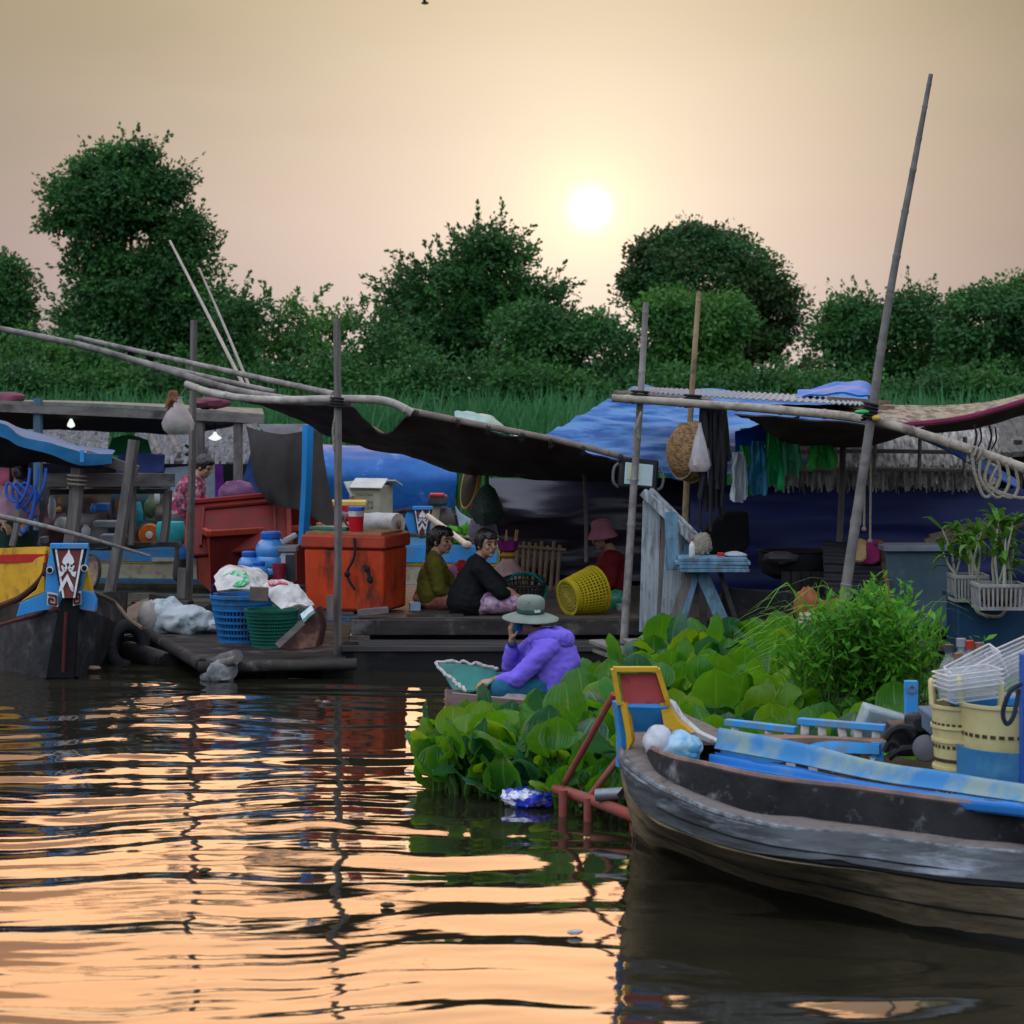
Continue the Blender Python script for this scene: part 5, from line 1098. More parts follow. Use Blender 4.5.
for k_ in range(6):
    mb = MB(); a = P(826+k_*3+U(-6, 2), 398+k_*1.3, 22.4-k_*.1); mb.bar(a, a+V((U(.4, .6), U(-.1, .1), -.04)), .06, .03)
    tag(mb.build('roof_batten', M('batten_brown', (.22, .14, .10), (.12, .08, .06), rough=.85, scale=9) if k_ == 0 else bpy.data.materials['batten_brown']), 'broken brown batten lying on the roof beside the tall leaning pole', 'batten', 'broken battens on the roof')
# patterned awning at the right with maroon trim
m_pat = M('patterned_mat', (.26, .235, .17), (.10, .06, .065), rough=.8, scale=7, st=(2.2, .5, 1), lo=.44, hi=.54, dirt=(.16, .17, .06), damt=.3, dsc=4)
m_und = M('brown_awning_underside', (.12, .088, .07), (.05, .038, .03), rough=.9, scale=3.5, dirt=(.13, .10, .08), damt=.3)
raw = thing('awning', 'brown patterned cloth awning with maroon edge at the right, sagging under the rail', 'awning', P(900, 420, 21))
mb = MB(); fr_ = [P(770, 411, 20.3), P(850, 419, 19.9), P(890, 426, 20.0), P(955, 419, 20.4), P(1000, 408, 20.6), P(1050, 392, 20.8)]
mb.sheet([[P(765, 405, 23.5), P(850, 405, 23.5), P(890, 405.5, 23.5), P(940, 405.5, 23.5), P(985, 403, 23.5), P(1050, 388, 23.5)], fr_], 50, 20, .012, .015, 3); mb.build('cloth', m_pat, raw)
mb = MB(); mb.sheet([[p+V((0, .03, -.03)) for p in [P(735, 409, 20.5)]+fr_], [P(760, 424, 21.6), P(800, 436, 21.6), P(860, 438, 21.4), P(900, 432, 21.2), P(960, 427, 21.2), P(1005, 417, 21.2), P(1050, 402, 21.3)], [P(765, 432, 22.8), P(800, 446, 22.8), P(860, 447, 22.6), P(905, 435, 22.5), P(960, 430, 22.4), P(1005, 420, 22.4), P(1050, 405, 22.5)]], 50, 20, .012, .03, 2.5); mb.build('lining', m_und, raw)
mb = MB(); mb.tube([p+V((0, -.02, -.005)) for p in spl(fr_[2:], 30)], .022, 7, flat=1.2); mb.build('trim', M('maroon_trim', (.20, .03, .07), (.14, .02, .05), rough=.8), raw)
mb = MB(); mb.ell(P(862, 412, 19.3), (.06, .03, .02), None, 10, 6); mb.cur = 1; mb.ell(P(876, 418, 19.35), (.04, .03, .025), None, 10, 6); tag(mb.build('cloth_scrap', [M('green_scrap', (.05, .45, .12), rough=.6), M('yellow_scrap', (.7, .45, .08), rough=.6)]), 'green and yellow scrap tied at the tall leaning pole lashing', 'cloth')
# thatch gable with battens
th_ = thing('thatch_panel', 'grey bamboo and palm thatch panel with ragged lower fringe above the navy tarp wall', 'thatch panel', P(890, 490, 23.4))
m_th = M('grey_thatch', (.52, .48, .43), (.13, .115, .105), rough=.95, scale=11, st=(2.2, 1, .35), bump=.6, lo=.38, hi=.62)
mb = MB(); mb.sheet([[P(740, 430, 24.0), P(860, 425, 24.0), P(1000, 430, 24.0)], [P(740, 485, 23.5), P(860, 486, 23.5), P(1000, 486, 23.5)]], 40, 8, .05, .03, 6); mb.build('thatch', m_th, th_)
mb = MB()
for k_ in range(1100):
    x = U(745, 992); y = U(470, 488); a = P(x, y-6, 23.42); mb.bar(a, a+V((U(-.02, .02), -.03, -U(.05, .12))), U(.008, .02), .006, V((0, 1, 0)))
mb.build('fringe', m_th, th_, smooth=False)
for y in (452, 470):
    mb = MB(); mb.tube(spl([P(790, y, 23.35), P(880, y-1, 23.35), P(992, y+1, 23.35)], 10), .022, 7); mb.build('batten', M('pale_batten', (.34, .31, .28), (.22, .2, .18), rough=.8, scale=8), th_)
for x in (835, 875, 920, 965): 
    mb = MB(); mb.tube([P(x, 437, 23.33), P(x-1, 475, 23.33)], .02, 7); mb.build('batten', bpy.data.materials['pale_batten'], th_)
mb = MB(); mb.sheet([[P(918, 430, 22.5), P(945, 438, 22.5), P(985, 462, 22.4), P(1018, 482, 22.3)], [P(922, 440, 22.2), P(950, 452, 22.2), P(985, 472, 22.1), P(1020, 490, 22.1)]], 24, 8, .012, .03, 4)
tag(mb.build('tarp_strip', M('blue_strip', (.02, .16, .50), (.015, .11, .38), rough=.5, scale=4)), 'narrow blue tarpaulin strip showing below the right part of the long rail', 'tarpaulin')
mb = MB(); mb.sheet([[P(950, 415, 28), P(1000, 410, 28), P(1060, 405, 28)], [P(930, 452, 26), P(990, 455, 26), P(1060, 452, 26)]], 50, 20, .06, .05, 5, (3, 1, 1))
rr_ = thing('far_hut', 'distant hut with grey roof of laid poles at the right edge', 'hut', P(1000, 500, 27)); mb.build('roof', M('pole_roof', (.13, .12, .11), (.06, .055, .05), rough=.9, scale=9, st=(3, .4, 1), bump=.6), rr_)
mb = MB(); mb.box(P(1010, 490, 27.2), (1.6, .2, .9)); mb.build('wall', black_m, rr_)
for x in (968, 1018): mb = MB(); mb.tube([P(x, 440, 26.3), P(x, 560, 26.3)], .05, 8); mb.build('post', wood_dk, rr_)
# tarp walls
m_nv = M('navy_tarp', (.022, .034, .155), (.011, .018, .085), rough=.5, scale=2.5, st=(.4, 1, 3), bump=.2, spec=.35)
mb = MB(); mb.sheet([[P(690, 484, 23.6), P(780, 486, 23.5), P(880, 487, 23.5), P(985, 488, 23.5), P(1060, 490, 23.4)], [P(690, 520, 23.5), P(780, 520, 23.4), P(880, 522, 23.4), P(985, 520, 23.4), P(1060, 520, 23.3)], [P(690, 560, 23.5), P(780, 556, 23.4), P(880, 556, 23.4), P(985, 556, 23.4), P(1060, 556, 23.3)], [P(690, 596, 23.5), P(780, 596, 23.4), P(880, 596, 23.4), P(985, 596, 23.4), P(1060, 596, 23.3)]], 70, 40, .015, .03, 1.6, (.5, 1, 4), 3)
tag(mb.build('tarp_wall', m_nv), 'dark navy tarpaulin wall of the house below the thatch fringe', 'tarpaulin')
m_pl = M('purple_black_plastic', (.022, .018, .032), (.012, .010, .018), rough=.28, scale=2.5, bump=.25, bsc=6, st=(.3, 1, 2.5), spec=.6)
mb = MB(); mb.sheet([[P(488, 478, 24.2), P(540, 480, 24.2), P(600, 478, 24.2), P(700, 478, 24.2)], [P(492, 505, 24.1), P(550, 510, 24.0), P(610, 508, 24.1), P(700, 508, 24.1)], [P(498, 535, 24.2), P(550, 538, 24.05), P(610, 542, 24.1), P(700, 540, 24.1)], [P(505, 560, 24.1), P(550, 572, 24.1), P(610, 580, 24.1), P(700, 580, 24.1)]], 70, 40, .012, .045, 1.8, (.5, 1, 3.2), 9)
tag(mb.build('plastic_wall', m_pl), 'shiny creased purplish black plastic sheet wall behind the seated women', 'plastic sheet')
mb = MB(); mb.sheet([[P(500, 540, 24.5), P(600, 545, 24.5), P(1000, 560, 24.5)], [P(500, 600, 24.4), P(600, 600, 24.4), P(1000, 610, 24.4)]], 20, 8, .02)
tag(mb.build('lower_wall', black_m), 'soot dark low board wall behind the stick fence', 'wall')
for x0, y0, x1, y1, r_, lb in ((584, 470, 586, 562, .02, 'thin brown stick hanging upright before the plastic wall'), (843, 440, 838, 560, .03, 'thin dark pole in front of the navy wall')):
    mb = MB(); mb.tube(spl([P(x0, y0, 22.6), P((x0+x1)/2+1, (y0+y1)/2, 22.6), P(x1, y1, 22.6)], 8), r_, 7); tag(mb.build('thin_pole', wood_gyv), lb, 'pole')
mb = MB(); mb.tube(spl([P(478, 470, 23.6), P(520, 473, 23.4), P(560, 475, 23.2)], 8), .025, 7); tag(mb.build('thin_pole', bamboo_t), 'thin bamboo spar under the right end of the black awning', 'pole')
# hanging bags, nets
def hangbag(label, x0, x1, y0, y1, Y, col, sd):
    c = P((x0+x1)/2, y0, Y); w_ = (x1-x0)/F*Y; h = (y1-y0)/F*Y; mb = MB()
    rows = []
    for i in range(7):
        t = i/6; ww = w_*(.62+.38*min(1, t*1.6))*(1-.3*max(0, t-.7))
        rows.append([c+V((-ww/2, U(-.03, .03), -h*t)), c+V((-ww/4, -.08*t, -h*t*U(.9, 1.08))), c+V((ww/8, U(-.02, .03), -h*t*U(.85, 1.05))), c+V((ww/3, -.07*t, -h*t*U(.95, 1.08))), c+V((ww/2, U(-.03, .03), -h*t*U(.85, 1)))])
    mb.sheet(rows, 40, 26, .008, .035, 6, (4, 1, .7), sd, corr=(.016, 3.5, 'u'))
    hl = MB()
    o = mb.build('hanging_bag', M('bag_'+str(sd), col, tuple(x*.55 for x in col), rough=.45, scale=6, st=(3, 1, .5), spec=.5, trl=.25, bump=.2)); return tag(o, label, 'bag')
hangbag('white plastic bag hanging next to the black net strands', 730, 748, 452, 500, 22.2, (.75, .85, .9), 1)
hangbag('bright green bag between the white and the blue hanging bags', 737, 753, 446, 494, 22.35, (.05, .65, .14), 2)
hangbag('blue crumpled bag hanging between green bags', 747, 767, 441, 494, 22.3, (.04, .36, .62), 3)
hangbag('big bright green bag hanging right of the blue bag', 763, 783, 433, 486, 22.4, (.03, .75, .20), 4)
hangbag('pale green bag hanging at the end of the row below the awning', 780, 800, 431, 474, 22.5, (.14, .75, .42), 5)
hangbag('wide green mesh bag hanging alone against the thatch', 807, 836, 440, 471, 22.3, (.05, .70, .09), 6)
nt_ = thing('fishing_net', 'bundle of long black net strands hanging from the bamboo rail', 'net', P(712, 530, 20.6))
for k_ in range(34):
    x = U(698, 728); y1 = U(470, 532) if 700 < x < 726 else U(450, 500); mb = MB(); a = P(x*.8+713*.2, 403, 20.5+U(-.06, .1)); b = P(x+U(-3, 3), y1, 20.5+U(-.08, .12))
    mb.tube(spl([a, a.lerp(b, .5)+V((U(-.03, .03), U(-.03, .03), 0)), b], 8), [U(.010, .022) for _ in range(8)], 5); mb.build('strand', cord_bk, nt_)
# woven dome basket
wb_ = thing('woven_basket', 'round brown woven dome basket hanging on the tan bamboo', 'basket', P(688, 480, 20.8))
m_wv = M('woven_brown', (.34, .20, .085), (.13, .075, .035), rough=.75, scale=26, st=(1, 1, 2.2), bump=.7, lo=.42, hi=.58)
c = P(694, 452, 20.8); ax = V((-.86, -.42, .08)).normalized(); mb = MB()
pr = [(.262, 0), (.258, .04), (.245, .09), (.215, .14), (.165, .185), (.10, .215), (.03, .228), (.001, .23)]
mb.lathe(c, pr+[(.001, .215), (.155, .17), (.235, .08), (.248, .0)], 36, ax, wob=.02); mb.build('shell', m_wv, wb_)
for r_, z in ((.262, .0), (.236, .105)):
    mb = MB(); mb.lathe(c+ax*z, [(r_-.01, -.012), (r_+.012, -.012), (r_+.012, .012), (r_-.01, .012)], 36, ax, closed=True); mb.build('rim', bamboo_t, wb_)
mb = MB(); c = P(700, 452, 20.45); mb.lathe(c, [(.001, -.17), (.07, -.165), (.10, -.11), (.085, -.02), (.05, .10), (.018, .21), (.012, .25)], 18, wob=.25)
pb = mb.build('plastic_bag', M('clear_bag', (.62, .60, .60), (.45, .42, .42), rough=.25, spec=.6, scale=8, alpha=.6)); tag(pb, 'clear plastic bag of snacks hanging in front of the woven dome basket', 'plastic bag')
mb = MB(); mb.ell(c+V((0, 0, -.11)), (.075, .07, .05), None, 12, 8, .3, 4); mb.build('snacks', M('snacks', (.45, .16, .07), (.35, .08, .05), rough=.6, scale=18), pb)
# flood lamp
fl = thing('flood_lamp', 'black framed solar flood lamp with pale lens at the house corner', 'lamp', P(637, 490, 20.75))
Rm = rot(-.2, .10, .12); c = P(638, 474, 20.78)
mb = MB(); mb.box(c, (.345, .07, .275), Rm); mb.build('housing', M('lamp_black', (.02, .02, .022), rough=.4), fl, bevel=.02)
mb = MB(); mb.box(c+Rm @ V((0, -.037, -.01)), (.245, .012, .19), Rm); mb.build('lens', M('lamp_lens', (.45, .58, .58), (.35, .47, .48), rough=.2, spec=.7, scale=6), fl, bevel=.004)
mb = MB(); mb.box(c+Rm @ V((-.05, -.046, .0)), (.10, .008, .13), Rm); mb.build('led_panel', M('led_panel', (.55, .62, .42), rough=.4), fl)
lg = M('lamp_grey', (.12, .13, .14), rough=.4)
for sd in (-1, 1): mb = MB(); q = [c+Rm @ V((sd*.165, -.0, .08)), c+Rm @ V((sd*.215, -.02, .03)), c+Rm @ V((sd*.215, -.02, -.09)), c+Rm @ V((sd*.165, 0, -.13))]; mb.tube(spl(q, 12), .013, 6); mb.build('bracket', lg, fl)
mb = MB(); mb.box(c+Rm @ V((-.03, -.04, -.12)), (.05, .01, .02), Rm); mb.build('red_switch', red_pt, fl)
# slatted gate
gt = thing('slatted_gate', 'leaning gate of peeling white and pale blue slats beside the corner bamboo', 'gate', P(660, 650, 20.4))
m_sl = M('peeling_white_paint', (.42, .46, .47), (.18, .21, .23), rough=.8, scale=9, st=(2.5, 1, .2), bump=.4, dirt=(.07, .06, .05), damt=.45, dsc=5, dst=(2, 2, .5))
m_sb2 = M('peeling_blue_paint', (.15, .28, .37), (.06, .13, .19), rough=.8, scale=9, st=(1.5, 1, .3), bump=.4, dirt=(.10, .10, .10), damt=.42, dsc=9)
for k_, (a, b, w_) in enumerate((((648, 500), (644, 632), .085), ((656, 505), (651, 640), .09), ((665, 514), (658, 644), .05), ((672, 520), (664, 648), .085), ((681, 530), (670, 650), .085), ((690, 538), (677, 652), .08), ((697, 545), (684, 654), .05))):
    mb = MB(); mb.bar(P(*a, 20.55-.02*k_), P(*b, 20.5-.02*k_), .025, w_, V((1, 0, 0)))
    mb.build('slat', (m_sl, m_sl, wood_gyv, m_sl, m_sl, m_sb2, wood_gyv)[k_], gt, bevel=.003)
mb = MB(); mb.bar(P(643, 492, 20.5), P(706, 552, 20.3), .06, .07); mb.bar(P(650, 490, 20.6), P(700, 540, 20.4), .06, .05); mb.build('top_rail', m_sl, gt, bevel=.004)
mb = MB(); mb.bar(P(671, 512, 20.35), P(673, 570, 20.3), .04, .11, V((1, 0, 0))); mb.build('blue_stile', m_sb2, gt, bevel=.004)
mb = MB(); mb.bar(P(646, 642, 20.35), P(674, 615, 20.3), .035, .05); mb.build('brace', wood_dk, gt)
mb = MB(); mb.ell(P(702, 545, 20.25), (.085, .06, .10), None, 18, 12, .35, 5, 3); tag(mb.build('rope_coil', rope_m), 'grey tangle of rope hung over the lower end of the slatted gate', 'rope')
# work table
tb = thing('work_table', 'pale blue peeling wooden stand beside the slatted gate', 'table', P(712, 650, 20.1))
mb = MB()
for k_ in range(4): mb.box(P(712+U(-2, 2), 558+k_*3.6, 20.1), (.60+U(-.03, .03), .42, .028), rotz(U(-.03, .03)))
mb.build('tabletop', m_sb2, tb, bevel=.004)
for a, b, w_, m_ in (((701, 572), (733, 645), .11, m_sb2), ((690, 572), (664, 652), .09, wood_gyv), ((697, 572), (676, 645), .05, m_sb2), ((720, 572), (744, 645), .04, wood_dk), ((702, 575), (704, 640), .06, wood_dk)):
    mb = MB(); mb.bar(P(*a, 20.08), P(*b, 20.05), .035, w_, V((1, 0, 0))); mb.build('leg', m_, tb, bevel=.003)
def bottle(label, c, s, m1, m2, group=None, cat='bottle'):
    t = thing('bottle', label, cat, c, group); mb = MB(); mb.lathe(c, [(.03*s, 0), (.034*s, .01*s), (.034*s, .11*s), (.028*s, .14*s), (.012*s, .165*s), (.012*s, .18*s)], 14); mb.build('bottle_body', m1, t)
    mb = MB(); mb.lathe(c+V((0, 0, .178*s)), [(.015*s, 0), (.015*s, .025*s), (.001, .026*s)], 12); mb.build('cap', m2, t); return t
bottle('small white bottle with red cap on the pale blue stand', P(692, 557, 20.0), .75, white_pt, red_pt)
mb = MB(); mb.lathe(P(721, 556, 20.0), [(.03, 0), (.034, .01), (.03, .028), (.001, .03)], 14); tag(mb.build('red_lid', red_pt), 'small red plastic lid lying on the pale blue stand', 'dish')  # a loose red lid left on the stand, not a dish
mb = MB(); mb.ell(P(735, 555, 20.05), (.10, .06, .03), None, 16, 8, .3, 5); tag(mb.build('cloth', M('grey_cloth', (.35, .38, .40), (.2, .22, .24), rough=.85, scale=9)), 'crumpled grey cloth at the right end of the pale blue stand', 'cloth')
for k_, (x0, y0, x1, y1) in enumerate(((596, 641, 632, 655), (600, 650, 628, 660), (630, 640, 655, 652))):
    mb = MB(); mb.bar(P(x0, y0, 19.9), P(x1, y1, 19.4), .14, .03); tag(mb.build('loose_board', wood_gy, bevel=.003), ('wider grey board jutting out over the water by the gate', 'narrower grey board below the wider jutting board', 'grey board at the foot of the corner bamboo')[k_], 'board')
# dark stove corner
mb = MB(); mb.prism([P(722, 588, 20.2), P(796, 592, 20.2), P(800, 650, 20.2), P(720, 650, 20.2)], (0, .05, 0)); tag(mb.build('board_panel', M('charred_board', (.016, .017, .018), (.009, .009, .010), rough=.7, scale=4, bump=.3, dirt=(.07, .07, .07), damt=.25), bevel=.01), 'black charred board leaning beside the pale blue stand', 'board')
pt_ = thing('cooking_pot', 'wide soot black pot on the dark planks before the navy wall', 'pot', P(795, 575, 21.6))
mb = MB(); mb.lathe(P(795, 578, 21.6), [(.20, 0), (.30, .05), (.33, .16), (.32, .24), (.34, .25), (.30, .25), (.28, .1), (.001, .04)], 26); mb.build('bowl', black_m, pt_)
mb = MB(); mb.ell(P(781, 558, 21.3), (.16, .1, .06), None, 14, 8, .3); mb.build('lid', M('pot_lid', (.05, .05, .055), rough=.5), pt_)
mb = MB()
for k_ in range(7): mb.box(P(786+k_*10, 592, 21.3), (.082, .04, .36))
tag(mb.build('plank_front', M('dark_plank', (.03, .027, .028), (.014, .013, .014), rough=.8, scale=7, st=(2, 1, .2), bump=.3), bevel=.004), 'dark upright planks closing the front below the black pot', 'plank front')
mb = MB(); mb.prism([P(722, 512, 22.8), P(748, 512, 22.8), P(750, 545, 22.8), P(744, 552, 22.8), P(700, 556, 22.8), P(705, 530, 22.8)], (0, .25, 0)); tag(mb.build('black_cabinet', black_m, bevel=.02), 'black squarish bundle in the dark under the black net strands', 'bundle')
# corrugated dark A-frame, cloths
af = thing('corrugated_panel', 'black corrugated tin panels propped as a tent beside the tall leaning pole', 'tin panel', P(855, 605, 20.9))
mb = MB(); mb.sheet([[P(822, 541, 21.4), P(850, 543, 21.3), P(880, 544, 21.1)], [P(826, 606, 20.7), P(855, 606, 20.6), P(888, 606, 20.5)]], 14, 80, .012, corr=(.02, 9, 'v')); mb.build('front_sheet', M('black_tin', (.022, .022, .025), (.011, .011, .013), rough=.45, scale=5, metal=.3), af)
mb = MB(); mb.bar(P(880, 542, 21.1), P(890, 607, 20.5), .04, .05); mb.build('edge_strip', M('rust_strip', (.14, .07, .04), rough=.8, scale=8), af)
for x0, x1, y1, col, lb, nm in ((855, 866, 560, (.42, .28, .13), 'tan rag hung over the black corrugated panel', 'tan_rag'), (864, 880, 562, (.24, .02, .10), 'maroon rag hung over the black corrugated panel', 'maroon_rag')):
    mb = MB(); mb.sheet([[P(x0, 548, 21.45), P((x0+x1)/2, 546, 21.5), P(x1, 547, 21.45)], [P(x0, 542, 21.2), P((x0+x1)/2, 541, 21.2), P(x1, 542, 21.2)], [P(x0-1, y1, 20.85), P((x0+x1)/2, y1+2, 20.85), P(x1, y1-2, 20.85)]], 14, 16, .02, .015, 8); tag(mb.build('rag', M(nm, col, rough=.9, scale=12, bump=.3)), lb, 'cloth')
for x, y1, lb in ((864, 529, 'shorter hanging cord by the tall leaning pole'), (870, 541, 'longer hanging cord by the tall leaning pole')):
    mb = MB(); mb.tube([P(x+1, 440, 20.6), P(x, y1, 20.6)], .011, 5); mb.ell(P(x, y1, 20.6), .022, None, 8, 6); tag(mb.build('rope', rope_m), lb, 'rope')
# grey blue cabinet
cb_ = thing('cabinet', 'plain grey blue box cabinet with pale lid right of the corrugated panels', 'cabinet', P(917, 625, 20.6))
mb = MB(); q = P(917, 628, 20.8); mb.box(q+V((0, .2, .34)), (.54, .45, .66)); mb.build('body', M('cabinet_grey', (.065, .10, .125), (.045, .075, .095), rough=.6, scale=2.5, dirt=(.08, .11, .13), damt=.3, dsc=4), cb_, bevel=.008)
mb = MB(); mb.box(q+V((0, .19, .69)), (.60, .52, .045)); mb.build('lid', M('cabinet_lid', (.17, .21, .24), (.11, .14, .17), rough=.6, scale=4), cb_, bevel=.006)
for k_, (x0, y0, x1, y1) in enumerate(((925, 545, 1010, 532), (930, 540, 1015, 527), (945, 534, 1020, 524))):
    mb = MB(); a, b = P(x0, y0, 21.3+k_*.12), P(x1, y1, 21.4+k_*.12); mb.tube(spl([a, a.lerp(b, .5)+V((0, 0, .02)), b], 10), [.055+.008*noise.noise(V((i, k_, 0))) for i in range(10)], 10); tag(mb.build('log', M('log_bark', (.17, .12, .09), (.09, .065, .05), rough=.9, scale=8, bump=.5) if k_ == 0 else bpy.data.materials['log_bark']), ('lowest log of the small pile on the grey blue cabinet', 'middle log of the small pile on the grey blue cabinet', 'top log of the small pile on the grey blue cabinet')[k_], 'log')
# blue box, orchid baskets
bx = thing('plastic_crate', 'deep blue lidded box under the white orchid baskets at the right edge', 'box', P(995, 650, 19.2))
mb = MB(); q = P(1000, 660, 19.2); mb.box(q+V((.05, .25, .23)), (.78, .5, .50)); mb.build('body', M('deep_blue_box', (.013, .05, .10), (.009, .035, .07), rough=.55, scale=3, dirt=(.02, .03, .05), damt=.3), bx, bevel=.015)
mb = MB(); mb.box(q+V((.05, .24, .50)), (.84, .56, .05)); mb.build('lid', M('deep_blue_lid', (.013, .05, .10), rough=.5), bx, bevel=.01)
mb = MB(); mb.tube(spl([q+V((-.22, -.02, .47)), q+V((-.18, -.08, .38)), q+V((-.02, -.10, .36)), q+V((.06, -.04, .46))], 16), .014, 6); tag(mb.build('rope_loop', rope_m), 'old rope loop on the front of the deep blue box', 'rope')
m_ob = M('white_basket_plastic', (.33, .33, .32), (.20, .20, .19), rough=.6, scale=8, dirt=(.15, .13, .10), damt=.35)
m_ol = [M('orchid_leaf', (.12, .27, .035), (.06, .17, .02), rough=.45, scale=3, trl=.35), M('orchid_cane', (.34, .36, .26), (.22, .22, .15), rough=.6, scale=9)]
def orchid(label, c, w_, d_, h, canes, hs):
    t = thing('plant_basket', label, 'plant basket', c); mb = MB()
    for z, k in ((0, 1), (h, 1.06)):
        q = [c+V((sx*w_/2*k, sy*d_/2*k, z)) for sx, sy in ((-1, -1), (1, -1), (1, 1), (-1, 1))]
        for i in range(4): mb.bar(q[i], q[(i+1) % 4], .022, .025)
    for i in range(11):
        x = (i/10-.5)*w_; 
        for sy in (-1, 1): mb.bar(c+V((x, sy*d_/2, 0)), c+V((x*1.06, sy*d_/2*1.06, h)), .016, .008, V((0, 1, 0)))
    for i in range(6):
        y = (i/5-.5)*d_
        for sx in (-1, 1): mb.bar(c+V((sx*w_/2, y, 0)), c+V((sx*w_/2*1.06, y*1.06, h)), .008, .016, V((0, 1, 0)))
    mb.build('pot_basket', m_ob, t)
    s = MB(); s.ell(c+V((0, 0, h*.55)), (w_*.46, d_*.46, h*.5), None, 16, 8, .2, 4); s.build('root_mass', M('coir', (.10, .07, .045), (.05, .035, .025), rough=.95, scale=14, bump=.5) if 'coir' not in bpy.data.materials else bpy.data.materials['coir'], t)
    p = MB(); r = random.Random(int(abs(c.x)*1000))
    for k in range(canes):
        b = c+V((r.uniform(-.4, .4)*w_, r.uniform(-.4, .4)*d_, h*.9)); H_ = hs*r.uniform(.5, 1.05); top = b+V((r.uniform(-.12, .12), r.uniform(-.1, .1), H_)); p.cur = 1
        q = spl([b, b.lerp(top, .5)+V((r.uniform(-.03, .03), 0, 0)), top], 8); p.tube(q, [.007, .010, .011, .012, .010, .009, .007, .005], 6); p.cur = 0
        for j in range(r.randint(6, 10)):
            d = V((r.uniform(-1, 1), r.uniform(-.6, .6), r.uniform(-.15, .9))).normalized(); L_ = r.uniform(.12, .24); s_ = d.cross(V((0, .3, 1))).normalized(); bb = q[r.choice((7, 7, 6, 5, 3))]
            e = spl([bb, bb+d*L_*.55+V((0, 0, .03)), bb+d*L_+V((0, 0, -.04))], 5); ww = [.012, .024, .026, .016, .002]
            p.add([x+s_*w0 for x, w0 in zip(e, ww)]+[x-s_*w0 for x, w0 in zip(e, ww)], [(i, i+1, 6+i, 5+i) for i in range(4)])
    p.build('orchid', m_ol, t, fix=False)
orchid('white slatted basket of orchids, left one on the deep blue box', P(968, 599, 19.3), .25, .3, .19, 8, .38)
orchid('white slatted basket of orchids nearer the right edge, hanging lower', P(998, 607, 18.9), .34, .3, .18, 12, .5)
mb = MB()
for k_ in range(4):
    a = P(972+k_*9, 452+k_*4, 19.15); mb.tube(spl([a, a+V((.02-.03*k_, -.03, -.18)), a+V((.10+.02*k_, -.05, -.36+.03*k_)), a+V((.22, -.02, -.22)), a+V((.20, 0, .0-.05))], 26), .014, 6)
wrap(mb, P(975, 455, 19.2), V((1, 0, -.35)), .06, 3, .02, .012)
tag(mb.build('rope_coil', rope_m), 'pale rope loops hanging from the right end of the long rail', 'rope')
for k_ in range(2):
    mb = MB(); a = P(974+k_*15, 425, 19.8); mb.tube(spl([a, a+V((.02, 0, -.10)), a+V((-.02, 0, -.24))], 8), .010, 5); mb.tube(spl([a+V((.05, 0, -.02)), a+V((.06, 0, -.12)), a+V((.02, 0, -.2))], 8), .008, 5); tag(mb.build('hook_cord', cord_bk), ('left dark cord hook above the rope loops', 'right dark cord hook above the rope loops')[k_], 'cord')
mb = MB(); mb.tube(spl([P(641, 412, 20.45), P(637, 425, 20.4), P(634, 432, 20.4), P(639, 438, 20.4), P(636, 430, 20.4)], 20), .012, 6); tag(mb.build('rope', rope_m), 'short knotted cord hanging at the grey corner bamboo', 'cord')
# white basket with coconut husks
wk = thing('basket', 'white lattice basket of brown husks behind the bushy weeds', 'basket', P(820, 640, 19.6))
c = P(821, 642, 19.6); mb = MB(); basket(mb, c, .17, .20, .24, 22, 7, .009, solid=(.84, 1)); mb.build('basket_body', M('cream_basket', (.55, .50, .36), (.42, .38, .27), rough=.6, scale=6), wk)
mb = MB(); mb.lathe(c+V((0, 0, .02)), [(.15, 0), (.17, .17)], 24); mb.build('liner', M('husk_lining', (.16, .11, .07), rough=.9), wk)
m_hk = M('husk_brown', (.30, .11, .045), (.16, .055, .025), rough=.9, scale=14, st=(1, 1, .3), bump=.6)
for k_, (dx, dy, dz, r_, lb) in enumerate(((-.12, -.02, .30, .11, 'tall reddish coconut husk at the left of the white basket'), (.06, -.05, .26, .10, 'round brown husk in the middle of the white basket'), (.15, .03, .28, .085, 'small brown husk at the right of the white basket'))):
    mb = MB(); mb.ell(c+V((dx, dy, dz)), (r_, r_, r_*(1.35 if k_ == 0 else .9)), rot(0, .2*k_, 0), 18, 12, .2, 4, k_); tag(mb.build('coconut_husk', m_hk), lb, 'husk')
# ------------------------------------------------------------------ things on the main deck
yk = thing('basket', 'bright yellow lattice basket tipped on its side on the deck', 'basket', P(580, 615, 21.4))
ax = V((.78, .50, .16)).normalized(); c = P(568, 597.5, 21.25)
m_yb = M('yellow_basket_plastic', (.48, .38, .012), (.34, .26, .01), rough=.45, scale=5)
mb = MB(); basket(mb, c, .155, .215, .30, 44, 9, .0070, ax, base=False, solid=(0, .08)); mb.build('basket_body', m_yb, yk)
mb = MB()
for k_ in range(5): r_ = .15*(k_+.6)/5; mb.lathe(c, [(r_-.006, -.004), (r_+.006, -.004), (r_+.006, .006), (r_-.006, .006)], 30, ax, closed=True)
x_, d_, u_ = basis(ax)
for k_ in range(22): a = 6.283*k_/22; mb.tube([c, c+(x_*math.cos(a)+u_*math.sin(a))*.16], .005, 4)
mb.build('base_lattice', M('yellow_base', (.40, .32, .05), (.28, .22, .03), rough=.5, scale=6), yk)
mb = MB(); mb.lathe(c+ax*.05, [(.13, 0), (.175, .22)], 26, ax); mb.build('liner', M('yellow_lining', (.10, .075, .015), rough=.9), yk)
tk = thing('basket', 'dark net basket with teal rim standing behind the woman in black', 'basket', P(524, 608, 22.2))
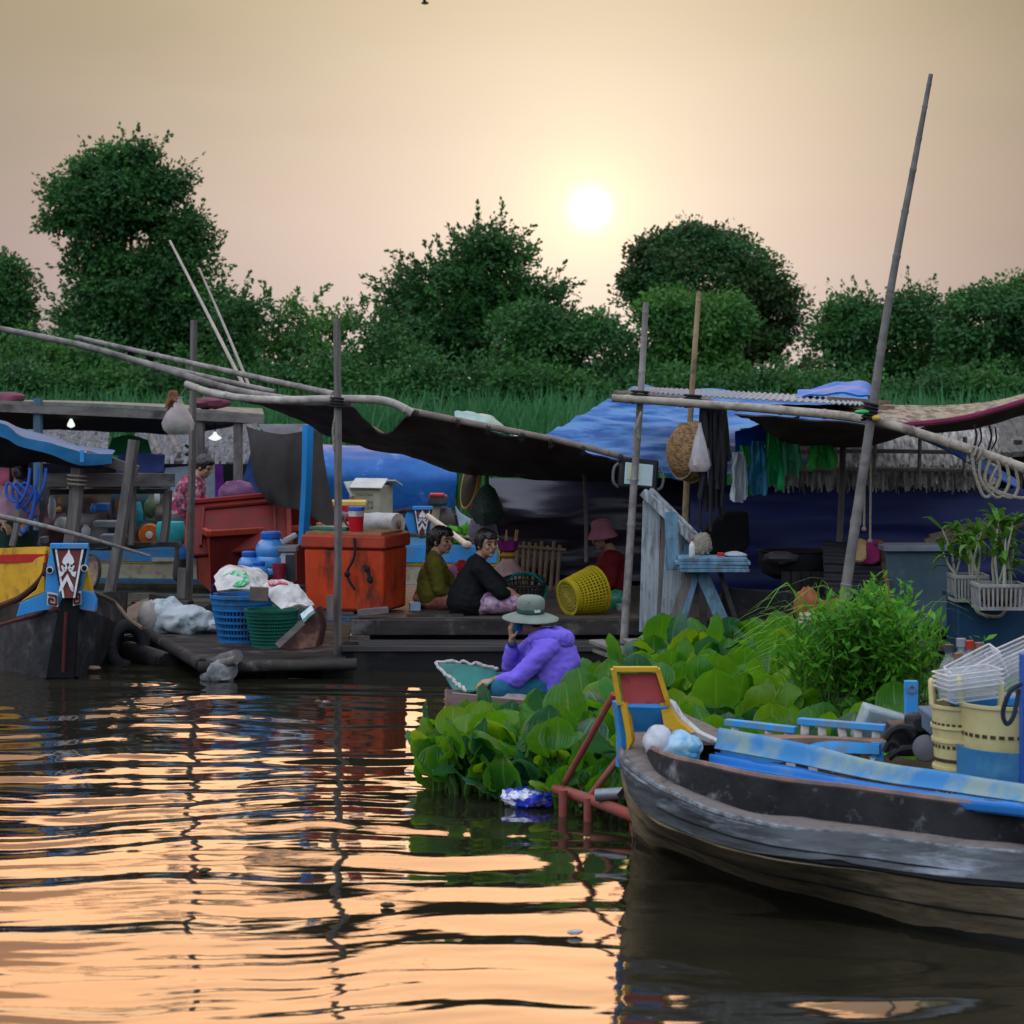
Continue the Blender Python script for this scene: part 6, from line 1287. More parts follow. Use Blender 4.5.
c = P(524, 612, 22.2); mb = MB(); basket(mb, c, .15, .20, .30, 30, 6, .006, V((0, -.25, 1))); mb.build('basket_body', M('dark_net', (.03, .035, .035), rough=.7), tk)
mb = MB(); x_, d_, u_ = basis(V((0, -.75, .65))); mb.tube([c+V((0, -.02, .20))+(x_*math.cos(a)+u_*math.sin(a))*.20 for a in np.linspace(0, 6.28, 30)], .016, 7); mb.build('rim', M('teal_rim', (.01, .20, .17), rough=.45), tk)
fs = thing('stick_fence', 'row of thin pale sticks standing under the plastic wall', 'fence', P(536, 592, 23.3))
for k_ in range(8):
    x = 516+k_*6; mb = MB(); mb.tube([P(x+2, 541+k_*.6+U(-3, 2), 23.4), P(x+U(-3, 1), 592, 23.2)], .019, 6); mb.build('stick', bamboo_t, fs)
mb = MB(); mb.tube([P(514, 546, 23.35), P(566, 550, 23.35)], .016, 6); mb.build('rail', bamboo_t, fs)
vs_ = thing('offering_vase', 'small vase with magenta flower and incense sticks behind the woman in black', 'vase', P(508, 590, 22.6))
c = P(508, 585, 22.6); mb = MB(); mb.lathe(c, [(.09, 0), (.14, .06), (.13, .16), (.07, .22), (.06, .25)], 18); mb.build('pot', M('flower_pot', (.50, .33, .30), (.34, .20, .19), rough=.5, scale=14), vs_)
mb = MB(); mb.lathe(c+V((0, 0, .25)), [(.05, 0), (.09, .03), (.05, .06)], 14); mb.build('gold_collar', M('gold_foil', (.55, .32, .05), rough=.4), vs_)
mb = MB(); mb.lathe(c+V((0, 0, .30)), [(.03, 0), (.085, .03), (.10, .12), (.02, .05)], 12, wob=.3); mb.build('flower', M('magenta_petals', (.22, .02, .16), (.14, .01, .10), rough=.7, scale=9), vs_)
for k_ in range(6): mb = MB(); a = c+V((U(-.06, .06), U(-.03, .03), .28)); mb.tube([a, a+V((U(-.04, .04), 0, .24))], .006, 5); mb.build('incense_stick', M('incense', (.60, .30, .15), rough=.7), vs_)
for k_, (x, y, col, lb) in enumerate(((455, 572, (.62, .20, .42), 'pink cloth flower heap between the girl and the woman in black'), (459, 578, (.60, .46, .30), 'cream bundle beside the pink heap'), (462, 568, (.55, .03, .03), 'red packet behind the woman in black'))):
    mb = MB(); mb.ell(P(x, y, 22.3), (.08, .07, .075), None, 14, 9, .3, 5, k_); tag(mb.build('offering_bundle', M('offer_%d' % k_, col, rough=.7, scale=14)), lb, 'bundle')
mb = MB(); mb.ell(P(616, 602, 21.9), (.10, .08, .11), None, 18, 12, .35, 4, 2); tag(mb.build('plastic_bag', M('jade_bag', (.02, .28, .15), (.015, .18, .10), rough=.3, scale=7, spec=.5)), 'jade green plastic bag at the knees of the woman in the pink hat', 'plastic bag')
mb = MB(); mb.lathe(P(621, 614, 21.7), [(.035, 0), (.045, .09), (.04, .09), (.001, .02)], 14); tag(mb.build('cup', M('pale_cup', (.40, .50, .48), rough=.5)), 'small pale cup by the jade green bag', 'cup')
mb = MB(); mb.box(P(415, 607, 21.7), (.10, .12, .09), rotz(.1)); tag(mb.build('plastic_tub', M('pale_blue_tub', (.30, .42, .55), rough=.5), bevel=.012), 'pale blue tub behind the girl in the olive top', 'tub')
mb = MB(); mb.box(P(435, 616, 21.1), (.5, .10, .035), rotz(.05)); tag(mb.build('loose_board', wood_dk, bevel=.004), 'dark loose board in front of the girl in the olive top', 'board')
# mesh bags under the awning
def sag(label, c, w_, h, mat, sd): 
    mb = MB(); mb.lathe(c, [(.001, -h), (w_*.6, -h*.96), (w_, -h*.7), (w_*.85, -h*.4), (w_*.4, -h*.1), (.02, .0), (.015, .10)], 18, wob=.3); return tag(mb.build('hanging_bag', mat), label, 'bag')
sag('dark green mesh bag hanging from the awning spar', P(487, 484, 23.3), .17, .40, M('green_mesh', (.06, .11, .08), (.025, .05, .04), rough=.5, scale=40, bump=.4), 1)
sag('grey white plastic bag hanging below the green mesh bag', P(483, 505, 23.5), .15, .40, M('white_grey_bag', (.34, .33, .40), (.18, .16, .22), rough=.35, scale=6), 2)
wn = thing('winnowing_basket', 'round shallow winnowing tray with tan rim hanging under the awning', 'tray', P(470, 505, 23.8))
c = P(473, 484, 23.8); ax = V((-.92, -.30, .2)).normalized()
mb = MB(); mb.lathe(c, [(.24, 0), (.235, .03), (.001, .05), (.001, .06), (.24, .04)], 28, ax); mb.build('tray', M('dark_weave', (.05, .04, .03), (.03, .024, .02), rough=.85, scale=30, bump=.5), wn)
mb = MB(); mb.lathe(c+ax*.02, [(.235, -.02), (.26, -.02), (.26, .02), (.235, .02)], 30, ax, closed=True); mb.build('rim', M('tan_rim', (.55, .32, .06), (.40, .22, .04), rough=.6, scale=8), wn)
# ------------------------------------------------------------------ load of the near boat
m_cr = M('cream_basket_plastic', (.56, .50, .24), (.44, .38, .17), rough=.5, scale=5, dirt=(.25, .20, .09), damt=.28)
def hband(mb, c, r0, r1, h, slots=True):
    mb.lathe(c, [(r0-.008, 0), (r0, 0), (r1, h), (r1+.008, h), (r1+.008, h+.015), (r1-.01, h+.015), (r1-.01, h), (r0-.008, .004)], 36)
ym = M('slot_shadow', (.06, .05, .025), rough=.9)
def cream(label, c, z0, h, r0, r1, handles=True):
    t = thing('basket', label, 'basket', c+V((0, 0, z0)), 'stack of cream plastic baskets on the near boat'); b = c+V((0, 0, z0)); mb = MB()
    hband(mb, b, r0, r1, h)
    mb.build('basket_body', m_cr, t)
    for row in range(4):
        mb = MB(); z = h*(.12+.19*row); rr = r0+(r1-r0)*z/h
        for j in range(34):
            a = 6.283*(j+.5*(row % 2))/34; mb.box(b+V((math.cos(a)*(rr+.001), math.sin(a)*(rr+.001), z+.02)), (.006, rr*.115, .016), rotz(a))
        mb.build('lattice', ym, t)  # dark blocks paint the shaded slot openings in the basket side
    if handles:
        for sd in (math.pi*.92, -.08): hm = MB(); hm.tube([b+V((math.cos(sd+q)*r1, math.sin(sd+q)*r1, h+math.cos(q/.34*1.5)*.12+.0)) for q in np.linspace(-.34, .34, 16)], .014, 7); hm.build('handle', m_cr, t)
c = P(966, 775, 11.45); c.z = .22
zz = .0
for k_, (z0, h_) in enumerate(((.0, .44), (.17, .40), (.235, .40), (.36, .37))):
    cream(('bottom cream basket of the stack on the near boat, slotted sides', 'second cream basket from the bottom of the stack', 'third cream basket from the bottom of the stack', 'top cream basket of the stack with an upright loop handle')[k_], c, z0, h_-.06, .125+.004*k_, .152+.004*k_, k_ == 3)
c = P(1010, 760, 11.3); c.z = .32
cream('wide cream basket with oval handle holes standing in the blue drum', c, .12, .48, .20, .235, True)
mb = MB(); mb.lathe(V((c.x, c.y+.28, .25)), [(.2, .1), (.24, .62), (.225, .62), (.19, .12)], 36); tag(mb.build('basket', m_cr), 'another wide cream basket just behind the one in the blue drum', 'basket')
dr = thing('plastic_drum', 'cut blue plastic drum holding a cream basket at the right edge', 'drum', V((c.x, c.y-.05, .2)))
mb = MB(); mb.lathe(V((c.x+.03, c.y-.04, .2)), [(.27, 0), (.285, .04), (.285, .26), (.292, .28), (.285, .30), (.285, .535), (.27, .535), (.27, .03), (.001, .02)], 44); mb.build('drum_wall', M('drum_blue', (.03, .16, .33), (.025, .12, .26), rough=.5, scale=3, dirt=(.06, .20, .32), damt=.35, dsc=4), dr)
mb = MB(); q = P(1024, 700, 10.95); mb.box(V((q.x+.03, q.y, .70)), (.09, .09, 1.0)); bp_ = mb.build('blue_post', M('mooring_blue', (.02, .09, .38), (.015, .065, .28), rough=.5, scale=5), bevel=.008); tag(bp_, 'dark blue post with black rope loop at the right edge of the photo', 'post')
mb = MB(); mb.tube(spl([P(1021, 684, 10.85), P(1010, 692, 10.8), P(1003, 712, 10.8), P(1007, 724, 10.8), P(1014, 715, 10.8), P(1019, 690, 10.85)], 30), .011, 7); tag(mb.build('rope_loop', M('black_blue_rope', (.02, .025, .05), rough=.7)), 'black rope loop hanging from the dark blue post', 'rope')
# bottles and clear trays
m_cl = M('clear_plastic', (.62, .66, .68), (.50, .54, .57), rough=.12, spec=.7, scale=5, alpha=.22)
caps = [M('cap_grey', (.25, .27, .3), rough=.5), M('cap_red', (.45, .03, .02), rough=.5), M('cap_brown', (.22, .12, .08), rough=.5), M('cap_dark', (.06, .06, .07), rough=.5)]
for k_, (x, y, s_, cp, lb) in enumerate(((949, 704, 1.55, 3, 'clear bottle with dark cap, leftmost behind the cream baskets'), (961, 700, 1.6, 0, 'clear bottle with grey cap behind the cream baskets'), (969, 700, 1.55, 1, 'clear bottle with red cap behind the cream baskets'), (979, 702, 1.55, 2, 'clear bottle with brown cap behind the cream baskets'), (958, 709, 1.45, 2, 'shorter clear bottle with brown cap in front of the grey capped one'))):
    bottle(lb, P(x, y+4, 11.9-.1*(k_ == 4)), s_, m_cl, caps[cp])
mb = MB(); q = P(962, 705, 12.05); mb.box(V((q.x+.12, q.y, .74)), (.62, .4, .10)); tag(mb.build('storage_box', M('box_under_bottles', (.10, .16, .22), rough=.7, scale=4), bevel=.01), 'low dark box carrying the clear bottles', 'box')
m_rim = M('clear_plastic_rim', (.66, .70, .72), (.5, .54, .58), rough=.2, spec=.6, scale=9, alpha=.75)
def tray(label, c, Rm, w_, h_, n):
    t = thing('food_trays', label, 'trays', c)
    for k in range(n):
        mb = MB(); o_ = c+Rm @ V((0, 0, .022*k)); r_ = .03
        pts = [Rm @ V((sx*w_/2*s, sy*h_/2*s, z)) for z, s in ((0, .86), (.06, 1), (.065, 1.05)) for sx, sy in ((-1, -1), (1, -1), (1, 1), (-1, 1))]
        mb.add([o_+p for p in pts], [(3, 2, 1, 0)]+[(4*l+i, 4*l+(i+1) % 4, 4*l+4+(i+1) % 4, 4*l+4+i) for l in (0, 1) for i in range(4)])
        mb.cur = 1; tp_ = [o_+p for p in pts[8:12]]; bt_ = [o_+p for p in pts[0:4]]
        for i in range(4): mb.bar(tp_[i], tp_[(i+1) % 4], .009, .007); mb.bar(bt_[i], bt_[(i+1) % 4], .004, .004)
        mb.build('tray', [m_cl, m_rim], t, smooth=False, fix=False, bevel=.006)
tray('stack of clear plastic trays tilted on edge above the cream baskets', P(985, 694, 11.6), rot(.25, -.45, .15), .24, .12, 7)
tray('second stack of clear trays cut by the right edge', P(1020, 676, 11.7), rot(.25, -.4, .1), .22, .12, 5)
tray('low clear trays with blue tint beside the bottles', P(970, 698, 11.35), rot(0, -.1, .2), .26, .2, 4)
mb = MB(); mb.box(P(988, 700, 11.55), (.34, .2, .05), rotz(.2)); tag(mb.build('blue_tray', M('tray_blue', (.03, .25, .6), rough=.4), bevel=.01), 'flat blue tray under the tilted clear trays', 'tray')
# painted stern post and engine clutter
sp_ = thing('painted_post', 'bright blue carved post with round head standing behind the balustrade', 'post', P(911, 735, 12.5))
mb = MB(); q = P(911, 700, 12.5); mb.box(q+V((0, 0, -.1)), (.064, .05, .26)); mb.build('shaft', blue_pt, sp_, bevel=.004)
mb = MB(); mb.prism([q+V((math.cos(a)*.034, -.028, .063+math.sin(a)*.034)) for a in np.linspace(0, 6.283, 22)[:-1]], (0, .056, 0)); mb.prism([q+V((-.033, -.024, .01)), q+V((.033, -.024, .01)), q+V((.033, -.024, .1)), q+V((-.033, -.024, .1))], (0, .048, 0)); mb.build('round_head', blue_pt, sp_)
mb = MB(); mb.lathe(q+V((0, -.032, .063)), [(.012, -.004), (.022, -.004), (.022, .004), (.012, .004)], 18, V((0, 1, 0)), closed=True); mb.build('ring', M('ring_grey', (.20, .22, .26), rough=.5), sp_)
en = thing('boat_engine', 'black greasy boat engine with pipes inside the near boat', 'engine', P(905, 765, 12.2))
m_en = M('engine_black', (.022, .022, .024), (.012, .012, .013), rough=.5, scale=9, bump=.4, dirt=(.10, .09, .09), damt=.3, dsc=12)
mb = MB(); mb.box(P(910, 738, 12.3), (.22, .2, .16)); mb.lathe(P(918, 725, 12.2), [(.07, -.03), (.07, .05), (.05, .06), (.001, .06)], 16); mb.build('block', m_en, en, bevel=.012)
for pts, r_ in (([(885, 740), (893, 730), (905, 728), (914, 736)], .022), ([(888, 758), (900, 750), (915, 748), (928, 742)], .02), ([(884, 752), (890, 742), (898, 745)], .016)):
    mb = MB(); mb.tube(spl([P(x, y, 12.1) for x, y in pts], 16), r_, 8); mb.build('pipe', m_en, en)
mb = MB(); mb.lathe(P(926, 748, 12.0), [(.06, -.02), (.065, -.02), (.065, .02), (.03, .025)], 22, V((-.3, -.9, .2))); mb.build('flywheel', M('steel_dark', (.12, .12, .13), rough=.4, metal=.6), en)
mb = MB(); mb.prism([P(868, 755, 12.3), P(890, 738, 12.4), P(893, 744, 12.35), P(872, 762, 12.25)], (0, .03, .01)); mb.build('cover_plate', M('pale_green_plate', (.28, .36, .32), (.2, .26, .23), rough=.6, scale=6), en)
mb = MB(); mb.box(P(880, 728, 12.7), (.25, .12, .2), rot(.2, .3, .2)); tag(mb.build('foam_block', M('grey_foam', (.30, .36, .36), (.18, .22, .22), rough=.9, scale=8, bump=.4), bevel=.015), 'pale grey broken foam block between the weeds and the engine', 'foam block')
# ------------------------------------------------------------------ boats and stalls at the back and the left
# long blue and cream boat behind the platform
lb = thing('wooden_boat', 'long low boat with blue top plank and cream sides behind the raft', 'boat', P(290, 590, 28.6))
m_cm = M('cream_boat_paint', (.50, .46, .33), (.36, .32, .23), rough=.65, scale=5, st=(.3, 1, 1.6), bump=.15, dirt=(.25, .18, .10), damt=.35, dsc=5)
xs_ = [60, 120, 200, 300, 400, 497]; Yy = [29.4, 29.2, 28.9, 28.6, 28.3, 28.0]
def rowp(ys, dy=0): return [P(x, y, Y+dy) for x, y, Y in zip(xs_, ys, Yy)]
r0 = rowp([551, 552, 551, 549, 547, 546]); r1 = rowp([560, 561, 561, 561, 562, 563]); r2 = rowp([562, 563, 563, 564, 565, 566]); r3 = rowp([577, 578, 579, 581, 584, 586]); r35 = rowp([581, 582, 583, 584, 588, 590]); r4 = rowp([590, 592, 593, 595, 600, 602], .15)
for nm, a, b, m_ in (('top_plank', r0, r1, blue_pt), ('yellow_line', r1, r2, yel_pt), ('side_plank', r2, r3, m_cm), ('low_plank', r3, r35, M('low_blue_plank', (.04, .17, .30), (.03, .12, .22), rough=.6, scale=6)), ('bilge', r35, r4, M('bilge_cream', (.30, .27, .21), (.12, .11, .09), rough=.7, scale=4))):
    mb = MB(); off = V((0, -.03 if nm == 'top_plank' else (-.015 if nm == 'yellow_line' else 0), 0)); mb.sheet([[p+off for p in a], [p+off for p in b]], 40, 5, .04, .004, 3, lin=True); mb.build(nm, m_, lb)
mb = MB(); mb.sheet([[p+V((0, .0, 0)) for p in r0], [p+V((0, .7, -.2)) for p in r0], [p+V((0, 1.5, 0)) for p in r0]], 40, 8, .04); mb.build('inside', M('inside_blue', (.05, .20, .36), (.04, .14, .26), rough=.7, scale=5), lb)
mb = MB(); mb.sheet([[p+V((0, 1.5, 0)) for p in r0], [p+V((0, 1.4, 0)) for p in r4]], 30, 4, .04); mb.build('far_side', m_cm, lb)
mb = MB(); mb.box(P(164, 559, 29.0)+V((0, -.05, 0)), (.28, .012, .05)); mb.build('number_plate', M('plate_white', (.55, .58, .55), (.40, .44, .42), rough=.6, scale=30), lb)
# blue tarp vaulted cover
cv = thing('covered_boat', 'boat under a big vaulted bright blue tarpaulin cover in the middle distance', 'boat', P(380, 560, 31.5))
m_bt = M('blue_cover_tarp', (.006, .062, .25), (.015, .115, .34), rough=.5, scale=2.2, st=(1, 1, 2), bump=.25, spec=.2, dirt=(.14, .24, .50), damt=.2, dsc=3)
mb = MB()
arc = [(515, 31.0), (480, 30.9), (462, 31.1), (450, 31.5), (447, 32.2), (452, 33)]
rows = []
for i, (y, Y) in enumerate(arc):
    k = i/5; rows.append([P(270, y-2, Y), P(320, y-1, Y), P(380, y+3*k, Y), P(430, y+8*k, Y), P(457-2*k if i else 452, y+12*k, Y)])
mb.sheet(rows, 50, 36, .02, .05, 1.6, (.6, 1, 1.6), 4); mb.build('cover', m_bt, cv)
mb = MB(); mb.sheet([[P(260, 512, 30.9), P(360, 514, 30.8), P(460, 514, 30.8)], [P(262, 575, 31.1), P(360, 578, 31.0), P(465, 572, 31.0)]], 30, 6, .05); mb.build('hull', wood_dk, cv)
# small prow with emblem in the middle distance
def emblem(par, o, X, Z, w, h, mat, mat2):
    """white lotus bud above a pair of scrolls and a chevron, on a tapering board; o = top left, X right, Z up"""
    nrm = X.cross(Z).normalized(); 
    if nrm.y > 0: nrm = -nrm
    q = lambda u, v: o+X*(u*w)-Z*(v*h)+nrm*.006
    mb = MB()
    shp = [(.5, .06), (.56, .16), (.68, .25), (.74, .34), (.64, .40), (.5, .36), (.36, .40), (.26, .34), (.32, .25), (.44, .16)]
    mb.prism([q(*p) for p in shp], nrm*.004)
    for sd in (-1, 1):
        mb.tube([q(.5+sd*(.03+.20*t)+sd*.0, .44+.10*math.sin(t*3.4)) for t in np.linspace(0, 1, 10)], w*.04, 5)
        mb.tube([q(.5+sd*(.14+.075*math.cos(a)), .42+.045*math.sin(a)) for a in np.linspace(0, 5.2, 16)], w*.032, 5)
        mb.prism([q(.5, .58), q(.5+sd*.26, .84), q(.5+sd*.28, .96), q(.5+sd*.18, .93), q(.5, .72)], nrm*.004)
        mb.prism([q(.5+sd*.10, .54), q(.5+sd*.34, .54), q(.5+sd*.30, .66), q(.5+sd*.18, .62)], nrm*.004)
    mb.build('lotus_emblem', mat, par, smooth=False)
def prow(par, a, b, c, d, thick, framecol, cheek):
    """board a-b (top) to c-d (bottom right, left): maroon field, white side lines"""
    mb = MB(); mb.prism([a, b, c, d], thick); mb.build('prow_panel', maroon_pt, par)
    n = (b-a).cross(d-a).normalized(); n = n if n.y < 0 else -n
    mb = MB(); w_ = (b-a).length
    for p, q in ((a.lerp(b, .10), d.lerp(c, .12)), (b.lerp(a, .10), c.lerp(d, .12))): mb.bar(p+n*.006, q+n*.006, w_*.055, .008, n)
    mb.build('white_line', white_pt, par)
    mb = MB()
    for p, q in ((a.lerp(b, .03), d.lerp(c, .03)), (b.lerp(a, .03), c.lerp(d, .03))): mb.bar(p+n*.005, q+n*.005, w_*.05, .008, n)
    mb.build('black_line', black_m, par)
    mb = MB(); mb.bar(a.lerp(b, -.04), b.lerp(a, -.04), .06, .045); mb.build('top_cap', blue_pt, par, bevel=.006)
mbt = thing('wooden_boat', 'dark wooden boat with a small maroon emblem prow, before the blue cover', 'boat', P(422, 545, 30))
Yq = 29.8
a, b, c_, d_ = P(413, 508, Yq), P(432, 508, Yq), P(426, 534, Yq-.1), P(418, 534, Yq-.1)
prow(mbt, a, b, c_, d_, (0, .06, 0), None, None); emblem(mbt, a.lerp(b, .1), V((1, 0, 0)), V((0, a.y-d_.y, a.z-d_.z)).normalized(), (b-a).length*.8, (a-d_).length*.95, white_pt, None)
for sd, pts in ((-1, [(413, 510), (417, 534), (410, 534), (404, 520), (408, 510)]), (1, [(432, 510), (427, 534), (434, 532), (440, 518), (436, 510)])):
    mb = MB(); mb.prism([P(x, y, Yq+.03) for x, y in pts], (0, .06, 0)); mb.build('cheek', blue_pt, mbt, bevel=.006)
for sd in (-1, 1):
    mb = MB(); mb.sheet([[P(422, 536, Yq-.1), P(422+sd*14, 532, Yq+.5), P(422+sd*24, 528, Yq+1.4)], [P(422, 550, Yq-.05), P(422+sd*13, 552, Yq+.4), P(422+sd*22, 552, Yq+1.3)], [P(422, 562, Yq), P(422+sd*10, 566, Yq+.4), P(422+sd*20, 566, Yq+1.3)]], 12, 10, .05); mb.build('hull', M('brown_hull', (.14, .105, .075), (.07, .055, .04), rough=.75, scale=5, bump=.3) if sd < 0 else bpy.data.materials['brown_hull'], mbt)
mb = MB(); mb.tube(spl([P(388, 514, 30), P(402, 511, 29.9), P(412, 509, 29.8)], 8), .03, 7); mb.build('gunwale_pole', wood_dk, mbt)
om = thing('outboard_motor', 'dark outboard motor with a red top cap beside the small emblem prow', 'motor', P(438, 530, 29.4))
mb = MB(); mb.box(P(438, 500, 29.4), (.24, .22, .13)); mb.build('cowl', M('motor_dark', (.05, .055, .06), rough=.5, scale=6), om, bevel=.03)
mb = MB(); mb.box(P(437, 495, 29.4), (.18, .24, .04)); mb.build('red_cap', red_pt, om, bevel=.012)
mb = MB(); mb.tube([P(437, 505, 29.4), P(434, 530, 29.4)], .05, 9); mb.build('shaft', M('motor_tan', (.35, .27, .18), rough=.6), om)
mb = MB(); mb.ell(P(444, 520, 29.5), (.14, .12, .16), None, 14, 10, .2); mb.build('tank', M('motor_brown', (.10, .08, .07), rough=.6), om)
mb = MB(); mb.tube([P(428, 516, 28.9), P(466, 544, 27.8)], .035, 8); mb.ell(P(467, 545, 27.8), (.06, .04, .05)); tag(mb.build('oar', M('oar_pale', (.58, .46, .36), (.44, .34, .26), rough=.65, scale=6)), 'pale oar slanting down beside the girl’s head', 'oar')
gbt = thing('vegetable_boat', 'pale blue boat end loaded with green vegetables behind the girl', 'boat', P(472, 560, 28.5))
mb = MB(); mb.prism([P(455, 506, 29.5), P(460, 513, 29.5), P(478, 524, 29.5), P(498, 536, 29.5), P(498, 552, 29.5), P(462, 540, 29.5)], (0, .08, 0)); mb.build('bow_board', M('pale_blue_grey', (.36, .44, .48), (.28, .34, .38), rough=.6, scale=5), gbt)
mb = MB(); mb.box(P(476, 556, 28.5), (.7, .5, .25)); mb.build('side', M('yellow_green_side', (.40, .40, .08), (.30, .30, .05), rough=.6, scale=4), gbt)
mb = MB(); mb.tube([P(450, 535, 28.3), P(500, 541, 28.2)], .02, 6); mb.build('rail', bamboo_t, gbt)
mb = MB()
for k_ in range(260):
    q = P(U(452, 492), U(532, 542), 28.5+U(-.15, .15)); mb.add(leafquad(q, rdir(rnd), (rdir(rnd)*.5+V((0, -.4, .8))).normalized(), .14, .09), [(0, 1, 2, 3)])
tag(mb.build('vegetables', M('greens_bright', (.11, .36, .025), (.05, .22, .02), rough=.5, scale=4, trl=.3), fix=False), 'bright green leafy vegetables heaped on the pale blue boat end', 'vegetables')
# cardboard box, rolled sacks, yellow crate on the blue boat
bxx = thing('cardboard_box', 'pale open cardboard box with dark print standing in front of the blue cover', 'box', P(370, 520, 29))
q = P(370, 517, 28.6); Rm = rotz(-.35); mb = MB(); mb.box(q+V((0, .2, .18)), (.40, .40, .38), Rm); mb.build('body', M('carton_olive', (.36, .34, .24), (.27, .25, .17), rough=.8, scale=5), bxx, bevel=.005)
mb = MB()
for dx, dy, ax_ in ((-.02, .0, .5), (.14, .25, -.3)): mb.box(q+V((dx, dy+.05, .40)), (.42, .22, .012), rot(ax_, 0, -.35))
mb.box(q+V((-.20, .2, .33)), (.014, .4, .2), rot(0, -.5, -.35)); mb.build('flap', M('carton_pale', (.55, .54, .48), (.45, .44, .39), rough=.8, scale=6), bxx)
mb = MB()
for x, z, w_, h_ in ((-.09, .12, .09, .09), (.07, .13, .09, .10), (.0, .25, .22, .03)): mb.box(q+Rm @ V((x, -.202, 0))+V((0, .2, z+.02)), (w_, .006, h_), Rm)
mb.build('print', M('carton_ink', (.10, .10, .08), (.30, .28, .20), rough=.8, scale=60, lo=.45, hi=.55), bxx)
mb = MB(); a, b = P(340, 528, 27.2), P(398, 524, 26.8); mb.tube(spl([a, a.lerp(b, .5)+V((0, 0, .03)), b], 14), [.15+.02*noise.noise(V((i*.7, 0, 0))) for i in range(14)], 14, flat=.8); rs = mb.build('rolled_tarp', M('pale_canvas', (.50, .48, .45), (.34, .32, .30), rough=.8, scale=5, bump=.4, dirt=(.24, .20, .17), damt=.35)); tag(rs, 'roll of pale canvas behind the red flask', 'canvas roll')
mb = MB(); mb.ell(b+V((.02, -.02, 0)), (.02, .07, .06), None, 12, 8); mb.build('roll_core', M('roll_core', (.25, .12, .08), rough=.9), rs)
mb = MB(); mb.sheet([[P(322, 522, 27.3), P(345, 517, 27.2), P(372, 528, 27)], [P(318, 540, 27), P(350, 535, 26.8), P(395, 540, 26.8)]], 26, 14, .03, .06, 4); tag(mb.build('sheet_heap', M('white_canvas', (.55, .55, .54), (.38, .38, .38), rough=.8, scale=5, bump=.3)), 'crumpled white canvas heap behind the square post', 'canvas')
yc_ = thing('crate', 'yellow and red crate side behind the square post', 'crate', P(336, 530, 28))
mb = MB(); mb.box(P(342, 514, 27.9), (.52, .3, .32)); mb.build('body', yel_pt, yc_, bevel=.01)
mb = MB(); mb.box(P(342, 508.5, 27.9)+V((0, -.02, 0)), (.50, .30, .09)); mb.build('red_band', red_pt, yc_, bevel=.004)
mb = MB(); mb.box(P(342, 503, 27.9), (.56, .34, .06)); mb.build('rim', M('pale_yellow', (.66, .50, .14), rough=.5), yc_, bevel=.01)
mb = MB(); mb.tube(spl([P(318, 514, 27.2), P(345, 516, 27.0), P(362, 521, 27)], 8), .05, 9); tag(mb.build('log', wood_gy), 'grey pole lying across the front of the yellow crate', 'pole')

# ------------------------------------------------------------------ painted boat at the left
pb_ = thing('wooden_boat', 'painted boat with yellow planks, blue cheeks and a maroon emblem prow at the left edge', 'boat', P(65, 672, 20.2))
a, b, c_, d_ = P(52, 546, 20.0), P(87, 546, 20.0), P(76, 598, 19.85), P(62, 598, 19.85)
prow(pb_, a, b, c_, d_, (0, .07, 0), None, None); emblem(pb_, a.lerp(b, .13)+V((0, -.004, 0)), V((1, 0, 0)), V((0, (a.y-d_.y), a.z-d_.z)).normalized(), (b-a).length*.74, (a-d_).length*.90, white_pt, None)
hull_d = M('dark_grey_hull', (.042, .042, .045), (.016, .016, .018), rough=.7, scale=5, bump=.5, bsc=14, dirt=(.085, .085, .09), damt=.25, dsc=5)
hull_r = M('brown_grey_hull', (.055, .042, .04), (.022, .018, .017), rough=.7, scale=5, bump=.5, dirt=(.12, .12, .12), damt=.3, dsc=4)
for nm, pts, m_, dy in (('blue_cheek', [(51, 547), (46, 570), (45, 592), (60, 608), (62, 598)], blue_pt, 0), ('blue_cheek', [(88, 547), (86, 570), (80, 590), (73, 604), (76, 598)], blue_pt, 0),
                        ('blue_wing', [(46, 592), (59, 604), (57, 609), (40, 611), (16, 617), (20, 603)], blue_pt, .05), ('blue_wing', [(80, 590), (92, 592), (96, 600), (95, 612), (82, 610), (73, 606)], blue_pt, .05),
                        ('yellow_cheek', [(44, 572), (45, 592), (20, 602), (36, 590)], yel_pt, .07), ('yellow_cheek', [(87, 568), (90, 580), (92, 592), (81, 591)], yel_pt, .07),
                        ('stem', [(60, 603), (64, 592), (69, 588), (74, 592), (78, 606), (74, 678), (46, 678), (52, 640)], black_m, -.03)):
    mb = MB(); mb.prism([P(x, y, 19.95+dy) for x, y in pts], (0, .09, 0)); mb.build(nm, m_, pb_, bevel=.005)
mb = MB(); mb.tube([P(66, 612, 19.87), P(63, 672, 19.87)], .014, 6); mb.build('red_stem_line', M('stem_red', (.09, .02, .02), rough=.8), pb_)
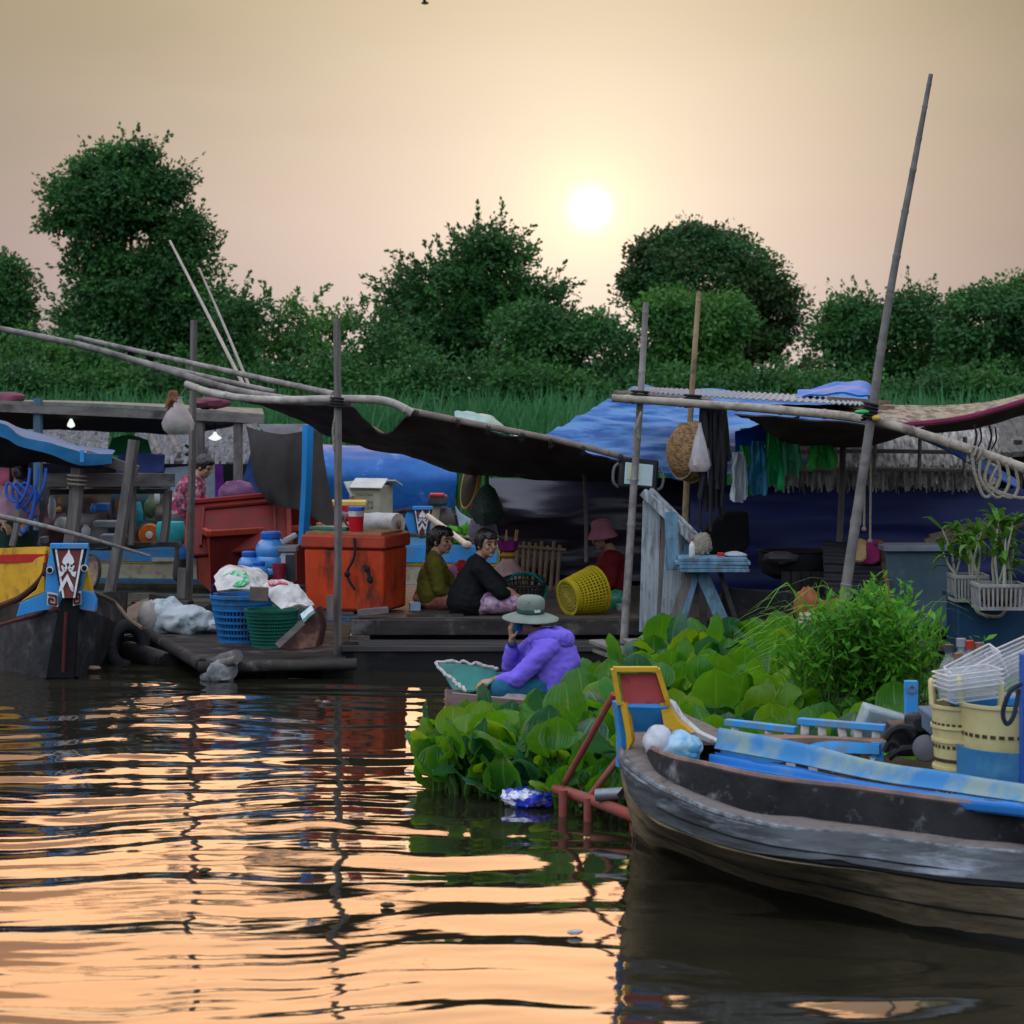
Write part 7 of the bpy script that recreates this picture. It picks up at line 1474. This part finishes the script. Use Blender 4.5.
# eyes and key-pattern squares on the cheeks
for x, y in ((50, 570), (84.5, 568)):
    mb = MB(); q = P(x, y, 19.93); mb.lathe(q, [(.001, 0), (.030, 0), (.030, .012), (.001, .014)], 18, V((0, -1, 0))); mb.cur = 1; mb.lathe(q+V((0, -.012, 0)), [(.001, 0), (.022, 0), (.020, .008), (.001, .012)], 16, V((0, -1, 0))); mb.build('painted_eye', [white_pt, black_m], pb_)
for (x0, y0, x1, y1, sl) in ((47, 593, 58, 606, -2), (73, 592, 81, 605, 2)):
    mb = MB(); q = lambda u, v: P(x0+(x1-x0)*u, y0+(y1-y0)*v-sl*(u-.5), 19.90)
    mb.prism([q(0, 0), q(1, 0), q(1, 1), q(0, 1)], (0, .02, 0)); mb.cur = 1
    w_ = .032; o_ = V((0, -.006, 0)); ln = [(.15, .18), (.85, .18), (.85, .85), (.2, .85), (.2, .45), (.55, .45), (.55, .62)]
    for p, r_ in zip(ln, ln[1:]): mb.bar(q(*p)+o_, q(*r_)+o_, .016, .012, V((0, 1, 0)))
    mb.build('key_pattern', [white_pt, maroon_pt], pb_, smooth=False)
ytop = [P(-90, 552, 22.4), P(-20, 549, 21.3), P(20, 547.5, 20.6), P(49, 547, 20.08)]; ybot = [P(-90, 622, 22.4), P(-20, 609, 21.3), P(0, 604, 20.9), P(24, 593, 20.5), P(43, 575, 20.1), P(47, 560, 20.06)]
mb = MB(); mb.sheet([ytop, [p.lerp(q, .5) for p, q in zip(spl(ytop, 12), spl(ybot, 12))] if False else spl(ytop, 4), ybot][::2], 40, 14, .05, .003, 4); mb.build('yellow_planks', yel_pt, pb_)
mb = MB(); sp1 = spl(ytop, 20); mb.sheet([[p+V((-.01, -.04, -.055)) for p in sp1], [p+V((-.01, -.04, -.125)) for p in sp1]], 24, 4, .02); mb.build('red_stripe', red_pt, pb_)
for k_ in range(5):
    mb = MB(); t = .30+.14*k_; l0 = [p.lerp(q, t) for p, q in zip(spl(ytop, 24), spl(ybot, 24))]; mb.tube([p+V((0, -.027, 0)) for p in l0], .006, 4); mb.build('plank_seam', M('seam_brown', (.28, .15, .02), rough=.8), pb_)
mb = MB(); mb.tube([p+V((0, -.03, -.02)) for p in spl(ybot, 24)], .028, 7); mb.build('rubbing_strake', M('dark_red_strake', (.09, .03, .025), rough=.7, scale=6), pb_)
lw = [P(-90, 622, 22.4), P(-20, 609, 21.3), P(0, 606, 20.9), P(24, 604, 20.5), P(58, 608, 20.0)]; lr = [P(-90, 640, 22.3), P(-20, 630, 21.2), P(0, 625, 20.9), P(24, 618, 20.4), P(60, 608, 19.95)]; lwl = [P(-90, 655, 22.3), P(-20, 668, 21.2), P(0, 673, 20.7), P(24, 676, 20.3), P(56, 678, 20.0)]
mb = MB(); mb.sheet([lw, lr], 30, 5, .05, .004, 4); mb.build('upper_strake', wood_wet, pb_)
mb = MB(); mb.sheet([lr, [p.lerp(q, .5) for p, q in zip(lr, lwl)], lwl], 30, 12, .05, .008, 3); mb.build('hull_side', hull_d, pb_)
mb = MB(); mb.tube([p+V((0, -.03, 0)) for p in spl(lr, 24)], .022, 7); mb.build('rubbing_strake', bpy.data.materials['dark_red_strake'], pb_)
rr0 = [P(74, 604, 20.0), P(84, 600, 20.25), P(98, 594, 20.8), P(121, 592, 21.6)]; rr1 = [P(74, 606, 19.98), P(88, 612, 20.25), P(102, 618, 20.7), P(118, 625, 21.3)]; rr2 = [P(72, 676, 20.0), P(82, 676, 20.3), P(94, 672, 20.8), P(102, 664, 21.3)]
mb = MB(); mb.sheet([rr0, rr1], 20, 5, .05, .004, 4); mb.build('upper_strake', hull_d, pb_)
mb = MB(); mb.sheet([rr1, [p.lerp(q, .5)+V((.02, 0, 0)) for p, q in zip(rr1, rr2)], rr2], 20, 12, .05, .008, 3); mb.build('hull_side', hull_d, pb_)
mb = MB(); mb.sheet([[p.lerp(q, .55)+V((.0, -.04, 0)) for p, q in zip(rr1, rr2)], [q+V((0, -.03, 0)) for q in rr2]], 20, 8, .02, .004, 3); mb.build('lower_hull_patch', hull_r, pb_)
mb = MB(); mb.tube([p+V((0, -.03, 0)) for p in spl(rr1, 20)], .022, 7); mb.build('rubbing_strake', bpy.data.materials['dark_red_strake'], pb_)
mb = MB(); mb.sheet([[P(121, 592, 21.6), P(126, 592, 23)], [P(118, 625, 21.3), P(124, 622, 23)], [P(102, 668, 21.3), P(118, 655, 23)]], 8, 10, .04); mb.build('far_quarter', hull_d, pb_)
dk = MB(); dk.sheet([[P(-20, 612, 21.3), P(30, 606, 20.6), P(62, 604, 20.05)], [P(60, 596, 23), P(70, 600, 22), P(72, 604, 20.1)], [P(121, 593, 21.7), P(98, 596, 20.9), P(76, 604, 20.05)]], 14, 10, .04); dk.build('fore_deck', wood_dk, pb_)
k = MB(); k.ell(P(93, 668, 20.4), (.07, .03, .02)); k.build('hull_scar', M('pale_scar', (.35, .22, .15), rough=.8), pb_)
rb_ = thing('woven_basket', 'round flat woven basket propped behind the maroon emblem prow', 'basket', P(95, 592, 20.9))
c = P(95, 573, 20.8); ax = V((-.75, -.62, .15)).normalized(); mb = MB(); mb.lathe(c, [(.001, .0), (.12, .005), (.15, .04), (.155, .045), (.14, .05), (.11, .02), (.001, .012)], 28, ax); mb.build('weave', M('pale_weave', (.33, .25, .20), (.15, .11, .09), rough=.9, scale=24, bump=.6), rb_)
mb = MB(); mb.lathe(c+ax*.045, [(.148, -.012), (.162, -.012), (.162, .012), (.148, .012)], 28, ax, closed=True); mb.build('rim', wood_dk, rb_)
mb = MB(); mb.tube(spl([P(88, 590, 20.5), P(105, 597, 20.7), P(116, 604, 20.9), P(128, 618, 20.6), P(142, 628, 20.4)], 24), .018, 7); tag(mb.build('mooring_rope', M('brown_rope', (.20, .14, .10), (.12, .085, .06), rough=.95, scale=50, bump=.4)), 'brown mooring rope from the painted boat down to the raft', 'rope')
mb = MB(); x_, d_, u_ = basis(V((.7, -.7, .1))); c = P(127, 646, 21.2)
mb.tube([c+(x_*math.cos(a)+u_*math.sin(a))*.18 for a in np.linspace(0, 6.283, 26)], .06, 9); tag(mb.build('tyre', M('old_tyre', (.028, .028, .03), rough=.8, scale=20, bump=.3)), 'half sunk old tyre between the painted boat and the raft', 'tyre')
mb = MB(); mb.tube([P(128, 652, 21.4), P(168, 664, 20.8)], .10, 10); tag(mb.build('wet_log', wood_wet), 'wet dark log floating under the left end of the raft', 'log')
# ------------------------------------------------------------------ left stall: blue canopy, frame, rails
cn = thing('awning', 'bright blue cloth canopy sagging over the left stall', 'awning', P(50, 465, 23))
mb = MB(); fe = [P(-60, 418, 22.6), P(0, 424, 22.6), P(20, 436, 22.6), P(50, 443, 22.6), P(80, 453, 22.6), P(112, 455, 22.7)]; be = [P(-60, 415, 25.5), P(0, 421, 25.5), P(20, 428, 25.5), P(50, 437, 25.5), P(80, 447, 25.5), P(115, 451, 25.2)]
mb.sheet([be, fe], 40, 14, .015, .015, 3); mb.sheet([[p+V((0, -.01, 0)) for p in fe], [p+V((0, -.02, -.07-.05*abs(math.sin(i*1.3)))) for i, p in enumerate(fe)]], 40, 6, .012, .02, 4); mb.build('cloth', M('canopy_blue', (.014, .13, .27), (.010, .09, .20), rough=.6, scale=4, bump=.15), cn)
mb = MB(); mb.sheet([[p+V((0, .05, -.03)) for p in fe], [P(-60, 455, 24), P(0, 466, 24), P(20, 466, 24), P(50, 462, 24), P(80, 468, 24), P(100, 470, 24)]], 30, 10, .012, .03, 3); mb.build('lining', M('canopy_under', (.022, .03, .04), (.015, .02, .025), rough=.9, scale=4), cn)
mb = MB(); mb.box(P(82, 456, 22.5), (.035, .03, .11)); mb.build('tie_tab', blue_pt, cn)
frm = thing('stall_frame', 'weathered timber frame of the left stall with a wide cross plank', 'frame', P(110, 590, 22.6))
for nm, a_, b_, w_, h_, m_ in (('cross_plank', (42, 480, 23.0), (175, 480, 23.2), .05, .13, wood_gy), ('sloping_plank', (86, 455, 22.9), (138, 471, 22.9), .05, .10, wood_gy), ('lower_rail', (50, 492, 23.2), (168, 491, 23.3), .04, .05, wood_dk), ('shelf_edge', (60, 546, 23.2), (182, 544, 23.3), .06, .045, wood_dk)):
    mb = MB(); mb.bar(P(*a_), P(*b_), w_, h_); mb.build(nm, m_, frm, bevel=.004)
for a_, b_, w_ in (((78, 468, 22.8), (70, 545, 22.8), .11), ((134, 440, 22.7), (110, 592, 22.6), .09), ((133, 470, 23.2), (131, 545, 23.2), .05), ((168, 490, 23.3), (163, 545, 23.3), .07), ((18, 510, 22.3), (12, 546, 22.3), .05)):
    mb = MB(); mb.tube(spl([P(*a_), P(*a_).lerp(P(*b_), .5)+V((.012, 0, 0)), P(*b_)], 8), w_*.62, 6); mb.build('post', wood_gyv, frm)
mb = MB(); wrap(mb, P(77, 481, 22.75), V((0, 0, 1)), .08, 3, .02, .012); mb.build('cord_lashing', rope_m, frm)
bamboo('bamboo_pole', 'thin bamboo rail sloping down past the stall posts above the emblem prow', [P(-20, 512, 22.0), P(60, 530, 22.0), P(150, 556, 22.2)], .03, .012, bamboo_g, 'bamboo pole')
mb = MB()
for k_ in range(3):
    a = P(30+k_*8, 468, 22.5+.05*k_); w_ = .16+.05*k_; mb.tube(spl([a, a+V((-.02, -.02, -.18)), a+V((-.10-.03*k_, 0, -.32-.05*k_)), a+V((-.22-.02*k_, .02, -.26)), a+V((-.20, .02, -.14)), a+V((-.04, .0, -.30))], 30), .014, 7)
mb.tube(spl([P(36, 490, 22.5), P(32, 515, 22.5), P(24, 532, 22.5), P(18, 525, 22.5), P(17, 500, 22.5)], 24), .018, 7)
tag(mb.build('hose_coil', M('blue_hose', (.025, .10, .40), (.02, .07, .30), rough=.4, scale=5)), 'coiled blue hose hanging under the left canopy', 'hose')
# ------------------------------------------------------------------ market boats behind: flat roof, thatch, goods
rfx = thing('market_boat', 'long market boat with flat board roof and dark open stall at the back left', 'boat', P(120, 560, 28))
mb = MB(); mb.sheet([[P(-60, 401, 30), P(60, 402, 30), P(150, 405, 30), P(262, 410, 30)], [P(-60, 401.5, 27), P(60, 404, 27), P(150, 408, 27), P(264, 416, 27)]], 24, 6, .04); mb.build('roof', M('roof_boards', (.20, .205, .17), (.12, .12, .10), rough=.8, scale=5, st=(2, .5, 1)), rfx)
mb = MB(); mb.bar(P(-60, 405, 26.95), P(264, 419.5, 26.95), .06, .09); mb.build('roof_beam', wood_gy, rfx)
mb = MB(); mb.sheet([[P(-60, 409, 27.1), P(100, 414, 27.1), P(262, 420, 27.1)], [P(-60, 425, 29), P(100, 430, 29), P(185, 434, 29)]], 20, 8, .03, .02, 3); mb.build('roof_lining', M('plaid_under', (.045, .035, .035), (.025, .02, .02), rough=.9, scale=9), rfx)
for x, y0, y1, m_ in ((38, 398, 470, M('post_blue_grey', (.09, .16, .22), rough=.7, scale=8)), (238, 420, 520, wood_gyv), (200, 418, 470, wood_gyv)):
    mb = MB(); mb.tube([P(x, y0, 27.0), P(x, y1+60, 27.0)], .055, 7); mb.build('post', m_, rfx)
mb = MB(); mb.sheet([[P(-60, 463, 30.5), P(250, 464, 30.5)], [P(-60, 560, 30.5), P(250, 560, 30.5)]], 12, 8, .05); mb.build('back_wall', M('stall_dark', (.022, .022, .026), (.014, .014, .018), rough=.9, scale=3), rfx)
mb = MB(); mb.box(P(110, 565, 30.4), (3.4, .9, .35)); mb.build('hull', wood_wet, rfx, bevel=.03)
for k_, (x0, x1, y0, y1, y2) in enumerate(((30, 110, 425, 458, 460), (140, 262, 423, 458, 462))):
    t = thing('thatch_hut', ('hut with grey thatched roof seen under the flat board roof, left one', 'hut with grey thatched roof carrying loose poles beside the flat hanging lamp')[k_], 'hut', P((x0+x1)/2, y1, 29.5))
    mb = MB(); mb.sheet([[P(x0+10, y0, 35), P((x0+x1)/2, y0-1, 35), P(x1-5, y0, 35)], [P(x0, y1+4, 32), P((x0+x1)/2, y2+2, 32), P(x1, y2+4, 32)]], 30, 16, .08, .06, 5); mb.build('roof', M('dark_thatch', (.15, .145, .145), (.07, .068, .068), rough=.95, scale=14, bump=.6) if k_ == 0 else bpy.data.materials['dark_thatch'], t)
    mb = MB()
    for _ in range(260): yy = U(y0+6, y1+3); a = P(U(x0, x1), yy, 35-3*(yy-y0)/(y1+4-y0))+V((0, -.12, .06)); mb.bar(a, a+V((U(-.05, .05), -.2, -.13)), U(.02, .06), .015, V((0, 1, 0)))
    mb.build('fringe', M('thatch_pale', (.20, .195, .20), (.09, .088, .09), rough=.95, scale=12) if k_ == 0 else bpy.data.materials['thatch_pale'], t, smooth=False)
    if k_:
        for a_, b_ in (((168, 430), (180, 455)), ((150, 432), (160, 456)), ((190, 434), (205, 450))): mb = MB(); mb.tube([P(*a_, 34.2), P(*b_, 32.2)], .05, 7); mb.build('roof_pole', wood_gy, t)
        mb = MB(); mb.tube(spl([P(185, 445, 28.6), P(195, 452, 28.6), P(185, 455, 28.6), P(200, 450, 28.6)], 16), .02, 6); mb.build('green_cord', M('cord_green', (.02, .40, .08), rough=.6), t)
def cloth_piece(label, pts, Y, col, nm, cat='cloth', w_=.03):
    mb = MB(); mb.sheet([[P(*p, Y) for p in r] for r in pts], 20, 14, .015, w_, 4, seed=len(label)); return tag(mb.build('cloth', M(nm, col, rough=.8, scale=5, bump=.15)), label, cat)
cloth_piece('green tarpaulin piece under the thatch near the sloping plank', [[(112, 438), (130, 435), (148, 440)], [(106, 455), (130, 456), (152, 456)]], 28.4, (.03, .22, .07), 'green_cloth')
cloth_piece('purple blue wrapped cloth above the cross plank', [[(118, 455), (140, 453), (165, 455)], [(116, 473), (140, 474), (164, 472)]], 28.0, (.10, .14, .42), 'purple_blue_cloth', w_=.08)
cloth_piece('pale blue sheet hanging behind the man in the flowered shirt', [[(165, 468), (190, 466), (215, 464)], [(160, 512), (190, 512), (216, 512)]], 27.9, (.42, .52, .62), 'pale_blue_sheet')
cloth_piece('dark blue cloth hanging beside the grey curtain', [[(250, 455), (262, 460), (272, 466)], [(240, 490), (258, 495), (276, 500)]], 26.5, (.03, .06, .20), 'dark_blue_cloth')
cloth_piece('narrow purple towel hanging behind the red lid', [[(215, 464), (219, 464), (223, 466)], [(215, 500), (220, 501), (224, 500)]], 27.4, (.16, .03, .26), 'purple_towel')
cloth_piece('pale tarpaulin scrap above the grey curtain', [[(258, 424), (285, 424), (315, 424)], [(266, 434), (288, 436), (312, 432)]], 25.6, (.38, .36, .36), 'pale_scrap')
cloth_piece('pinkish cloths drying at the left edge of the stall', [[(-20, 468), (-5, 466), (9, 468)], [(-20, 505), (-5, 508), (9, 503)]], 26, (.42, .10, .16), 'pink_cloth')
def lamp_lit():
    m = M('lamp_white', (.75, .80, .76), rough=.3); b = m.node_tree.nodes['Principled BSDF']; b.inputs['Emission Color'].default_value = (.9, 1, .93, 1); b.inputs['Emission Strength'].default_value = .9; return m
for x, y, lb in ((71, 427, 'round white bulb hanging under the flat board roof, left'), (215, 440, 'flat white lamp hanging over the man in the flowered shirt')):
    t = thing('hanging_lamp', lb, 'lamp', P(x, y+4, 27.5)); mb = MB()
    mb.lathe(P(x, y-3, 27.5), [(.012, .06), (.03, .025), (.08 if x > 100 else .045, -.01), (.05 if x > 100 else .04, -.03), (.001, -.045)], 16); mb.build('bulb', lamp_lit() if x < 100 else bpy.data.materials['lamp_white'], t)
    mb = MB(); mb.tube([P(x, y-4, 27.5), P(x, y-18, 27.5)], .008, 5); mb.build('cable', cord_bk, t)
for k_, (x, y, lb) in enumerate(((-2, 399, 'red cloth bundle lying on the flat roof at the left edge'), (202, 404, 'pink cloth bundle on the flat roof beside the hanging white bag'))):
    mb = MB(); mb.ell(P(x+8, y-1, 27.3), (.22, .15, .07), None, 16, 8, .3, 4, k_); tag(mb.build('cloth_bundle', M('roof_red', (.20, .05, .08), (.12, .05, .07), rough=.8, scale=9) if k_ == 0 else bpy.data.materials['roof_red']), lb, 'cloth')
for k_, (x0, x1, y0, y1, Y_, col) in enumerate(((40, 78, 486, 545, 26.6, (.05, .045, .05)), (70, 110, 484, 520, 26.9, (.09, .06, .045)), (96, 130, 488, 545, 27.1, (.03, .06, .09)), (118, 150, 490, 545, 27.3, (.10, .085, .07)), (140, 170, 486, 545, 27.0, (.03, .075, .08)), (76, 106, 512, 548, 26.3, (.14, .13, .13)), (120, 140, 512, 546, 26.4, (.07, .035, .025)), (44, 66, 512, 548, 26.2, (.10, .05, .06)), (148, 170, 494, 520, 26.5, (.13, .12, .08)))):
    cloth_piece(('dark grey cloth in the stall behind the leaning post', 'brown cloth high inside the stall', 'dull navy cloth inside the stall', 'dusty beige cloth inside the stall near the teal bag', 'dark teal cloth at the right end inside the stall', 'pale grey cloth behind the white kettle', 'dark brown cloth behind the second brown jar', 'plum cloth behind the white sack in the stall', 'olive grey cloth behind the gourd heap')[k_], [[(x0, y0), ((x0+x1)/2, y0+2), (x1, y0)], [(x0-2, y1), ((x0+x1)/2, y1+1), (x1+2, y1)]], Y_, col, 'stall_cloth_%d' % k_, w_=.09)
# goods on the stall shelf
def goods(name, label, cat, mb, mats, **kw): return tag(mb.build(name, mats, **kw), label, cat)
Yg = 25.6
mb = MB(); c = P(171, 543, Yg); mb.lathe(c, [(.14, 0), (.16, .04), (.155, .18), (.14, .225), (.001, .235)], 20, wob=.1); goods('sack', 'turquoise sack standing on the stall shelf behind the post', 'sack', mb, M('turquoise', (.05, .42, .42), (.03, .32, .33), rough=.6, scale=6))
sp2 = thing('fan', 'orange round fan with a pale hub on the stall shelf', 'fan', P(150, 544, Yg)); c = P(150, 535, Yg)
mb = MB(); mb.lathe(c, [(.001, -.05), (.11, -.05), (.125, 0), (.11, .04), (.001, .045)], 26, V((0, -1, 0))); mb.build('disc', M('orange_disc', (.55, .14, .02), (.42, .10, .015), rough=.5), sp2)
mb = MB(); mb.lathe(c+V((0, -.045, 0)), [(.001, 0), (.042, 0), (.036, .02), (.001, .024)], 18, V((0, -1, 0))); mb.build('hub', white_pt, sp2)
mb = MB(); mb.box(c+V((0, .04, -.10)), (.20, .12, .05)); mb.build('foot', M('brown_foot', (.14, .06, .04), rough=.7), sp2)
r9 = random.Random(4)
cols = {'white': (.55, .58, .60), 'blue': (.03, .14, .42), 'teal': (.02, .22, .25), 'brown': (.16, .08, .045), 'amber': (.55, .26, .02), 'grey': (.25, .27, .29), 'green': (.08, .14, .06), 'red': (.40, .04, .05)}
gm = {k: M('goods_'+k, v, rough=.5, scale=6) for k, v in cols.items()}
for k_, (x, y, w_, h_, cl_, nm, lb) in enumerate((
    (112, 540, 20, 12, 'grey', 'cooking_stove', 'grey steel stove body on the stall shelf'), (108, 524, 26, 7, 'grey', 'shelf_board', 'short grey shelf board inside the stall'),
    (103, 507, 12, 8, 'blue', 'plastic_tub', 'blue tub on the inner shelf, right'), (93, 508, 6, 9, 'blue', 'plastic_jar', 'small blue jar on the inner shelf, left'),
    (62, 524, 14, 14, 'white', 'plastic_sack', 'white sack behind the leaning stall post'), (60, 500, 4, 6, 'amber', 'fruit', 'yellow fruit hanging inside the stall, upper'), (59, 509, 5, 5, 'amber', 'fruit', 'yellow fruit hanging inside the stall, lower'),
    (52, 508, 8, 24, 'white', 'plastic_bag', 'pale narrow bag hanging in the stall'), (150, 508, 12, 20, 'green', 'gas_bottle', 'dark green striped gourd heap in the stall'), (138, 514, 10, 24, 'teal', 'plastic_bag', 'teal bag hanging in the stall middle'),
    (157, 498, 6, 14, 'white', 'plastic_bag', 'small white bag hanging by the stall end post'), (118, 508, 9, 18, 'brown', 'clay_jar', 'brown jar inside the stall'), (106, 540, 8, 10, 'blue', 'pump', 'small blue round pump on the stall shelf'),
    (44, 540, 6, 7, 'grey', 'stone_pot', 'small grey pot behind the yellow planks'), (86, 530, 9, 10, 'white', 'kettle', 'white kettle next to the leaning stall post'), (6, 540, 14, 10, 'brown', 'fruit_heap', 'brown heap at the left edge above the yellow planks'),
    (124, 536, 8, 9, 'brown', 'clay_jar', 'second brown jar near the orange fan'), (183, 552, 8, 14, 'blue', 'plastic_drum', 'blue drum standing at the right stall end'))):
    sc2 = (Yg-1.2*(k_ % 3)*.5)/F; mb = MB(); c = P(x, y+h_/2, Yg-.6*(k_ % 3)); W_, H_ = w_*sc2, h_*sc2
    if cl_ == 'grey' or nm in ('plastic_tub',): mb.box(c+V((0, 0, H_/2)), (W_, .2, H_), None, 1.04); o_ = mb.build(nm, gm[cl_], bevel=.012)
    elif nm in ('plastic_bag', 'plastic_sack', 'fruit_heap', 'gas_bottle'): mb.ell(c+V((0, 0, H_/2)), (W_/2, min(W_, .3)/2, H_/2), None, 16, 12, .25, 4, k_); o_ = mb.build(nm, gm[cl_])
    else: mb.lathe(c, [(W_*.4, 0), (W_*.5, H_*.25), (W_*.5, H_*.6), (W_*.25, H_*.85), (W_*.28, H_), (.001, H_)], 16); o_ = mb.build(nm, gm[cl_])
    tag(o_, lb, nm.replace('_', ' '))
# plank walkway hint
# -- man in the flowered shirt, bending
def flowerman():
    Y = 26.2; o = P(180, 560, Y); t = thing('person', 'man in a red flowered shirt bending over beside the pale blue sheet', 'person', o); Q = lambda x, y, d=0: P(x, y, Y+d)
    hc = Q(204, 467); fw = V((.85, -.35, -.40)); nk = Q(197, 476)
    hip = Q(178, 522); bd = MB(); head(bd, hc, fw, nk, 1.0); bd.cap(hip, Q(193, 484), .13, .12, 14); bd.cap(Q(193, 484), nk, .08, .055)
    sn, sf = Q(190, 488, -.18), Q(195, 486, .16); en, ef = Q(196, 506, -.22), Q(203, 504, .16); wn, wf = Q(208, 512, -.12), Q(212, 508, .1)
    for a, b, c in ((sn, en, wn), (sf, ef, wf)): bd.cap(a, b, .05, .042); bd.cap(b, c, .04, .028)
    hand(bd, wn, wn-en, V((0, .3, -1)), .8); hand(bd, wf, wf-ef, V((0, -.3, -1)), .8, 1, -1)
    for sd in (-.1, .1): bd.cap(hip+V((0, sd, 0)), Q(184, 548)+V((0, sd, 0)), .09, .06); bd.cap(Q(184, 548)+V((0, sd, 0)), Q(180, 575)+V((0, sd, 0)), .06, .045)
    bd.build('body', skin, t, remesh=.008, sm=2); face(t, hc, fw)
    s = MB(); s.cap(hip, Q(192, 488), .17, .16, 16)
    for q in (sn, sf): s.cap(Q(190, 492), q, .13, .10)
    for a, b, c in ((sn, en, wn), (sf, ef, wf)): s.cap(a, b, .085, .075); s.cap(b, b.lerp(c, .3), .07, .06)
    cloth(s, 'shirt', M('flowered_shirt', (.36, .025, .07), (.06, .035, .06), rough=.8, scale=16, lo=.44, hi=.54, dirt=(.52, .42, .45), dsc=13, damt=.42), t, .014, 3, .008, 9)
    p = MB(); p.ell(hip, (.17, .17, .14))
    for sd in (-.1, .1): p.cap(hip+V((0, sd, 0)), Q(184, 548)+V((0, sd, 0)), .12, .085); p.cap(Q(184, 548)+V((0, sd, 0)), Q(180, 575)+V((0, sd, 0)), .085, .07)
    cloth(p, 'trousers', M('grey_trousers', (.10, .09, .10), rough=.85, scale=8), t, .014, 3, .006, 9)
    f, r, u = headaxes(fw); Mx = Matrix((r, f, u)).transposed(); h = MB(); h.ell(hc-f*.022+u*.036, (.094, .10, .105), Mx, 16, 12); h.ell(hc+f*.036+u*.082, (.074, .062, .044), Mx, 14, 10); cloth(h, 'hair', hair_m, t, .009, 2, .006, 25)
flowerman()
def stallperson():
    Y = 24.6; o = P(16, 545, Y); t = thing('person', 'person with dark hair and a pale pink top standing behind the blue hose', 'person', o); Q = lambda x, y, d=0: P(x, y, Y+d)
    hc = Q(20, 472); fw = V((-.5, .85, -.1)); bd = MB(); head(bd, hc, fw, Q(17, 487)); bd.cap(Q(15, 530), Q(15, 497), .13, .12); bd.cap(Q(15, 497), Q(17, 487), .07, .055)
    for sd in (-1, 1):
        s0 = Q(15+sd*15, 494); e0 = Q(15+sd*18, 514); w0 = Q(15+sd*10, 524, -.15); bd.cap(s0, e0, .048, .04); bd.cap(e0, w0, .038, .027); hand(bd, w0, w0-e0, V((0, .3, -1)), .8, 1, sd); bd.cap(Q(15+sd*8, 530), Q(15+sd*8, 570), .09, .06)
    bd.build('body', skin, t, remesh=.009, sm=2)
    s = MB(); s.cap(Q(15, 528), Q(15, 500), .17, .17)
    for sd in (-1, 1): s.cap(Q(15, 500), Q(15+sd*15, 494), .13, .09); s.cap(Q(15+sd*15, 494), Q(15+sd*18, 512), .085, .07)
    cloth(s, 'shirt', M('pale_pink_top', (.46, .28, .34), (.36, .20, .28), rough=.8, scale=9), t, .015, 3, .008, 9)
    p = MB(); p.cap(Q(15, 528), Q(15, 575), .19, .22); cloth(p, 'skirt', M('dark_green_skirt', (.012, .04, .03), rough=.85), t, .016, 2, .006, 9)
    f, r, u = headaxes(fw); Mx = Matrix((r, f, u)).transposed(); h = MB(); h.ell(hc-f*.02+u*.02, (.092, .098, .11), Mx, 16, 12); h.ell(hc-f*.09-u*.02, (.06, .05, .06), Mx); cloth(h, 'hair', hair_m, t, .010, 2, .006, 25)
stallperson()

for k_, (x, y, lb, col) in enumerate(((575, 932, 'small pale scrap floating on the open water before the grey boat', (.45, .45, .42)), (133, 602, 'tiny red scrap floating behind the raft', (.4, .06, .05)), (505, 742, 'brown leaf scrap floating at the edge of the hyacinth patch', (.16, .10, .04)), (388, 905, 'dark twig floating in the middle of the open water', (.05, .04, .03)), (205, 870, 'small dark leaf floating at the left of the open water', (.06, .07, .03)))):
    mb = MB(); q = W(x, y, .012); mb.ell(q, (.035, .025, .012), rotz(k_), 10, 6, .4, 4, k_); tag(mb.build('floating_scrap', M('scrap_%d' % k_, col, rough=.6)), lb, 'scrap')
# the walls and roof of the right-hand house are parts of one house
hs = thing('floating_house', 'long low floating house of blue tarpaulin roof, thatch panel and dark plastic walls', 'house', P(800, 640, 22.5))
bpy.context.view_layer.update()
for nm in ('roof_tarp', 'tin_roof', 'thatch_panel', 'tarp_wall', 'plastic_wall', 'lower_wall'):
    o = bpy.data.objects[nm]; o.parent = hs; o.location = o.location-hs.location
    for k in ('label', 'category', 'kind'):
        if k in o: del o[k]
